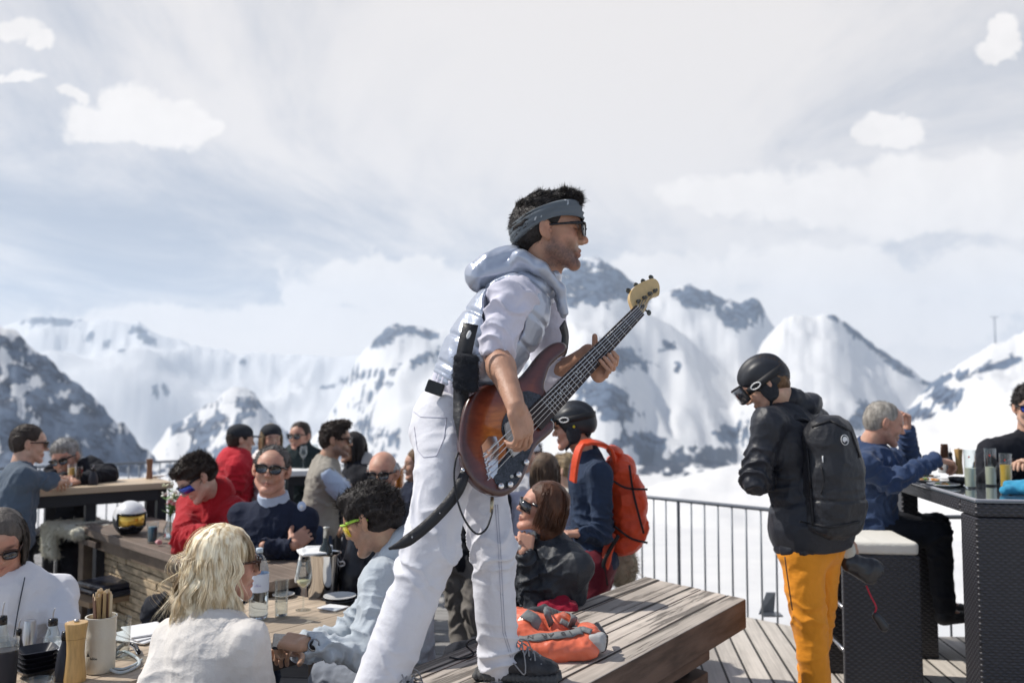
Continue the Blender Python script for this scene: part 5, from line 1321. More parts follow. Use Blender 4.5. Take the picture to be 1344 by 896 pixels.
        s.cap(o_+V(0, 0, zb+.2), o_+V(0, 0, zb+.14), .044, .044, k=.004, sub=True); s.cut(o_+V(0, 0, zb+.165), V(0, 0, 1))
        v, fa = s.build(disp=lambda p, n: .004*folds(p, 22, 5)); bo = mk(nm, (v, fa), bk, root)
        s = SDF(.005); s.box(o_+dx*.06+V(0, 0, zb+.014), (.145, .050, .013), M, rd=.012); s.ell(o_+dx*.17+V(0, 0, zb+.014), (.045, .047, .013), M, k=.01); mk('sole', s.build(disp=lambda p, n: .002*np.sin(p[:, 0]*400)), mat('sole rubber', (.09, .09, .09), .8), bo)
        mb = MB()
        for k in range(6):
            x0 = o_+dx*(.052+.020*k)+V(0, 0, zb+.128-.0125*k); mb.tube([x0-ly*.036-V(0, 0, .016), x0+V(0, 0, .004)+dx*.006, x0+dx*.016+ly*.036-V(0, 0, .016)], .0028, 5); mb.tube([x0+ly*.036-V(0, 0, .016), x0+V(0, 0, .004)+dx*.006, x0+dx*.016-ly*.036-V(0, 0, .016)], .0028, 5)
        for q in (-1, 1): mb.tube(spline([o_+dx*.05+V(0, 0, zb+.13), o_+dx*.09+ly*q*.05+V(0, 0, zb+.11), o_+dx*.10+ly*q*.075+V(0, 0, zb+.04), o_+dx*.06+ly*q*.06+V(0, 0, zb+.07)], 14), .0022, 5)
        mk('laces', mb.out(), mat('laces', (.30, .30, .31), .7), bo)
    # long-sleeved shirt
    shm = fabric('lavender white jersey', (.64, .63, .73), b=.12, scale=140)
    s = SDF(.0045); s.cap(SRr-u*.0, lerp(SRr, ER, .45), .070, .062, k=.03); s.cap(lerp(SRr, ER, .45), lerp(SRr, ER, .88), .062, .062, k=.01)
    s.cap(lerp(SRr, ER, .76), lerp(SRr, ER, .94), .062, .060, k=.004)
    s.ell(lerp(SRr, N, .45)-u*.06, (.08, .075, .10), T, k=.04); s.cap(ER+unit(ER-SRr)*.04, lerp(SRr, ER, .93), .045, .048, k=.003, sub=True)
    s.cap(SLl, EL, .068, .056, k=.02); s.cap(EL, lerp(EL, WL, .25), .056, .050, k=.02)
    mk('shirt', s.build(disp=lambda p, n: .009*folds(p, 7, 31, (1, 1, 1.3))+.003*folds(p, 18, 32)+rings(p, SRr, ER, .85, .016, .10, 19, 3)+rings(p, SRr, ER, .15, .016, .10, 12, 9)+rings(p, SLl, EL, .8, .012, .12, 14, 5)), shm, root)
    # quilted silver vest
    vm = mat('silver nylon vest', (.40, .44, .53), .30, metal=.42, bump=(50, .15, 4), coat=.2)
    s = SDF(.005)
    s.ell(lerp(Q, N, .70)-f_*.01, (.165, .130, .155), T, k=.05); s.ell(lerp(Q, N, .46)-f_*.012, (.160, .134, .17), T, k=.05); s.ell(lerp(Q, N, .26), (.150, .118, .12), T, k=.04)
    s.cap(lerp(SRr, N, .55)-u*.02, lerp(SLl, N, .5)-u*.02, .062, .062, k=.04); s.cap(N-u*.02, N+u*.02, .07, .07, k=.03)
    s.cap(SRr-u*.01-f_*.015, lerp(SRr, ER, .5), .074, .066, k=.008, sub=True); s.cap(SLl, EL, .072, .066, k=.008, sub=True)
    s.cap(c, N+u*.01, .055, .062, k=.01, sub=True); s.cut(lerp(Q, N, .14), -unit(u+f_*.15))
    def vd(p, n):
        a = (p-Q) @ u; return .007*folds(p, 6, 41)+.003*folds(p, 14, 42)-.007*np.exp(-((np.mod(a, .095)-.047)/.008)**2)+.002*np.sin(a*420)*(a < .12)*(a > .05)
    mk('vest', s.build(disp=vd), vm, root)
    s = SDF(.0045)  # elastic waistband
    s.ell(lerp(Q, N, .20), (.142, .113, .10), T, k=.02); s.cut(lerp(Q, N, .10), -unit(u+f_*.1)); s.cut(lerp(Q, N, .24), unit(u+f_*.1))
    mk('waistband', s.build(disp=lambda p, n: .003*np.sin(((p @ r))*330)+.003*folds(p, 12, 3)), shm, root)
    # hood hanging behind the neck
    s = SDF(.0045); yh = Y0+.05
    s.cap(P(630, 362, yh), P(676, 350, yh), .052, .055, k=.03, fl=(V(0, 1, 0), .72)); s.cap(P(640, 346, yh), P(690, 334, yh), .034, .036, k=.02, fl=(V(0, 1, 0), .5)); s.cap(P(668, 352, yh), N-r*0, .06, .06, k=.03)
    for q in (-1, 1): s.cap(P(684, 346, yh)+r*.080*q, P(708, 360, yh)+r*.085*q, .026, .020, k=.03); s.cap(P(708, 360, yh)+r*.085*q, P(734, 382, yh)+r*.040*q, .020, .016, k=.02); s.cap(P(734, 382, yh)+r*.040*q, P(740, 412, yh)+r*.025*q, .015, .012, k=.02)
    s.ell(c-V(0, 0, .02), (.072, .088, .105), T, k=.012, sub=True); s.cap(P(655, 344, yh), P(700, 338, yh), .020, .045, k=.015, sub=True, fl=(V(0, 1, 0), .45))
    mk('hood', s.build(disp=lambda p, n: .009*folds(p, 8, 51)+.004*folds(p, 20, 52, (.6, 1, 1.3))), vm, root)
    # guitar strap: across the back, with pad, glove and emblem
    return dict(root=root, T=T, Q=Q, N=N, u=u, f=f_, r=r, SR=SRr, SL=SLl, Y0=Y0, tr=tr)
MU = musician()
# strap, hanging tail, cable: they belong to the guitar but are things of their own
stm = mat('black leather strap', (.018, .018, .022), .5, bump=(60, .3, 4))
def straps():
    Y0 = MU['Y0']; r = thing('guitar_strap', 'wide black guitar strap around the musician with a tail hanging at his thigh', 'strap', g2(608, 617, -.02), None)
    sw = [P(613, 612, 2.58), P(606, 632, 2.55), P(598, 648, 2.54), P(580, 670, 2.52), P(556, 693, 2.50), P(530, 712, 2.48), P(510, 720, 2.47)]
    mb = MB(); q = spline(sw, 26); mb.ribbon(q, V(.15, -1, .1), [.034*(.75+.25*min(1, i/4))*(1 if i < 20 else max(.2, (26-i)/6)) for i in range(26)], .005); mk('tail', mb.out(), stm, r)
    mb = MB()
    for i in (8, 13, 19): mb.ball(q[i]+V(.0, -.004, 0), .0022)
    mk('stud', mb.out(), mat('chrome'), r)
    q = spline([P(618, 425, Y0-.17), P(612, 450, Y0-.18), P(607, 480, Y0-.175), P(605, 520, Y0-.16), P(606, 560, 2.60), P(610, 600, 2.58), P(613, 612, 2.58)], 24)
    mb = MB(); mb.ribbon(q, V(-.1, -1, .1), [.048]*14+[.05, .04, .034, .03, .03, .03, .03, .03, .03, .03], .005); mk('back_strap', mb.out(), stm, r)
    q = spline([P(738, 425, Y0+.10), P(742, 440, Y0+.12), P(740, 458, Y0+.10), g2(738, 458, -.02)], 12); mb = MB(); mb.ribbon(q, V(1, -.6, 0), .045, .005); mk('front_strap', mb.out(), stm, r)
    s = SDF(.004); g0 = P(611, 466, Y0-.20)      # bunched black glove clipped on the strap
    for k in range(4): s.cap(P(601, 470+12*k, Y0-.20), P(622, 472+12*k, Y0-.21), .014, .016, k=.008)
    s.ell(P(612, 490, Y0-.19), (.034, .03, .055), k=.02); gv = s.build(disp=lambda p, n: .005*folds(p, 20, 3)); fz = fuzz(gv[0], vnormals(*gv), 900, .012, (0, 0, -.3), .0008, 2); o = mk('glove', joinm(gv, fz), fabric('black fleece', (.014, .016, .022)), None); tag(o, 'bunched black glove clipped to the guitar strap behind the musician', 'glove')
    s = SDF(.003); s.ell(P(615, 441, Y0-.178), (.008, .004, .020), fr(0, 0, 15)); mk('emblem', s.build(), mat('emblem white', (.7, .7, .7), .5), r)
    cb = mat('black cable', (.012, .012, .014), .4); c = thing('guitar_cable', 'thin black cable looping from the bass guitar down along the thigh', 'cable', g2(646, 655))
    mb = MB(); mb.tube(spline([P(606, 588, 2.60), P(599, 600, 2.57), P(596, 625, 2.55), P(600, 655, 2.53), P(610, 682, 2.52), P(625, 700, 2.52), P(638, 694, 2.53), P(645, 675, 2.55), g2(646, 668, -.02)], 40), .0032, 7); mk('cord', mb.out(), cb, c)
    mb = MB(); mb.tube([g2(645, 672, -.02), g2(646, 652, -.02)], .0055, 10); mk('plug', mb.out(), mat('brass plug', (.45, .38, .25), .3, 1), c)
straps()
# ================================================================ everybody else
skF = skin('skin fair', (.58, .36, .26)); skR = skin('skin ruddy', (.57, .31, .22)); skT = skin('skin olive', (.50, .30, .20)); skP = skin('skin pale', (.58, .38, .29))
hB = hair_mat('hair dark brown', (.035, .022, .016)); hK = hair_mat('hair near black', (.022, .017, .016)); hG = hair_mat('hair grey', (.30, .29, .28)); hC = hair_mat('hair chestnut', (.085, .032, .014), .4)
hBl = hair_mat('hair blond', (.56, .44, .27), .45)
navy = fabric('navy wool', (.016, .022, .045)); black = fabric('black jersey', (.013, .014, .02), sheen=.04)
jeans = fabric('dark blue denim', (.04, .06, .11)); darkp = fabric('dark ski trousers', (.02, .022, .03))
bluel = mat('mirror blue lens', (.02, .06, .45), .08, .6, coat=1); yel = mat('mirror yellow lens', (.85, .62, .02), .12, .55, coat=1)
lime = mat('lime frame', (.45, .75, .08), .35)
def facepart(d, name, b, m_): return mk(name, b, m_, d['root'])

# 1 blonde woman, near, seen from behind, head turned right
def blonde():
    c = P(296, 742, 2.92); N = P(276, 818, 2.86); Q = P(272, 1010, 2.80)
    kn = fabric('cream knit', (.72, .68, .64), b=.3, scale=160)
    def hf(seed):
        prof = lambda d, ph: (1.05+1.9*min(d, .10)-.35*max(0, d-.12))*(1 if 90 < ph < 270 else .93)
        Lf = lambda ph: .190+.065*math.exp(-((ph-215)/50)**2)
        a = strands(None, 1, 3600, Lf, prof, seed=seed, wave=.011, width=.0016, phi=(66, 302), segs=22, lump=.016, R=(.088, .106, .095))
        a2 = strands(None, 1, 500, .02, lambda d, ph: 1.0, seed=seed+1, wave=.003, width=.0014, phi=(20, 95), segs=12, lump=.01, R=(.086, .107, .092))
        a3 = strands(None, 1, 500, .02, lambda d, ph: 1.0, seed=seed+2, wave=.003, width=.0014, phi=(270, 340), segs=12, lump=.01, R=(.086, .107, .092))
        fly = strands(None, 1, 130, .22, lambda d, ph: 1.3+1.2*d, seed=seed+5, wave=.02, width=.0006, phi=(70, 290), segs=22, lump=.03, R=(.098, .116, .106))
        s = SDF(.006); s.ell((0, -.018, .052), (.084, .102, .090), k=.02); s.cap((0, -.045, .0), (0, -.06, -.13), .084, .086, k=.03, fl=((0, 1, 0), 1.15)); s.ell((0, .115, -.02), (.07, .085, .12), k=.012, sub=True); s.ell((0, .05, -.12), (.05, .09, .10), k=.012, sub=True)
        return joinm(a, a2, a3, fly, s.build(disp=lambda p, n: .008*folds(p, 22, 1, (1, 1, .2))))
    hm = bpy.data.materials.new('blond strands'); hm.use_nodes = True; t = NT(hm.node_tree); b = t.n['Principled BSDF']; oc = t.new('ShaderNodeTexCoord').outputs['Object']
    n = t.noise(t.vm('MULTIPLY', oc, (1, 1, .22)), 55, 3, .6); n2 = t.noise(t.vm('MULTIPLY', oc, (1, 1, .4)), 14, 2, .5)
    cc = t.mix(t.smooth(n, .35, .62), (.66, .50, .29), (1.0, .90, .68)); cc = t.mix(t.smooth(n2, .52, .70), cc, (.36, .25, .14)); t.set(b.inputs['Base Color'], cc); b.inputs['Roughness'].default_value = .42; b.inputs['Specular IOR Level'].default_value = .4
    d = person('blonde woman in a cream sweater seen from behind at the near table', c, 62, N, Q, 28, hp=-3, sk=skR, top=kn, pants=jeans, hair=hf, hairm=hm, glass=(mat('tortoise', (.05, .02, .012), .25), lensk), female=True, vox=.0055, hvox=.0035,
               armR=(P(352, 960, 2.78), P(385, 985, 3.0)), armL=(P(180, 960, 2.72), P(190, 1000, 3.0)), fold=.007, bulk=1.02, shw=.19, hem=.12, neckr=.9, seed=4, hsc=.98)
blonde()
# 2 man in the pale grey hooded sweatshirt leaning over his phone
def hoodie():
    c = P(487, 682, 3.28); N = P(524, 722, 3.30); Q = P(522, 915, 3.32)
    g = fabric('pale grey sweatshirt', (.47, .52, .57), b=.25, scale=150)
    d = person('dark curly haired man in a pale grey sweatshirt with yellow mirrored sports glasses', c, 287, N, Q, 292, hp=-24, sk=skT, top=g, pants=fabric('grey trousers', (.20, .22, .26)), hair='curly', hairm=hK, glass=(lime, yel, 'shield'), vox=.0055, hvox=.0035, hood=True,
               sh=(P(520, 752, 3.52), P(500, 762, 3.14)), armR=(P(452, 838, 3.42), P(388, 852, 3.18)), armL=(P(478, 856, 2.98), P(408, 846, 2.92)), fold=.012, bulk=1.12, beard=.35, seed=2, hem=.12, sleeve=.93, curl=(50, 48), palmL=V(0, .3, -1), palmR=V(-.2, -.6, -.8), hsc=1.02, handdL=P(362, 838, 2.95)-P(408, 846, 2.92), handdR=P(362, 842, 3.02)-P(388, 852, 3.18))
    # wrist watch and phone
    w = d['WL']; e = d['EL']; a = unit(w-e); b = unit(np.cross(a, V(0, 0, 1))); k = np.cross(b, a); ww = w-a*.004
    wt = thing('wrist_watch', 'black wrist watch on the wrist of the man in the grey sweatshirt', 'watch', ww)
    mb = MB(); mb.lathe(ww-a*.010, [(.0295, 0), (.0325, .001), (.0325, .019), (.0295, .020)], 24, M=np.array([b, k, a]), cap=False); mk('strap', mb.out(), blk, wt)
    cn = unit(V(.1, -1, .35)); cn = unit(cn-a*np.dot(cn, a)); mb = MB(); mb.lathe(ww+cn*.028, [(.0205, 0), (.0205, .008), (.018, .0095), (0, .0095)], 24, M=np.array([a, np.cross(cn, a), cn])); mk('case', mb.out(), mat('watch steel', (.25, .26, .28), .25, 1), wt)
    mb = MB(); mb.lathe(ww+cn*.0378, [(.016, 0), (0, .0004)], 20, M=np.array([a, np.cross(cn, a), cn])); mk('dial', mb.out(), mat('dial', (.02, .02, .025), .2), wt)
    pc = P(372, 842, 2.98); M = np.array([unit(V(1, .25, -.15)), unit(V(-.2, 1, .05)), V(0, 0, 1)]); M[1] = unit(M[1]-M[0]*np.dot(M[0], M[1])); M[2] = np.cross(M[0], M[1])
    ph = thing('phone', 'black phone held in the hands of the man in the grey sweatshirt', 'phone', pc-V(0, 0, .03)); mb = MB(); mb.box(pc, (.036, .072, .0045), M); mk('case', mb.out(), blk, ph, bevel=.004); mb = MB(); mb.box(pc+M[2]*.0048, (.033, .068, .0006), M); mk('screen', mb.out(), mat('screen', (.03, .035, .045), .08), ph, smooth=False)
hoodie()
# 3 woman in the white blouse at the left edge
ws = mat('white blouse', (.74, .74, .78), .7, bump=(60, .2, 3))
d = person('woman in a white blouse with long dark hair at the left edge', P(2, 712, 3.55), 150, P(18, 772, 3.60), P(22, 885, 3.62), 150, hp=-22, sk=skR, top=ws, pants=jeans, hair='long', hairm=hair_mat('hair grey brown', (.10, .085, .075)), glass=(mat('tortoise'), lensk), female=True, bulk=1.02, armL=(P(88, 838, 3.50), P(70, 880, 3.25)), armR=(P(-50, 850, 3.5), P(-20, 890, 3.2)), fold=.008, seed=6, sc=1.0, shw=.20)
mb = MB(); mb.tube(spline([d['N']+d['f']*.10+d['r']*-.05+d['u']*.02, d['N']+d['f']*.135-d['r']*.02-d['u']*.1, d['N']+d['f']*.145-d['u']*.2], 10), .0022, 5); mk('piping', mb.out(), fabric('dark piping', (.02, .03, .05)), d['root'])
# 4 navy sweater, arms crossed
d = person('smiling man in a navy sweater and sunglasses with arms crossed', P(356, 618, 5.0), 172, P(360, 668, 5.06), P(356, 800, 5.10), 185, hp=6, hr=-6, sk=skR, top=navy, pants=jeans, hair='receding', hairm=hair_mat('hair salt pepper', (.10, .09, .085)), glass=(blk, lensk), smile=2., vox=.007, hvox=.005, sc=1.16, bulk=1.02, collar=('shirt', fabric('pale blue shirt', (.50, .58, .72))),
           armR=(P(322, 735, 4.98), P(382, 716, 4.86)), armL=(P(398, 728, 4.98), P(346, 716, 4.82)), curl=(30, 30), fold=.008, hem=.1, wide=1.04, seed=3, palmR=V(0, 1, 0), palmL=V(0, 1, 0), hands=(1, 0), handdR=V(.6, .75, .5))
mb = MB(); sp = P(396, 664, 4.93); mb.ball(sp, (.026, .012, .028), fr(0, 0, 0)); mk('arm_badge', mb.out(), mat('badge', (.55, .65, .85), .6), d['root']); mb = MB(); mb.ball(sp-V(0, .009, 0), (.011, .006, .012)); mk('badge_centre', mb.out(), mat('badge white', (.85, .88, .9), .6), d['root'])
# 5 boy in the red jacket bending over the table
redj = fabric('red ski jacket', (.42, .012, .02), sheen=.1)
person('teenager in a red jacket and blue mirrored glasses bending over the table', P(258, 628, 5.25), 225, P(283, 662, 5.42), P(300, 775, 5.60), 205, hp=-38, hr=8, sk=skP, top=redj, pants=darkp, hair='curly', hairm=hB, glass=(blk, bluel, 'shield'), vox=.007, hvox=.005, sc=1.08, bulk=1.28, collar=('high', black), hood=redj,
       armR=(P(242, 712, 5.1), P(268, 700, 4.9)), armL=(P(310, 705, 5.2), P(285, 708, 4.95)), fold=.014, seed=9)
# 6 man in the grey blue t-shirt leaning on the high table
tee = fabric('slate t shirt', (.085, .115, .155))
person('man in a slate blue t-shirt seen from behind leaning on the high table', P(38, 583, 5.75), 58, P(26, 617, 5.70), P(12, 708, 5.60), 50, hp=-6, sk=skF, top=tee, pants=darkp, hair='crew', hairm=hB, glass=(blk, lensk), vox=.008, hvox=.0055, sc=1.02, bulk=1.08, legs='stand', sleeve=0.,
       armR=(P(66, 632, 5.70), P(78, 632, 6.05)), armL=(P(10, 640, 6.1), P(60, 630, 6.2)), fold=.010, seed=12, hem=.1)
# 7 grey haired man in black, elbow on the table
person('grey haired man in a black sweater smiling across the high table', P(86, 602, 6.75), 176, P(96, 622, 6.85), P(88, 700, 7.05), 170, hp=-12, hr=12, sk=skR, top=black, pants=darkp, hair='short', hairm=hG, glass=(blk, lensk), vox=.008, hvox=.0055, sc=1.10, bulk=1.1, smile=2,
       sh=(P(72, 622, 6.9), P(118, 612, 6.8)), armR=(P(66, 634, 6.8), P(86, 628, 6.5)), armL=(P(142, 622, 6.7), P(104, 630, 6.45)), fold=.012, seed=13, legs='sit')
# 8 red jacket and dark cap, standing
d = person('woman in a bright red jacket and dark cap standing with back half turned', P(316, 578, 7.0), 62, P(309, 596, 7.0), P(304, 655, 7.0), 60, hp=-4, sk=skF, top=fabric('bright red softshell', (.55, .015, .03)), pants=darkp, hair='crew', hairm=hB, vox=.009, hvox=.006, sc=.98, bulk=1.2, legs='stand', female=True,
       armR=(P(312, 636, 6.85), P(328, 648, 7.1)), fold=.012, seed=14, ground=-.42)
def cap_(d, m_, brim=True):
    s = SDF(.006); s.ell((0, -.012, .062), (.090, .108, .078), k=.01); s.cut((0, 0, .035), (0, 0, -1))
    if brim: s.ell((0, .125, .040), (.062, .055, .007), k=.01)
    v, f = s.build(); return mk('cap', (d['c']+(v*d['hs']) @ d['H'], f), m_, d['root'])
cap_(d, fabric('charcoal cap', (.03, .033, .04)))
# 9 blond woman in white with dark hat
d = person('blonde woman in a white jacket and dark hat beside the red jacket', P(356, 577, 7.2), 150, P(350, 597, 7.2), P(347, 665, 7.2), 60, sk=skF, top=mat('white ski jacket', (.72, .72, .73), .7, bump=(30, .2, 3)), pants=darkp, hair='long', hairm=hBl, vox=.009, hvox=.006, sc=.98, bulk=1.25, legs='stand', female=True, fold=.012, seed=15, ground=-.42)
cap_(d, fabric('charcoal cap'), False)
# 10 man behind the white high table
person('man in a dark top and sunglasses behind the high table of glasses', P(393, 573, 8.3), 195, P(395, 588, 8.3), P(395, 655, 8.3), 185, sk=skR, top=fabric('dark green fleece', (.018, .03, .032)), pants=darkp, hair='crew', hairm=hB, glass=(blk, lensk), vox=.009, hvox=.006, sc=1.12, bulk=1.1, legs='stand', smile=2, fold=.01, seed=16, ground=-.55)
# 11 tan vest
tv = fabric('tan knitted vest', (.36, .33, .28))
d = person('man in a tan vest with rolled blue sleeves standing in profile', P(441, 578, 6.3), 88, P(428, 604, 6.3), P(418, 690, 6.3), 75, hp=-2, sk=skT, top=tv, pants=jeans, hair='quiff', hairm=hB, glass=(mat('tortoise'), lensk), vox=.008, hvox=.005, sc=1.02, bulk=1.08, legs='stand', sleeve=0., beard=.8, fold=.009, seed=17,
       armR=(P(448, 645, 6.15), P(466, 652, 6.25)), armL=(P(452, 640, 6.45), P(470, 650, 6.4)), ground=-.38)
s = SDF(.008); s.cap(lerp(d['SR'], d['ER'], .1), d['ER'], .076, .070, k=.02); s.cap(d['ER'], lerp(d['ER'], d['WR'], .35), .068, .055, k=.01); mk('sleeve', s.build(disp=lambda p, n: .012*folds(p, 9, 3)), fabric('pale blue shirt'), d['root'])
s = SDF(.008); s.cap(d['SL'], d['EL'], .064, .054, k=.02); mk('sleeve', s.build(disp=lambda p, n: .012*folds(p, 9, 3)), fabric('pale blue shirt'), d['root'])
# 12 dark haired woman beside him
person('dark haired woman with a light scarf facing the tan vest man', P(462, 588, 6.9), 235, P(470, 610, 6.9), P(472, 680, 6.9), 230, sk=skT, top=black, pants=darkp, hair='long', hairm=hK, vox=.009, hvox=.006, sc=.96, female=True, legs='stand', fold=.01, seed=18, hood=mat('light scarf', (.42, .40, .38), .9), ground=-.38)
# 13 bald man with dark glasses
person('bald man with white side hair and square dark sunglasses', P(502, 622, 4.9), 186, P(506, 668, 4.95), P(505, 800, 5.0), 190, hp=-4, sk=skR, top=fabric('charcoal knit', (.05, .052, .06)), pants=darkp, hair='sides', hairm=hair_mat('hair white', (.55, .54, .53)), glass=(blk, lensk), vox=.008, hvox=.0055, sc=1.02, bulk=1.06, fold=.01, seed=19, beard=0)
# 14 person in navy far behind, partly hidden by the musician
person('long haired woman in a dark jacket half hidden behind the musician', P(548, 610, 6.6), 250, P(545, 640, 6.6), P(545, 720, 6.6), 240, sk=skF, top=navy, pants=darkp, hair='long', hairm=hair_mat('hair light brown', (.16, .09, .045)), female=True, vox=.009, hvox=.006, sc=.98, fold=.01, seed=20)
# 15 standing person seen between the musician's legs
person('standing person in beige trousers seen between the musician\'s legs', P(640, 600, 5.3), 10, P(628, 640, 5.3), P(610, 730, 5.3), 20, sk=skF, top=black, pants=fabric('taupe trousers', (.20, .185, .17)), hair='short', hairm=hB, vox=.009, hvox=.006, legs='stand', fold=.012, seed=21, kneeR=P(622, 800, 5.2), kneeL=P(602, 800, 5.3), footR=P(628, 848, 5.2), footL=P(606, 856, 5.2))
# 16 woman in black, chestnut bob, looking up to the left
def bobw():
    c = P(712, 668, 3.98); N = P(728, 722, 4.02); Q = P(724, 842, 4.05)
    d = person('woman with a chestnut bob and sunglasses in a black jacket looking up', c, 262, N, Q, 232, hp=16, hr=-4, sk=skR, top=mat('black down jacket', (.020, .024, .032), .55, bump=(40, .4, 4), sheen=.05), pants=darkp, hair='bob', hairm=hC, glass=(blk, lensk, 'shield'), female=True, smile=2., vox=.006, hvox=.004, sc=1.0, bulk=1.14,
               armR=(P(705, 790, 3.95), P(688, 730, 3.90)), armL=(P(690, 770, 4.15), P(680, 725, 4.0)), handdR=P(692, 700, 3.95)-P(688, 730, 3.90), curl=55, fold=.009, seed=22, collar=('high', mat('black down jacket')), hsc=.98, lips=1)
    mb = MB(); mb.ball(P(681, 718, 3.86), .012); mk('ear_clip', mb.out(), mat('pearl', (.7, .7, .68), .3), d['root'])
bobw()
# 17 - 19 people behind her
lilac = mat('lilac white jacket', (.55, .55, .66), .75, bump=(30, .2, 3))
person('woman with brown hair in a lilac jacket seen from behind the guitar', P(717, 622, 5.3), 25, P(712, 652, 5.3), P(690, 750, 5.3), 10, sk=skF, top=lilac, pants=darkp, hair='long', hairm=hair_mat('hair mid brown', (.13, .085, .055)), female=True, vox=.009, hvox=.006, sc=.96, fold=.012, seed=23, bulk=1.15)
d = person('person in a white sun cap and pale jacket behind the guitar', P(694, 598, 6.2), 200, P(690, 625, 6.2), P(690, 700, 6.2), 190, sk=skF, top=mat('white ski jacket'), pants=darkp, hair='short', hairm=hB, vox=.009, hvox=.006, sc=.96, fold=.01, seed=24, bulk=1.1)
cap_(d, mat('white cap', (.72, .74, .80), .7))
person('fair haired person in pale clothes behind the orange backpack', P(742, 618, 6.6), 300, P(745, 645, 6.6), P(745, 730, 6.6), 280, sk=skP, top=mat('cream jacket', (.62, .60, .54), .8), pants=darkp, hair='short', hairm=hair_mat('hair sandy', (.30, .22, .13)), vox=.009, hvox=.006, sc=.96, fold=.01, seed=25)
# 20 man with the orange backpack
def orange():
    c = P(752, 562, 4.85); N = P(776, 602, 4.88); Q = P(782, 735, 4.88)
    jk = fabric('navy softshell', (.028, .045, .085), b=.3)
    d = person('man in a black ski helmet and navy jacket with an orange backpack', c, 277, N, Q, 282, hp=-6, sk=skR, top=jk, pants=fabric('maroon ski trousers', (.14, .012, .025)), legs='stand', vox=.006, hvox=.0045, sc=1.0, bulk=1.05, fold=.009, seed=26, collar=('high', fabric('black neck warmer', (.012, .012, .016))),
               sh=(P(782, 622, 5.05), P(788, 622, 4.70)), armL=(P(790, 700, 4.68), P(760, 700, 4.60)), armR=(P(770, 690, 5.1), P(745, 705, 5.05)), hem=.04, legr=1.05, hands=(1, 1))
    helmet(d['H'], c, 1.0, d['root'], mat('helmet matt black', (.018, .02, .026), .45), mat('goggle strap black', (.012, .012, .015), .6), mat('ice blue lens', (.05, .28, .40), .08, .7, coat=1), mat('white print', (.8, .8, .8), .5), mat('yellow button', (.8, .65, .02), .4))
    op = mat('orange nylon', (.72, .075, .022), .5, bump=(35, .5, 5), var=.12); r = thing('backpack', 'bright orange ski backpack worn by the man in the navy jacket', 'backpack', P(830, 735, 4.9)); bs = mat('black webbing', (.015, .015, .018), .7)
    s = SDF(.006)
    for (x, y, rx, rz) in ((814, 618, .085, .10), (822, 655, .105, .13), (826, 690, .105, .11), (818, 712, .09, .06)): s.ell(P(x, y, 4.92), (rx, .14, rz), fr(0, 0, -8), k=.05)
    mk('pack_body', s.build(disp=lambda p, n: .016*folds(p, 8, 61)+.010*folds(p, 18, 62)), op, r)
    s = SDF(.005); s.ell(P(836, 650, 4.90), (.05, .10, .13), fr(0, 0, -12), k=.02); s.ell(P(806, 592, 4.92), (.05, .1, .03), fr(0, 0, 20), k=.02); mk('top_pocket', s.build(disp=lambda p, n: .010*folds(p, 14, 63)), op, r)
    q = spline([P(812, 612, 4.86), P(800, 588, 4.80), P(782, 580, 4.72), P(764, 583, 4.66), P(756, 602, 4.64), P(752, 632, 4.66)], 24); mb = MB(); mb.ribbon(q, [V(-.2, -.6, 1) if i < 14 else V(-1, -.6, .2) for i in range(24)], .055, .018); mk('shoulder_strap', mb.out(), op, r, bevel=.004)
    q = spline([P(812, 612, 4.98), P(800, 590, 5.0), P(782, 584, 5.05), P(764, 586, 5.08)], 16); mb = MB(); mb.ribbon(q, V(-.2, .3, 1), .05, .016); mk('shoulder_strap', mb.out(), op, r, bevel=.004)
    for pts in ([(800, 628), (822, 640), (850, 642)], [(806, 690), (828, 706), (850, 712)], [(826, 610), (832, 650), (845, 700)]):
        qq = [PP(x, y, P(x, y, 4.76), V(0, -1, 0)) for x, y in pts]; mb = MB(); mb.ribbon(spline(qq, 12), V(0, -1, 0), .012, .004); mk('compression_strap', mb.out(), bs, r)
    for off in (0,):
        s = SDF(.006); s.cap(P(802, 706, 4.74), P(792, 748, 4.72), .030, .026, k=.02, fl=(V(0, 1, 0), 1.6)); mk('hip_belt', s.build(disp=lambda p, n: .006*folds(p, 12, 3)), op, r)
        mb = MB(); mb.ribbon(spline([P(812, 702, 4.70), P(800, 722, 4.69), P(792, 742, 4.69), P(796, 768, 4.72)], 14), V(0, -1, 0), .022, .004); mk('belt_webbing', mb.out(), bs, r)
orange()
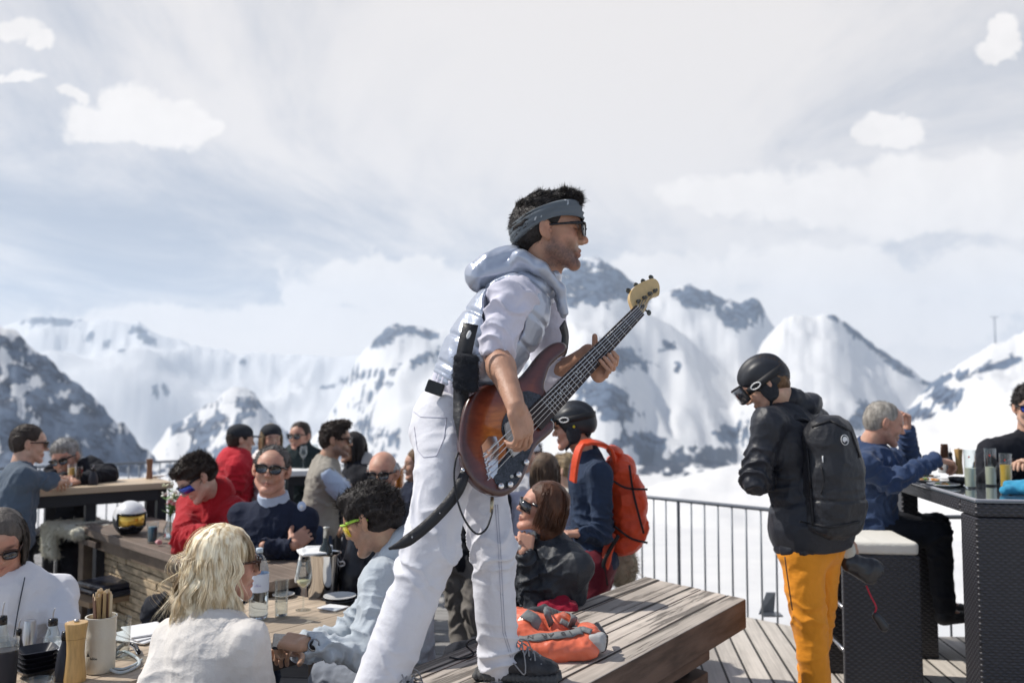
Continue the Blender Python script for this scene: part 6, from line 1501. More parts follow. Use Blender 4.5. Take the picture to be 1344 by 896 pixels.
# 21 man in the black jacket and yellow trousers with black backpack
def skier():
    Y0 = 4.1; c = P(1005, 506, Y0-.02); N = P(1034, 528, Y0+.02); Q = P(1064, 712, Y0)
    jk = mat('black shell jacket', (.014, .016, .024), .5, bump=(25, .35, 4), sheen=.04)
    yp = mat('mustard ski trousers', (.82, .295, .012), .75, bump=(40, .3, 5), var=.06, sheen=.1)
    gry = mat('black glove leather', (.016, .016, .02), .3, coat=.4)
    d = person('skier in a black jacket and mustard yellow trousers looking down', c, 288, N, Q, 318, hp=-32, sk=skF, top=jk, pants=yp, hair='crew', hairm=hair_mat('hair light brown'), legs='stand', vox=.006, hvox=.0045, sc=1.04, bulk=1.16, fold=.009, seed=31, collar=('high', jk),
               sh=(P(1070, 556, Y0+.22), P(1008, 556, Y0-.12)), armL=(P(992, 628, Y0-.14), P(1018, 632, Y0+.12)), armR=(P(1092, 640, Y0+.25), P(1108, 700, Y0+.18)), hem=.02, legr=1.06, kneeL=P(1062, 815, Y0-.06), kneeR=P(1072, 815, Y0+.14), footL=P(1074, 930, Y0-.02), footR=P(1062, 918, Y0+.16), ground=0., curl=40)
    s = SDF(.006); s.ell(P(1066, 690, Y0), (.215, .175, .17), d['T'], k=.03); s.cap(P(1062, 640, Y0), P(1064, 690, Y0), .175, .205, k=.05, fl=(d['f'], 1.12)); s.cut(P(1064, 716, Y0)-V(0, 0, 0), unit(V(0, 0, -1)+d['r']*.06)); mk('jacket_skirt', s.build(disp=lambda p, n: .014*folds(p, 7, 71)), jk, d['root'])
    s = SDF(.0055); hc = P(1050, 532, Y0+.06); s.ell(hc, (.125, .10, .062), fr(318, 0, -6), k=.03); s.ell(P(1030, 522, Y0+.02), (.10, .09, .05), k=.03); s.ell(c, (.092, .10, .11), d['H'], k=.02, sub=True)
    mk('hood', s.build(disp=lambda p, n: .016*folds(p, 8, 72)+.006*folds(p, 20, 73)), jk, d['root'])
    helmet(d['H'], c, .95, d['root'], mat('helmet matt black'), mat('goggle strap black'), mat('grey lens', (.03, .032, .04), .08, coat=1), mat('white print'), mat('yellow button'), goggles_up=False)
    # bib zip and pocket marks on the trousers
    mb = MB(); q = [P(1030, 730, Y0-.17), P(1034, 760, Y0-.185), P(1040, 800, Y0-.175)]; mb.tube(spline(q, 10), .003, 6); mk('zip', mb.out(), mat('zip dark', (.06, .03, .02), .5), d['root'])
    bp = mat('black ripstop', (.016, .017, .022), .45, bump=(30, .45, 5), sheen=.04); r = thing('backpack', 'large black backpack with a round white emblem on the skier', 'backpack', P(1090, 700, Y0+.1)); T = fr(322)
    s = SDF(.006)
    for (x, y, rx, ry, rz) in ((1088, 575, .13, .11, .11), (1094, 620, .155, .125, .15), (1096, 662, .155, .125, .12), (1092, 690, .14, .11, .05)): s.ell(P(x, y, Y0-.14), (rx, ry, rz), T, k=.07)
    pv, pf = s.build(disp=lambda p, n: .010*folds(p, 6, 81)+.006*folds(p, 15, 82)-.006*np.exp(-((p[:, 2]-P(0, 655, Y0-.2)[2])/.006)**2)); mk('pack_body', (pv, pf), bp, r)
    from mathutils.bvhtree import BVHTree
    bv = BVHTree.FromPolygons([tuple(q) for q in pv], [tuple(int(i) for i in q) for q in pf])
    def on(x, y, off=.002):
        dd = unit(P(x, y, 3)-V(0, 0, CAMZ)); h = bv.ray_cast(Vector((0, 0, CAMZ)), Vector(dd)); return (np.array(h[0])+np.array(h[1])*off, np.array(h[1])) if h[0] else (P(x, y, Y0-.26), V(0, -1, 0))
    p0, n0 = on(1108, 577, .003); R_ = unit(np.cross(V(0, 0, 1), n0)); U_ = np.cross(n0, R_); M = np.array([R_, U_, n0])
    mb = MB(); mb.lathe(p0-n0*.001, [(.021, 0), (.0235, .0015), (.0235, .003), (.021, .003)], 32, M=M, cap=False); em = mk('emblem_ring', mb.out(), mat('white print'), r)
    mb = MB(); sh_ = [(-.015, .004), (-.008, .013), (.004, .015), (.013, .008), (.016, -.002), (.011, -.010), (.008, -.002), (.002, -.006), (-.004, -.013), (-.008, -.005), (-.012, -.008)]
    mb.prism([p0+R_*x+U_*y+n0*.003 for x, y in sh_][::-1], n0, .0015); mk('emblem_figure', mb.out(), mat('white print'), em, smooth=False)
    for pts, w_ in (([(1060, 590), (1064, 640), (1068, 690)], .014), ([(1078, 612), (1082, 630), (1078, 648)], .006), ([(1066, 560), (1090, 552), (1116, 566), (1128, 600)], .010), ([(1050, 684), (1090, 692), (1128, 684)], .010)):
        qq = []; nn = []
        for x, y in [tuple(lerp(a, b, t)) for a, b in zip(pts, pts[1:]) for t in np.linspace(0, 1, 5)]: a_, b_ = on(x, y, .004); qq.append(a_); nn.append(b_)
        mb = MB(); mb.ribbon(qq, nn, w_, .004); mk('strap', mb.out(), mat('black webbing'), r)
    mb = MB(); a_, b_ = on(1080, 598, .006); mb.tube([a_, a_-V(0, 0, .03)], .003, 6); mk('zip_pull', mb.out(), mat('white print'), r)
    q = spline([P(1068, 562, Y0-.02), P(1050, 548, Y0-.10), P(1030, 552, Y0-.10), P(1016, 570, Y0-.06)], 16); mb = MB(); mb.ribbon(q, V(-.3, -.6, 1), .05, .014); mk('shoulder_strap', mb.out(), bp, r, bevel=.004)
    # helmet-bag / gloves hanging at his right hand
    gl_ = thing('gloves', 'black ski gloves with a red cord dangling from the skier\'s hand', 'gloves', P(1135, 820, Y0+.05)); yy = Y0+.05
    s = SDF(.005); s.cap(P(1116, 738, yy), P(1145, 750, yy), .045, .062, k=.02, fl=(V(0, 1, 0), 1.5)); s.cap(P(1148, 752, yy), P(1152, 754, yy), .052, .050, k=.003, sub=True, fl=(V(0, 1, 0), 1.5)); mk('cuff', s.build(disp=lambda p, n: .008*folds(p, 14, 5)), gry, gl_)
    s = SDF(.005); s.ell(P(1112, 722, yy), (.035, .03, .045), k=.02); mk('fleece_lining', s.build(disp=lambda p, n: .008*folds(p, 25, 5)), mat('fleece cream', (.55, .53, .46), .95), gl_)
    mb = MB(); mb.tube(spline([P(1137, 768, yy), P(1143, 782, yy), P(1150, 796, yy), P(1147, 806, yy)], 12), .004, 6); mk('cord', mb.out(), mat('red cord', (.5, .02, .05), .6), gl_)
    s = SDF(.005); s.cap(P(1150, 808, yy), P(1160, 822, yy), .020, .024, k=.01, fl=(V(0, 1, 0), 1.4)); mk('pouch', s.build(), gry, gl_)
skier()
# 22 grey haired man in the blue jacket at the bar
bj = fabric('blue softshell', (.035, .06, .13), b=.3)
def barman():
    d = person('grey haired man in a blue jacket sitting at the black bar', P(1160, 556, 5.15), 99, P(1140, 586, 5.20), P(1142, 688, 5.30), 68, hp=-14, sk=skR, top=bj, pants=darkp, hair='buzz', hairm=hair_mat('hair silver', (.36, .33, .29)), vox=.0065, hvox=.0045, sc=1.06, bulk=1.1, fold=.012, seed=41, collar=('high', fabric('navy wool')), beard=.35,
               sh=(P(1136, 612, 4.98), P(1168, 606, 5.42)), armR=(P(1168, 634, 4.95), P(1226, 604, 5.02)), armL=(P(1196, 622, 5.5), P(1190, 566, 5.38)), handdR=V(1, .1, -.15), handdL=V(0, -.1, 1), palmR=V(0, .1, -1), palmL=V(-1, 0, 0), curl=(45, 65), kneeR=P(1230, 700, 5.15), kneeL=P(1230, 690, 5.5), footR=P(1240, 800, 5.2), footL=P(1240, 790, 5.5))
barman()
# 23 man in black behind the bar at the right edge
person('man in black with blue mirrored glasses at the right picture edge', P(1352, 536, 5.4), 205, P(1350, 572, 5.45), P(1352, 700, 5.5), 200, hp=-4, sk=skF, top=black, pants=darkp, hair='short', hairm=hK, glass=(blk, bluel), vox=.008, hvox=.005, sc=1.05, bulk=1.1, fold=.01, seed=42, ground=0,
       sh=(P(1300, 592, 5.4), P(1392, 592, 5.45)), armR=(P(1284, 632, 5.25), P(1330, 612, 5.0)), armL=(P(1390, 640, 5.3), P(1352, 612, 5.0)), legs='stand')
# ================================================================ things on the tables
def glassm():
    if 'clear glass' in MC: return MC['clear glass']
    return thin_glass('clear glass')
GL = glassm(); water = mat('water', (.93, .96, .97), .0, trans=1, ior=1.2)
wht = mat('white porcelain', (.78, .78, .76), .25, coat=.4); wood_m = mat('honey wood mill', (.55, .34, .13), .4, bump=(8, .15, 5), var=.18, varscale=30, stretch=(3, 3, .4), coat=.15)
blkc = mat('black ceramic', (.014, .015, .022), .3, coat=.3); stl = mat('brushed steel'); dk = mat('black matt paint', (.014, .016, .026), .5)
def lat(name, p, prof, m_, parent=None, seg=28, **k): mb = MB(); mb.lathe(p, prof, seg, **k); return mk(name, mb.out(), m_, parent, angle=50) if parent is not None else mb
def tumbler(label, p, r, h, liquid=None, lh=.5, group=None, taper=.85, cat='glass', m_=None, foot=.008, extra=None):
    t = thing('drinking_glass', label, cat, p, group); t0 = r*taper
    mb = MB(); mb.lathe(p+V(0, 0, .0006), [(0, 0), (t0, 0), (t0+.001, .003), (r, h), (r-.0016, h), (t0-.001, foot), (0, foot)], 28, cap=False); mk('glass', mb.out(), m_ or GL, t, angle=60)
    if liquid:
        r1 = t0-.0016; r2 = lerp(t0, r, lh)-.0022; mb = MB(); mb.lathe(p+V(0, 0, .001), [(0, foot), (r1, foot), (r2, h*lh), (0, h*lh)], 24, cap=False); mk('drink', mb.out(), liquid, t, angle=60)
    return t
def mill(label, p, h, r, m_, group=None, knob=stl):
    t = thing('pepper_mill', label, 'pepper mill', p, group)
    mb = MB(); mb.lathe(p, [(r*.98, 0), (r, .01), (r*.94, h*.15), (r*.78, h*.45), (r*.80, h*.62), (r*.86, h*.70)], 28); mk('base', mb.out(), m_, t, angle=50)
    mb = MB(); mb.lathe(p+V(0, 0, h*.705), [(r*.86, 0), (r*.92, h*.12), (r*1.02, h*.23), (r*1.0, h*.25), (r*.3, h*.26)], 28); mk('head', mb.out(), m_, t, angle=50)
    mb = MB(); mb.lathe(p+V(0, 0, h*.965), [(r*.2, 0), (r*.25, h*.015), (r*.2, h*.04), (0, h*.045)], 14); mk('knob', mb.out(), knob, t)
    return t
def pourer(label, p, h, r, m_, spout=.03, oil=None):
    t = thing('oil_bottle', label, 'bottle', p)
    mb = MB(); mb.lathe(p, [(0, .001), (r*.95, .001), (r, .006), (r*.98, h*.28), (r*.80, h*.52), (r*.45, h*.74), (r*.36, h*.9), (r*.38, h*.93)]+([(r*.30, h*.93), (r*.72, h*.5), (r*.9, h*.25), (r*.88, .01), (0, .01)] if m_ is GL else []), 24, cap=m_ is not GL); mk('bottle_body', mb.out(), m_, t, angle=60)
    if oil: mb = MB(); mb.lathe(p, [(0, .011), (r*.87, .011), (r*.86, h*.22), (0, h*.22)], 20, cap=False); mk('oil', mb.out(), oil, t)
    mb = MB(); mb.lathe(p+V(0, 0, h*.80), [(r*.47, 0), (r*.47, h*.13), (r*.42, h*.17), (r*.1, h*.18)], 18); mk('collar', mb.out(), blk, t)
    mb = MB(); mb.tube(spline([p+V(0, 0, h*.96), p+V(.0, 0, h+.015), p+V(.006, 0, h+spout)], 8), .0024, 7); mk('spout', mb.out(), stl, t)
    return t
def plate_(label, p, r, m_=wht, group=None, name='plate', cat='plate'):
    mb = MB(); mb.lathe(p, [(0, .001), (r*.55, .001), (r*.62, .004), (r, .014), (r*.99, .017), (r*.62, .008), (0, .006)], 36, cap=False); o = mk(name, mb.out(), m_, None, angle=60, loc=p); tag(o, label, cat, group); return o
o1 = lambda x, y: PZ(x, y, .601); o2 = lambda x, y: PZ(x, y, .681); o3 = lambda x, y: PZ(x, y, .941); ob = lambda x, y: PZ(x, y, BARZ+.001)
def blots(name, p, r, n, step, h, m_, parent):
    """a row of small illegible strokes printed on a round body"""
    mb = MB(); rr = random.Random(5); c = V(p[0], p[1], 0)
    for k in range(n):
        x = (k-(n-1)/2)*step; hh = h*rr.choice((.55, .6, 1.)); y = -math.sqrt(max(r*r-(x*1.0)**2, 1e-6))
        mb.box(V(p[0]+x, p[1]+y, p[2]+hh/2), (step*.13, .0008, hh/2)); mb.box(V(p[0]+x+step*.2, p[1]+y+.0002, p[2]+rr.uniform(.2, .8)*hh*.6), (step*.2, .0008, h*.08))
    return mk(name, mb.out(), m_, parent, smooth=False)
def table_one():
    mill('honey coloured wooden pepper mill at the front of the near table', o1(98, 893), .212, .037, wood_m)
    p = o1(131, 880); t = thing('cutlery_crock', 'tall cream ceramic jar filled with cutlery in brown paper sleeves', 'jar', p)
    cr = mat('cream crock', (.66, .62, .53), .45, bump=(22, .35, 4), coat=.3, var=.06)
    mb = MB(); mb.lathe(p, [(.046, 0), (.051, .006), (.052, .06), (.050, .115), (.053, .125), (.051, .135), (.053, .19), (.0545, .193), (.0545, .198), (.049, .198), (.047, .02), (0, .02)], 40, cap=False); jr = mk('jar', mb.out(), cr, t, angle=60)
    blots('jar_print', p+V(0, 0, .055), .0527, 6, .0045, .009, mat('print black', (.03, .03, .03), .6), jr)
    mb = MB(); mb.prism([p+V(-.026, -.0505, .066), p+V(-.014, -.0522, .066), p+V(-.018, -.052, .074), p+V(-.020, -.0515, .080), p+V(-.023, -.0512, .073)], V(0, -1, 0), .001); mk('jar_mark', mb.out(), mat('print black'), jr, smooth=False)
    rng = random.Random(4); sl = [mat('kraft paper', (.52, .36, .18), .8, bump=(40, .3, 3)), mat('dark brown paper', (.10, .045, .025), .7), mat('pale paper', (.66, .55, .38), .8)]
    for k in range(15):
        a = rng.uniform(0, 6.28); rr = .034*math.sqrt(rng.random()); q = p+V(rr*math.cos(a), rr*math.sin(a), .165+rng.uniform(-.012, .012)); yw = rng.uniform(0, 180); M = fr(yw, rng.uniform(-4, 4), rng.uniform(-5, 5))
        mb = MB(); mb.box(q+M[2]*.045, (.0115, .0018, .066), M); s_ = mk('cutlery_sleeve', mb.out(), sl[k % 3 if k % 5 else 0], t, bevel=.001)
        mb = MB(); mb.ball(q+M[2]*.113, (.0065, .0022, .010), M, 10); mk('cutlery_tip', mb.out(), mat('pale wood', (.66, .50, .32), .6), s_)
    tumbler('empty water glass right behind the cream cutlery jar', o1(158, 862), .036, .148)
    # black square bowls
    p = o1(48, 886); bm = MB(); rg = T1['M']; n = 5
    prof = [(.040, .0), (.058, .026), (.064, .030), (.061, .031), (.040, .006), (0, .006)]
    names = ['lowest of', 'second from the bottom in', 'middle one of', 'second from the top in', 'topmost and empty one of']
    for k in range(n):
        mb = MB(); mb.lathe(p+V(.002*(k % 2), 0, .0165*k), prof, 32, M=fr(38+3*k), sq=5, cap=True); o = mk('square_bowl', mb.out(), blkc, None, angle=40, loc=p+V(0, 0, .0165*k)); tag(o, f'small black square bowl, {names[k]} the stack by the glass ashtray', 'bowl', 'stack of small black square bowls')
    t = thing('ashtray', 'round clear glass ashtray at the very front of the near table', 'ashtray', o1(50, 905)); p = o1(50, 905)
    mb = MB(); mb.lathe(p, [(0, .0), (.044, 0), (.050, .012), (.053, .034), (.046, .036), (.038, .014), (0, .012)], 30, cap=False); mk('bowl', mb.out(), GL, t, angle=60)
    pourer('slim black bottle with steel spout beside the wooden pepper mill', o1(85, 892), .175, .033, dk, .028)
    pourer('clear glass oil bottle with black collar and steel pourer', o1(68, 862), .150, .037, GL, .035, mat('pale oil', (.55, .42, .12), .1))
    pourer('small black bottle between the steel shaker and the dark tumbler', o1(23, 880), .155, .022, dk, .03)
    pourer('clear bottle with a pourer at the extreme left edge', o1(1, 872), .185, .036, GL, .045, mat('pale oil'))
    p = o1(38, 858); t = thing('metal_shaker', 'brushed steel shaker cup standing on a white dish', 'shaker', p+V(0, 0, .03)); mb = MB(); mb.lathe(p+V(0, 0, .03), [(.026, 0), (.026, .004), (.0225, .092), (.020, .100), (.010, .102)], 28); mk('cup', mb.out(), stl, t, angle=45)
    t = thing('white_dish', 'white dish under the steel shaker on the near table', 'dish', p); mb = MB(); mb.lathe(p, [(.045, 0), (.058, .012), (.055, .024), (.030, .029)], 32); mk('dish', mb.out(), wht, t, angle=45)
    p = o1(6, 905); t = thing('dark_tumbler', 'tall black tumbler with a clear rim in the bottom left corner', 'tumbler', p); mb = MB(); mb.lathe(p, [(.032, 0), (.034, .01), (.038, .135)], 30); mk('cup', mb.out(), dk, t, angle=50); mb = MB(); mb.lathe(p, [(.0385, .13), (.041, .172), (.0395, .172), (.037, .13)], 30, cap=False); mk('clear_rim', mb.out(), GL, t)
    # pale cord with clip
    t = thing('cord_loop', 'pale grey cord loops with a black clip beside the cutlery jar', 'cord', o1(160, 876)); z = lambda x, y, h=.006: o1(x, y)+V(0, 0, h)
    q = spline([z(186, 868, .008), z(176, 874), z(160, 880), z(146, 878), z(142, 870), z(150, 862), z(162, 858, .01), z(172, 862, .012), z(182, 870, .012), z(180, 876), z(160, 884, .005), z(145, 882, .010), z(139, 874, .008), z(146, 864, .012), z(156, 860, .016)], 90)
    mb = MB(); mb.tube(q, .0055, 8); mk('cord', mb.out(), mat('pale grey cord', (.50, .55, .57), .45, coat=.3), t)
    mb = MB(); mb.tube(spline([z(150, 862, .018), z(162, 853, .022), z(176, 852, .018), z(182, 860, .012)], 12), .008, 8); mk('clip', mb.out(), blk, t)
    mb = MB(); mb.tube(spline([z(168, 856, .03), z(174, 860, .032), z(180, 866, .022)], 10), .002, 6); mk('clip_wire', mb.out(), stl, t)
    t = thing('napkins', 'loose pile of white paper napkins behind the empty water glass', 'napkins', o1(182, 838))
    for k in range(3):
        s = SDF(.006); s.box(o1(182+4*k, 838-2*k)+V(0, 0, .008+.008*k), (.10, .075, .004), fr(20+17*k), rd=.004); v, f = s.build(disp=lambda p, n: .004*folds(p, 9, k)); mk('napkin', (v, f), mat('paper white', (.76, .76, .77), .8), t)
    # water bottle
    p = o1(339, 812); t = thing('water_bottle', 'large clear plastic water bottle with a white label and pale blue cap', 'bottle', p)
    pl = thin_glass('clear plastic', (.84, .91, .97), .05)
    pr = [(0, .004), (.030, .002), (.040, .008), (.043, .02), (.041, .035), (.0435, .05), (.041, .065), (.0435, .08), (.0425, .10), (.0435, .12), (.0435, .205), (.042, .225), (.032, .262), (.018, .283), (.014, .288), (.014, .302)]
    mb = MB(); mb.lathe(p, pr, 30, cap=False); mk('bottle_body', mb.out(), pl, t)
    mb = MB(); mb.lathe(p, [(max(0, a-.0025), b+.002) for a, b in pr[:10]]+[(.040, .150), (0, .150)], 26, cap=False); mk('water', mb.out(), mat('water'), t)
    mb = MB(); mb.lathe(p, [(.0442, .125), (.0442, .205)], 36, cap=False); lb = mk('label', mb.out(), mat('paper label', (.72, .78, .88), .45), t)
    blots('label_print', p+V(.004, 0, .152), .0445, 6, .0058, .012, mat('print lilac', (.42, .42, .65), .6), lb)
    mb = MB(); mb.lathe(p+V(0, 0, .296), [(.0155, 0), (.0155, .018), (.014, .020), (0, .020)], 24); mk('cap', mb.out(), mat('pale blue cap', (.62, .72, .80), .4), t)
    tumbler('half filled water glass between bottle and wine glass', o1(369, 809), .0315, .165, mat('water'), .42, taper=.88)
    p = o1(398, 800); t = thing('wine_glass', 'stemmed wine glass with a little white wine on the near table', 'wine glass', p)
    mb = MB(); mb.lathe(p, [(0, .0), (.036, 0), (.036, .002), (.006, .008), (.0042, .02), (.004, .085), (.008, .098), (.028, .118), (.039, .150), (.038, .180), (.030, .228), (.0288, .228), (.0365, .180), (.0375, .150), (.027, .121), (.006, .104), (0, .103)], 32, cap=False); mk('glass', mb.out(), GL, t, angle=60)
    mb = MB(); mb.lathe(p, [(0, .104), (.006, .105), (.026, .1215), (.034, .137), (0, .137)], 28, cap=False); mk('wine', mb.out(), mat('white wine', (.80, .74, .45), .0), t)
    plate_('black side plate lying under the white one at the table end', o1(446, 789), .082, blkc, 'side plates at the right end of the near table'); plate_('white side plate on top of the black one at the table end', o1(446, 789)+V(0, 0, .014), .080, wht, 'side plates at the right end of the near table')
    s = SDF(.005); s.box(o1(437, 798)+V(0, 0, .004), (.06, .05, .003), fr(30), rd=.003); o = mk('napkin', s.build(disp=lambda p, n: .002*folds(p, 12)), mat('paper white'), None); tag(o, 'flat white napkin in front of the two side plates', 'napkin')
    plate_('small white saucer between the blonde woman and the water bottle', o1(305, 792), .05); plate_('small white saucer behind the water glass', o1(372, 783), .055)
    # wine cooler with cloth and bottle
    p = o1(423, 781); t = thing('wine_cooler', 'polished steel wine cooler with a white cloth over its rim', 'wine cooler', p)
    mb = MB(); mb.lathe(p, [(.070, 0), (.074, .004), (.088, .20), (.092, .205), (.093, .212), (.088, .212), (.084, .20), (.068, .01), (0, .01)], 44, cap=False); mk('bucket', mb.out(), mat('polished steel', (.62, .61, .60), .12, 1), t, angle=60)
    for q in (-1, 1): mb = MB(); mb.tube(spline([p+V(.083*q, 0, .165), p+V(.105*q, 0, .168), p+V(.108*q, 0, .150), p+V(.083*q, 0, .145)], 14), .004, 8); mk('handle', mb.out(), stl, t)
    s = SDF(.005); T_ = fr(-25); s.box(p+V(-.055, -.01, .219), (.062, .085, .005), T_, rd=.005, k=.01); s.box(p+V(-.118, .0, .150), (.006, .075, .075), fr(-12, 0, 10), rd=.005, k=.02); s.box(p+V(-.04, .10, .20), (.07, .006, .03), T_, rd=.005, k=.02)
    o = mk('cloth', s.build(disp=lambda p, n: .007*folds(p, 10, 6)), mat('white cloth', (.78, .78, .80), .8), None); tag(o, 'white folded cloth draped over the rim of the steel wine cooler', 'cloth')
    b = p+V(.008, .0, .03); ax = unit(V(.03, -.02, 1)); M = np.array([unit(np.cross(V(0, 1, 0), ax)), V(0, 1, 0), ax]); t = thing('wine_bottle', 'dark wine bottle with a silver capsule standing in the cooler', 'bottle', b)
    mb = MB(); mb.lathe(b, [(.036, 0), (.037, .01), (.037, .17), (.030, .205), (.015, .235), (.0135, .275)], 24, M=M); mk('bottle_body', mb.out(), mat('bottle green glass', (.012, .018, .012), .08, coat=1), t)
    mb = MB(); mb.lathe(b+ax*.258, [(.0150, 0), (.0150, .045), (.0165, .047), (.0165, .054), (0, .055)], 20, M=M); mk('capsule', mb.out(), mat('silver foil', (.50, .50, .46), .35, .7, bump=(40, .5, 3)), t)
    s = SDF(.007); s.cap(P(474, 672, 4.5), P(462, 752, 4.45), .035, .06, k=.03, fl=(V(0, 1, 0), 1.2)); s.cap(P(462, 752, 4.45), P(462, 800, 4.45), .06, .07, k=.03); o = mk('dark_coat', s.build(disp=lambda p, n: .018*folds(p, 9, 6, (1, 1, .5))), mat('shiny black nylon', (.015, .016, .022), .3, bump=(30, .3, 3)), None); tag(o, 'shiny black coat hanging behind the steel wine cooler', 'coat')
table_one()
def table_two():
    p = o2(170, 700)+V(0, 0, .10); H = fr(150, -6, 0); t = thing('ski_helmet', 'white and black ski helmet with yellow goggles lying on the long table', 'helmet', o2(170, 700)); k_ = 1.02
    X = lambda q: p+(H.T @ (np.asarray(q, float)*k_))
    s = SDF(.005); s.ell((0, -.01, .0), (.105, .13, .115), k=.01); s.ell((0, .12, -.09), (.085, .09, .10), k=.02, sub=True); s.cut((0, 0, -.095), (0, 0, -1)); s.cut((0, 0, .02), (0, -.25, -1)); v, f = s.build(); mk('top_shell', (p+(v*k_) @ H, f), mat('helmet white', (.75, .75, .76), .3, coat=.4), t)
    s = SDF(.005); s.ell((0, -.01, .0), (.104, .129, .114), k=.01); s.ell((0, .12, -.09), (.085, .09, .10), k=.02, sub=True); s.cut((0, 0, -.095), (0, 0, -1)); s.cut((0, 0, .018), (0, .25, 1)); v, f = s.build(); mk('lower_shell', (p+(v*k_) @ H, f), mat('helmet matt black'), t)
    a_ = np.linspace(-.95, .95, 15); up = [X((.10*math.sin(a), .01+.135*math.cos(a), .055)) for a in a_]; dn = [X((.10*math.sin(a), .015+.138*math.cos(a), -.028+.015*math.exp(-(a/.2)**2))) for a in a_]
    g = MB(); g.tube(up+dn[::-1]+[up[0]], .008, 8, cap=False); gg = mk('goggles', g.out(), blk, t); m1 = MB(); m1.add(up+dn, [(i, i+1, 16+i, 15+i) for i in range(14)]); l = mk('lens', m1.out(), mat('amber lens', (.85, .52, .06), .1, .55, coat=1), gg); so = l.modifiers.new('thick', 'SOLIDIFY'); so.thickness = .004
    # glass with blue can, vase and flowers
    p = o2(200, 712); tumbler('glass tumbler beside the pink blossom holding a dark blue can', p, .036, .13)
    t = thing('blue_can', 'dark teal blue can standing inside the glass tumbler', 'can', p+V(0, 0, .009)); mb = MB(); mb.lathe(p+V(0, 0, .009), [(.024, 0), (.027, .004), (.027, .085), (.024, .092), (0, .090)], 24); mk('can', mb.out(), mat('teal can', (.02, .10, .16), .3, .3), t)
    p = o2(223, 706); t = thing('flower_vase', 'clear glass bottle vase holding white and pink flowers', 'vase', p); mb = MB(); mb.lathe(p, [(0, .001), (.042, .001), (.046, .01), (.043, .06), (.026, .10), (.017, .125), (.020, .155), (.0185, .155), (.0155, .125), (.024, .10), (.041, .06), (.044, .012), (0, .010)], 28, cap=False); mk('vase', mb.out(), GL, t)
    mb = MB(); mb.lathe(p, [(0, .011), (.0425, .012), (.040, .058), (.030, .08), (0, .08)], 24, cap=False); mk('water', mb.out(), mat('water'), t)
    rng = random.Random(8); gm = mat('flower stem green', (.06, .12, .03), .6); lm = mat('leaf green', (.10, .20, .05), .5); fm = [mat('petal white', (.75, .74, .66), .6), mat('petal pink', (.70, .38, .38), .6), mat('petal cream', (.66, .68, .45), .6)]
    for k in range(13):
        a = rng.uniform(0, 6.28); sp = rng.uniform(.02, .10); h = rng.uniform(.20, .34); tip = p+V(sp*math.cos(a), sp*math.sin(a), h); st_ = spline([p+V(0, 0, .02), p+V(.004*math.cos(a), .004*math.sin(a), .14), tip], 10)
        mb = MB(); mb.tube(st_, .0016, 5); s_ = mk('stem', mb.out(), gm, t)
        mb = MB()
        for j in range(8):
            b = rng.uniform(0, 6.28); el = rng.uniform(-.2, 1.2); d = V(math.cos(b)*math.cos(el), math.sin(b)*math.cos(el), math.sin(el)); M = np.array([d, unit(np.cross(d, V(.3, .2, 1))), unit(np.cross(d, np.cross(d, V(.3, .2, 1))))]); mb.ball(tip+d*.012, (.015, .009, .003), M, 8)
        mk('blossom', mb.out(), fm[(0, 0, 2, 1, 0, 2)[k % 6]], s_)
        mb = MB()
        for j in range(4):
            q = st_[5+j]; b = rng.uniform(0, 6.28); d = unit(V(math.cos(b), math.sin(b), .5)); w = np.cross(d, V(0, 0, 1))*.012; mb.add([q, q+d*.03+w, q+d*.07, q+d*.03-w], [(0, 1, 2, 3)])
        mk('leaves', mb.out(), lm, s_)['kind'] = 'stuff'
    mb = MB(); q = o2(208, 716)+V(0, 0, .02)
    for j in range(26):
        b = random.uniform(0, 6.28); el = random.uniform(-.5, 1.5); d = V(math.cos(b)*math.cos(el), math.sin(b)*math.cos(el), math.sin(el)); mb.ball(q+d*.012, (.012, .010, .006), fr(math.degrees(b), 30), 8)
    o = mk('pink_blossom', mb.out(), mat('petal pink'), None); tag(o, 'single pink blossom lying on the table beside the glass vase', 'flower')
    s = SDF(.006); s.ell(o2(238, 712)+V(0, 0, .035), (.06, .05, .04), k=.02); s.ell(o2(245, 700)+V(0, 0, .06), (.045, .04, .05), k=.02); s.cap(o2(228, 718)+V(0, 0, .02), o2(236, 722)+V(0, 0, .02), .02, .02, k=.01); o = mk('black_gloves', s.build(disp=lambda p, n: .014*folds(p, 16, 7)), mat('black glove leather'), None); tag(o, 'heap of black gloves on the long table beside the vase', 'gloves')
    tumbler('tumbler filled with cream drink in front of the red jacket', o2(279, 712), .034, .11, mat('cream drink', (.66, .60, .46), .4), .45); tumbler('second tumbler with beige drink beside the arms-crossed man', o2(294, 716), .034, .10, mat('beige drink', (.50, .40, .25), .4), .6)
table_two()
def table_three():
    mill('slim brown wooden pepper mill alone on the high pale table', o3(196, 628), .165, .026, mat('brown mill wood', (.22, .12, .07), .45, bump=(10, .2, 4)))
    beer = mat('pale beer', (.72, .46, .12), .15); tumbler('tall glass of pale beer on the high table between two men', o3(94, 635), .032, .15, beer, .8); tumbler('dark cola glass on the high table right of the beer', o3(103, 636), .028, .135, mat('cola', (.03, .012, .008), .1), .85)
    pourer('black bellied bottle on the high table by the elbow of the man in black', o3(122, 636), .13, .036, dk, .01)
    s = SDF(.006); s.ell(o3(84, 638)+V(0, 0, .015), (.05, .04, .016), k=.01); o = mk('napkin', s.build(disp=lambda p, n: .012*folds(p, 20)), mat('paper white'), None); tag(o, 'crumpled white napkin beside the beer glass on the high table', 'napkin')
    plate_('small white saucer behind the brown pepper mill', o3(208, 626), .06)
table_three()
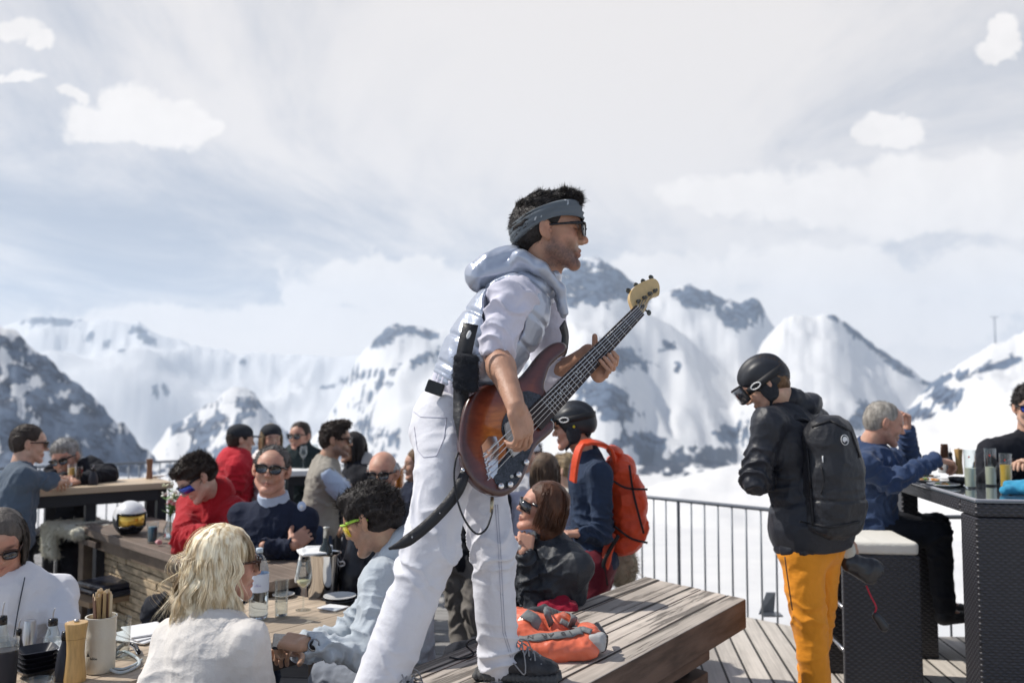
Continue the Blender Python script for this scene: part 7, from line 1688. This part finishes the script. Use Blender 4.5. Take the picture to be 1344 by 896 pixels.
def wineg(label, p, s_=1., liq=None, group=None):
    t = thing('wine_glass', label, 'wine glass', p, group); mb = MB(); mb.lathe(p, [(a*s_, b*s_) for a, b in [(0, .0), (.034, 0), (.034, .002), (.005, .008), (.004, .085), (.028, .118), (.039, .150), (.030, .215), (.0288, .215), (.0375, .150), (.027, .121), (0, .103)]], 20, cap=False); mk('glass', mb.out(), GL, t)
    if liq: mb = MB(); mb.lathe(p, [(a*s_, b*s_) for a, b in [(0, .104), (.026, .1215), (.035, .148), (0, .148)]], 18, cap=False); mk('wine', mb.out(), liq, t)
rose = mat('rose wine', (.65, .30, .22), .1); o4 = lambda x, y: PZ(x, y, .921)
for k, (x, y) in enumerate([(385, 613), (398, 615), (413, 612), (428, 615), (440, 613)]): wineg(('leftmost rose wine glass on the white high table', 'empty wine glass second from left on the white high table', 'rose wine glass in the middle of the white high table', 'empty wine glass second from right on the white high table', 'rightmost rose wine glass on the white high table')[k], o4(x, y), 1., rose if k % 2 == 0 else None, 'wine glasses on the white high table')
t = thing('wine_bottle', 'dark bottle with white label on the white high table', 'bottle', o4(405, 611)); mb = MB(); mb.lathe(o4(405, 611), [(.037, 0), (.037, .18), (.015, .235), (.014, .30)], 20); mk('bottle_body', mb.out(), mat('bottle green glass'), t); mb = MB(); mb.lathe(o4(405, 611), [(.0378, .06), (.0378, .15)], 20, cap=False); mk('label', mb.out(), mat('paper white'), t)
o5 = lambda x, y: PZ(x, y, .801)
tumbler('pink drink glass in front of the tan vest man', o5(466, 641)+V(0, -.1, 0), .034, .14, mat('pink drink', (.62, .22, .24), .2), .85)
tumbler('bright orange drink on the dark side table', o5(524, 641), .045, .19, mat('orange drink', (.80, .22, .02), .25), .9)
plate_('white plate with snacks on the dark side table', o5(490, 641), .11)
def bar_things():
    lem = mat('cloudy lemonade', (.72, .72, .56), .25); wz = mat('wheat beer', (.85, .52, .07), .15)
    def tall(label, p, liq, lh, pr=None, straw=None, h=.215):
        t = tumbler(label, p, .032, h, liq, lh, taper=.90)
        if pr: mb = MB(); mb.ball(p+V(.006, -.0305, h*.64), (.014, .002, .030)); mb.ball(p+V(-.004, -.0305, h*.72), (.010, .002, .018)); mk('printed_mark', mb.out(), mat('print black'), t)
        mb = MB(); mb.ball(p+V(-.018, -.026, h*.82), (.005, .002, .006)); mk('red_mark', mb.out(), mat('print red', (.6, .04, .03), .5), t)
        if straw: mb = MB(); mb.tube([p+V(.0, 0, .01), p+V(.024, 0, h+.02)], .0025, 6); mk('straw', mb.out(), blk, t)
    tall('tall straight glass half full of cloudy lemonade, nearest the grey haired man', ob(1274, 640), lem, .52)
    tall('tall glass of lemonade with a dark printed figure on it', ob(1301, 637), lem, .50, pr=1)
    tall('tall glass of golden wheat beer beside the blue cloth', ob(1321, 642), wz, .68, h=.20)
    p = ob(1336, 628); t = thing('orange_cup', 'small orange plastic cup behind the blue cloth', 'cup', p); mb = MB(); mb.lathe(p, [(.026, 0), (.034, .09), (.036, .092), (.031, .09), (.024, .004), (0, .004)], 26, cap=False); mk('cup', mb.out(), mat('orange plastic', (.85, .26, .02), .4), t)
    p = ob(1240, 620); t = thing('cutlery_cup', 'grey cup with brown cutlery sleeves on the bar beyond the reaching hand', 'cup', p); mb = MB(); mb.lathe(p, [(.040, 0), (.042, .10), (.038, .10), (.036, .01), (0, .01)], 26, cap=False); mk('cup', mb.out(), mat('grey ceramic', (.38, .38, .38), .4), t)
    for k in range(5): mb = MB(); mb.box(p+V(-.016+.009*k, .006*(k % 2), .13), (.010, .0018, .065), fr(12*k, 3, 2-k)); mk('cutlery_sleeve', mb.out(), mat('dark brown paper'), t)
    mill('honey coloured wooden pepper mill on the bar behind the lemonade', ob(1259, 622), .175, .027, wood_m)
    pourer('black bottle with steel spout on the bar next to the mill', ob(1248, 622), .15, .028, dk, .03)
    for k, (x, y, r_, lb) in enumerate([(1222, 632, .12, 'white plate with leftover food near the reaching hand'), (1238, 638, .09, 'small white plate at the bar edge with salad'), (1214, 627, .09, 'white saucer farthest along the bar')]):
        p = ob(x, y); t = thing('plate', lb, 'plate', p); mb = MB(); mb.lathe(p, [(0, .001), (r_*.55, .001), (r_, .014), (r_*.99, .017), (r_*.62, .008), (0, .006)], 32, cap=False); mk('dish', mb.out(), wht, t); rr = random.Random(k)
        for j in range(7): mb = MB(); a = rr.uniform(0, 6.28); q = r_*.5*rr.random(); mb.ball(p+V(q*math.cos(a), q*math.sin(a), .014), (rr.uniform(.008, .02), rr.uniform(.008, .016), .008), fr(rr.uniform(0, 180)), 8); mk('food', mb.out(), [mat('bread brown', (.42, .24, .10), .8, bump=(60, .4, 3)), mat('salad green', (.16, .28, .05), .6), mat('sauce orange', (.60, .25, .05), .5)][j % 3], t)
    for x, y, r_, m_, lb in ((1258, 636, .055, blkc, 'shallow black bowl between plates and lemonade glass'), (1289, 632, .048, mat('brown stoneware', (.16, .08, .04), .5), 'small brown bowl between the two lemonade glasses')):
        mb = MB(); p = ob(x, y); mb.lathe(p, [(r_*.5, 0), (r_*.9, .022), (r_, .045), (r_*.93, .045), (r_*.8, .022), (0, .008)], 28, cap=False); o = mk('bowl', mb.out(), m_, None, loc=p); tag(o, lb, 'bowl')
    s = SDF(.006); c = ob(1338, 648); s.cap(c+V(-.09, -.02, .02), c+V(.10, .03, .03), .020, .034, k=.03); s.cap(c+V(-.05, .02, .045), c+V(.08, .02, .06), .018, .020, k=.02); s.ell(c+V(.05, -.02, .03), (.07, .06, .035), k=.03); o = mk('blue_cloth', s.build(disp=lambda p, n: .016*folds(p, 13, 5)), fabric('turquoise cloth', (.05, .32, .52)), None); tag(o, 'crumpled turquoise blue cloth at the right end of the bar', 'cloth')
    # sparkle marks: small metal tacks in the weave front
bar_things()
def red_bag():
    Pz = lambda x, y, h=0: PZ(x, y, .661+h)
    co = mat('coral waterproof nylon', (.78, .17, .09), .34, bump=(18, .35, 4), coat=.25, var=.08); gr = mat('grey webbing', (.20, .21, .215), .7, bump=(80, .4, 3), var=.2)
    c = Pz(722, 856); t = thing('red_backpack', 'coral red waterproof backpack lying flat on the plank platform', 'backpack', c)
    s = SDF(.0055); s.cap(Pz(664, 838, .05), Pz(764, 848, .04), .062, .050, k=.04, fl=(V(0, 0, 1), 1.25)); s.cap(Pz(676, 822, .06), Pz(745, 826, .05), .06, .05, k=.04); s.cap(Pz(662, 812, .08), Pz(690, 822, .08), .045, .06, k=.03)
    s.cap(Pz(690, 852, .035), Pz(772, 852, .035), .038, .030, k=.02); s.ell(Pz(772, 838, .05), (.05, .06, .045), k=.03); s.cut(Pz(700, 850, .0), (0, 0, -1))
    v, f = s.build(disp=lambda p, n: .018*folds(p, 7, 91)+.010*folds(p, 17, 92)+.003*folds(p, 35, 93)); mk('bag_body', (v, f), co, t)
    from mathutils.bvhtree import BVHTree
    bv = BVHTree.FromPolygons([tuple(q) for q in v], [tuple(int(i) for i in q) for q in f])
    def on(x, y, off=.004):
        dd = unit(P(x, y, 3)-V(0, 0, CAMZ)); h = bv.ray_cast(Vector((0, 0, CAMZ)), Vector(dd)); return (np.array(h[0])+np.array(h[1])*off, np.array(h[1])) if h[0] else (Pz(x, y, .05), V(0, -.3, 1))
    def strip(name, pts, w, th=.004, m_=gr, off=.006):
        qq, nn = [], []
        for a, b in zip(pts, pts[1:]):
            for tt in np.linspace(0, 1, 7): x, y = lerp(a, b, tt); a_, b_ = on(x, y, off); qq.append(a_); nn.append(b_)
        for _ in range(3): qq = [qq[0]]+[(qq[i-1]+qq[i]*2+qq[i+1])/4 for i in range(1, len(qq)-1)]+[qq[-1]]; nn = [nn[0]]+[unit(nn[i-1]+nn[i]*2+nn[i+1]) for i in range(1, len(nn)-1)]+[nn[-1]]
        mb = MB(); mb.ribbon(qq, nn, w, th); return mk(name, mb.out(), m_, t), qq, nn
    o, qq, nn = strip('shoulder_strap', [(682, 840), (700, 838), (722, 836), (748, 833), (764, 828)], .036)
    for ch, i in zip('IBARN', (21, 18, 14, 11, 5)):
        a = unit(qq[i+1]-qq[i-1]); u_ = unit(np.cross(nn[i], a)); text('strap_print', ch, .033, qq[i]+unit(nn[i])*.004, -a, -u_, mat('print dark grey', (.06, .06, .065), .7), o)
    strip('top_flap_strap', [(688, 806), (700, 812), (706, 822)], .045, .006); strip('side_strap', [(735, 815), (748, 822), (764, 826), (776, 830)], .022, .005)
    mb = MB(); q = spline([on(724, 820, .0)[0], on(722, 812, .05)[0], on(732, 804, .075)[0], on(742, 812, .05)[0], on(748, 822, .01)[0]], 20); mb.ribbon(q, V(.3, -1, .5), .026, .004); mk('carry_loop', mb.out(), gr, t)
    s = SDF(.005); s.cap(Pz(690, 806, .10), Pz(714, 802, .10), .022, .022, k=.02); s.cap(Pz(714, 802, .10), Pz(722, 812, .08), .02, .018, k=.02); mk('rolled_collar', s.build(disp=lambda p, n: .006*folds(p, 20, 5)), mat('dark grey nylon', (.06, .065, .07), .45, bump=(30, .3, 3)), t)
    s = SDF(.004); s.box(Pz(789, 838, .04)+V(0, -.05, .0), (.014, .02, .030), fr(30, 0, 10), rd=.006, k=.01); s.cap(Pz(766, 856, .02), Pz(790, 850, .03), .014, .012, k=.01); s.cap(Pz(784, 820, .075), Pz(792, 832, .06), .011, .010, k=.01); mk('buckle', s.build(disp=lambda p, n: .003*folds(p, 30, 5)), blk, t)
    s = SDF(.005); s.box(Pz(783, 838, .055)+V(.0, -.04, .0), (.026, .03, .030), fr(20, 0, -8), rd=.012); mk('side_panel', s.build(disp=lambda p, n: .008*folds(p, 16, 5)), mat('pale grey nylon', (.42, .42, .42), .6), t)
    s = SDF(.006); s.cap(P(716, 798, 3.86), P(748, 800, 3.84), .035, .03, k=.03); s.cap(P(738, 788, 3.88), P(752, 800, 3.84), .03, .012, k=.03); o = mk('red_scarf', s.build(disp=lambda p, n: .018*folds(p, 14, 5)), fabric('crimson fleece', (.30, .006, .03)), None); tag(o, 'crumpled crimson scarf at the far edge of the platform', 'scarf')
    ct = thing('boot_pull_cord', 'thin dark cord with toggle lying on the platform left of the boot', 'cord', Pz(612, 862)); mb = MB(); mb.tube(spline([Pz(640, 850, .06), Pz(625, 838, .09), Pz(612, 846, .04), Pz(622, 858, .01), Pz(606, 864, .004), Pz(590, 862, .004)], 24), .0035, 6); mk('cord', mb.out(), blk, ct)
red_bag()
# benches people sit on
bench('low bench under the blonde woman at the near table', o1(275, 1010)[:2]+V(-.12, -.25), d1, 1.6, .34, .22, woodDark)
bench('dark bench under the man in the grey sweatshirt', (-.50, 3.42), d1, .9, .36, .26, woodDark)
bench('dark bench under the woman with the chestnut bob', (.19, 4.12), (1, .2), .7, .36, .26, woodDark)
s = SDF(.008); s.ell(P(816, 742, 5.3), (.09, .08, .12), k=.03); v, f = s.build(disp=lambda p, n: .03*(fbm(p*16, 3, 2)-.4)); fz = fuzz(v, vnormals(v, f), 2500, .03, (0, 0, -.3), .0022, 3, curl=1.2); o = mk('fur_hat', joinm((v, f), fz), mat('beige fur', (.50, .47, .36), .95), None); tag(o, 'fluffy beige fur bundle right of the orange backpack', 'fur')
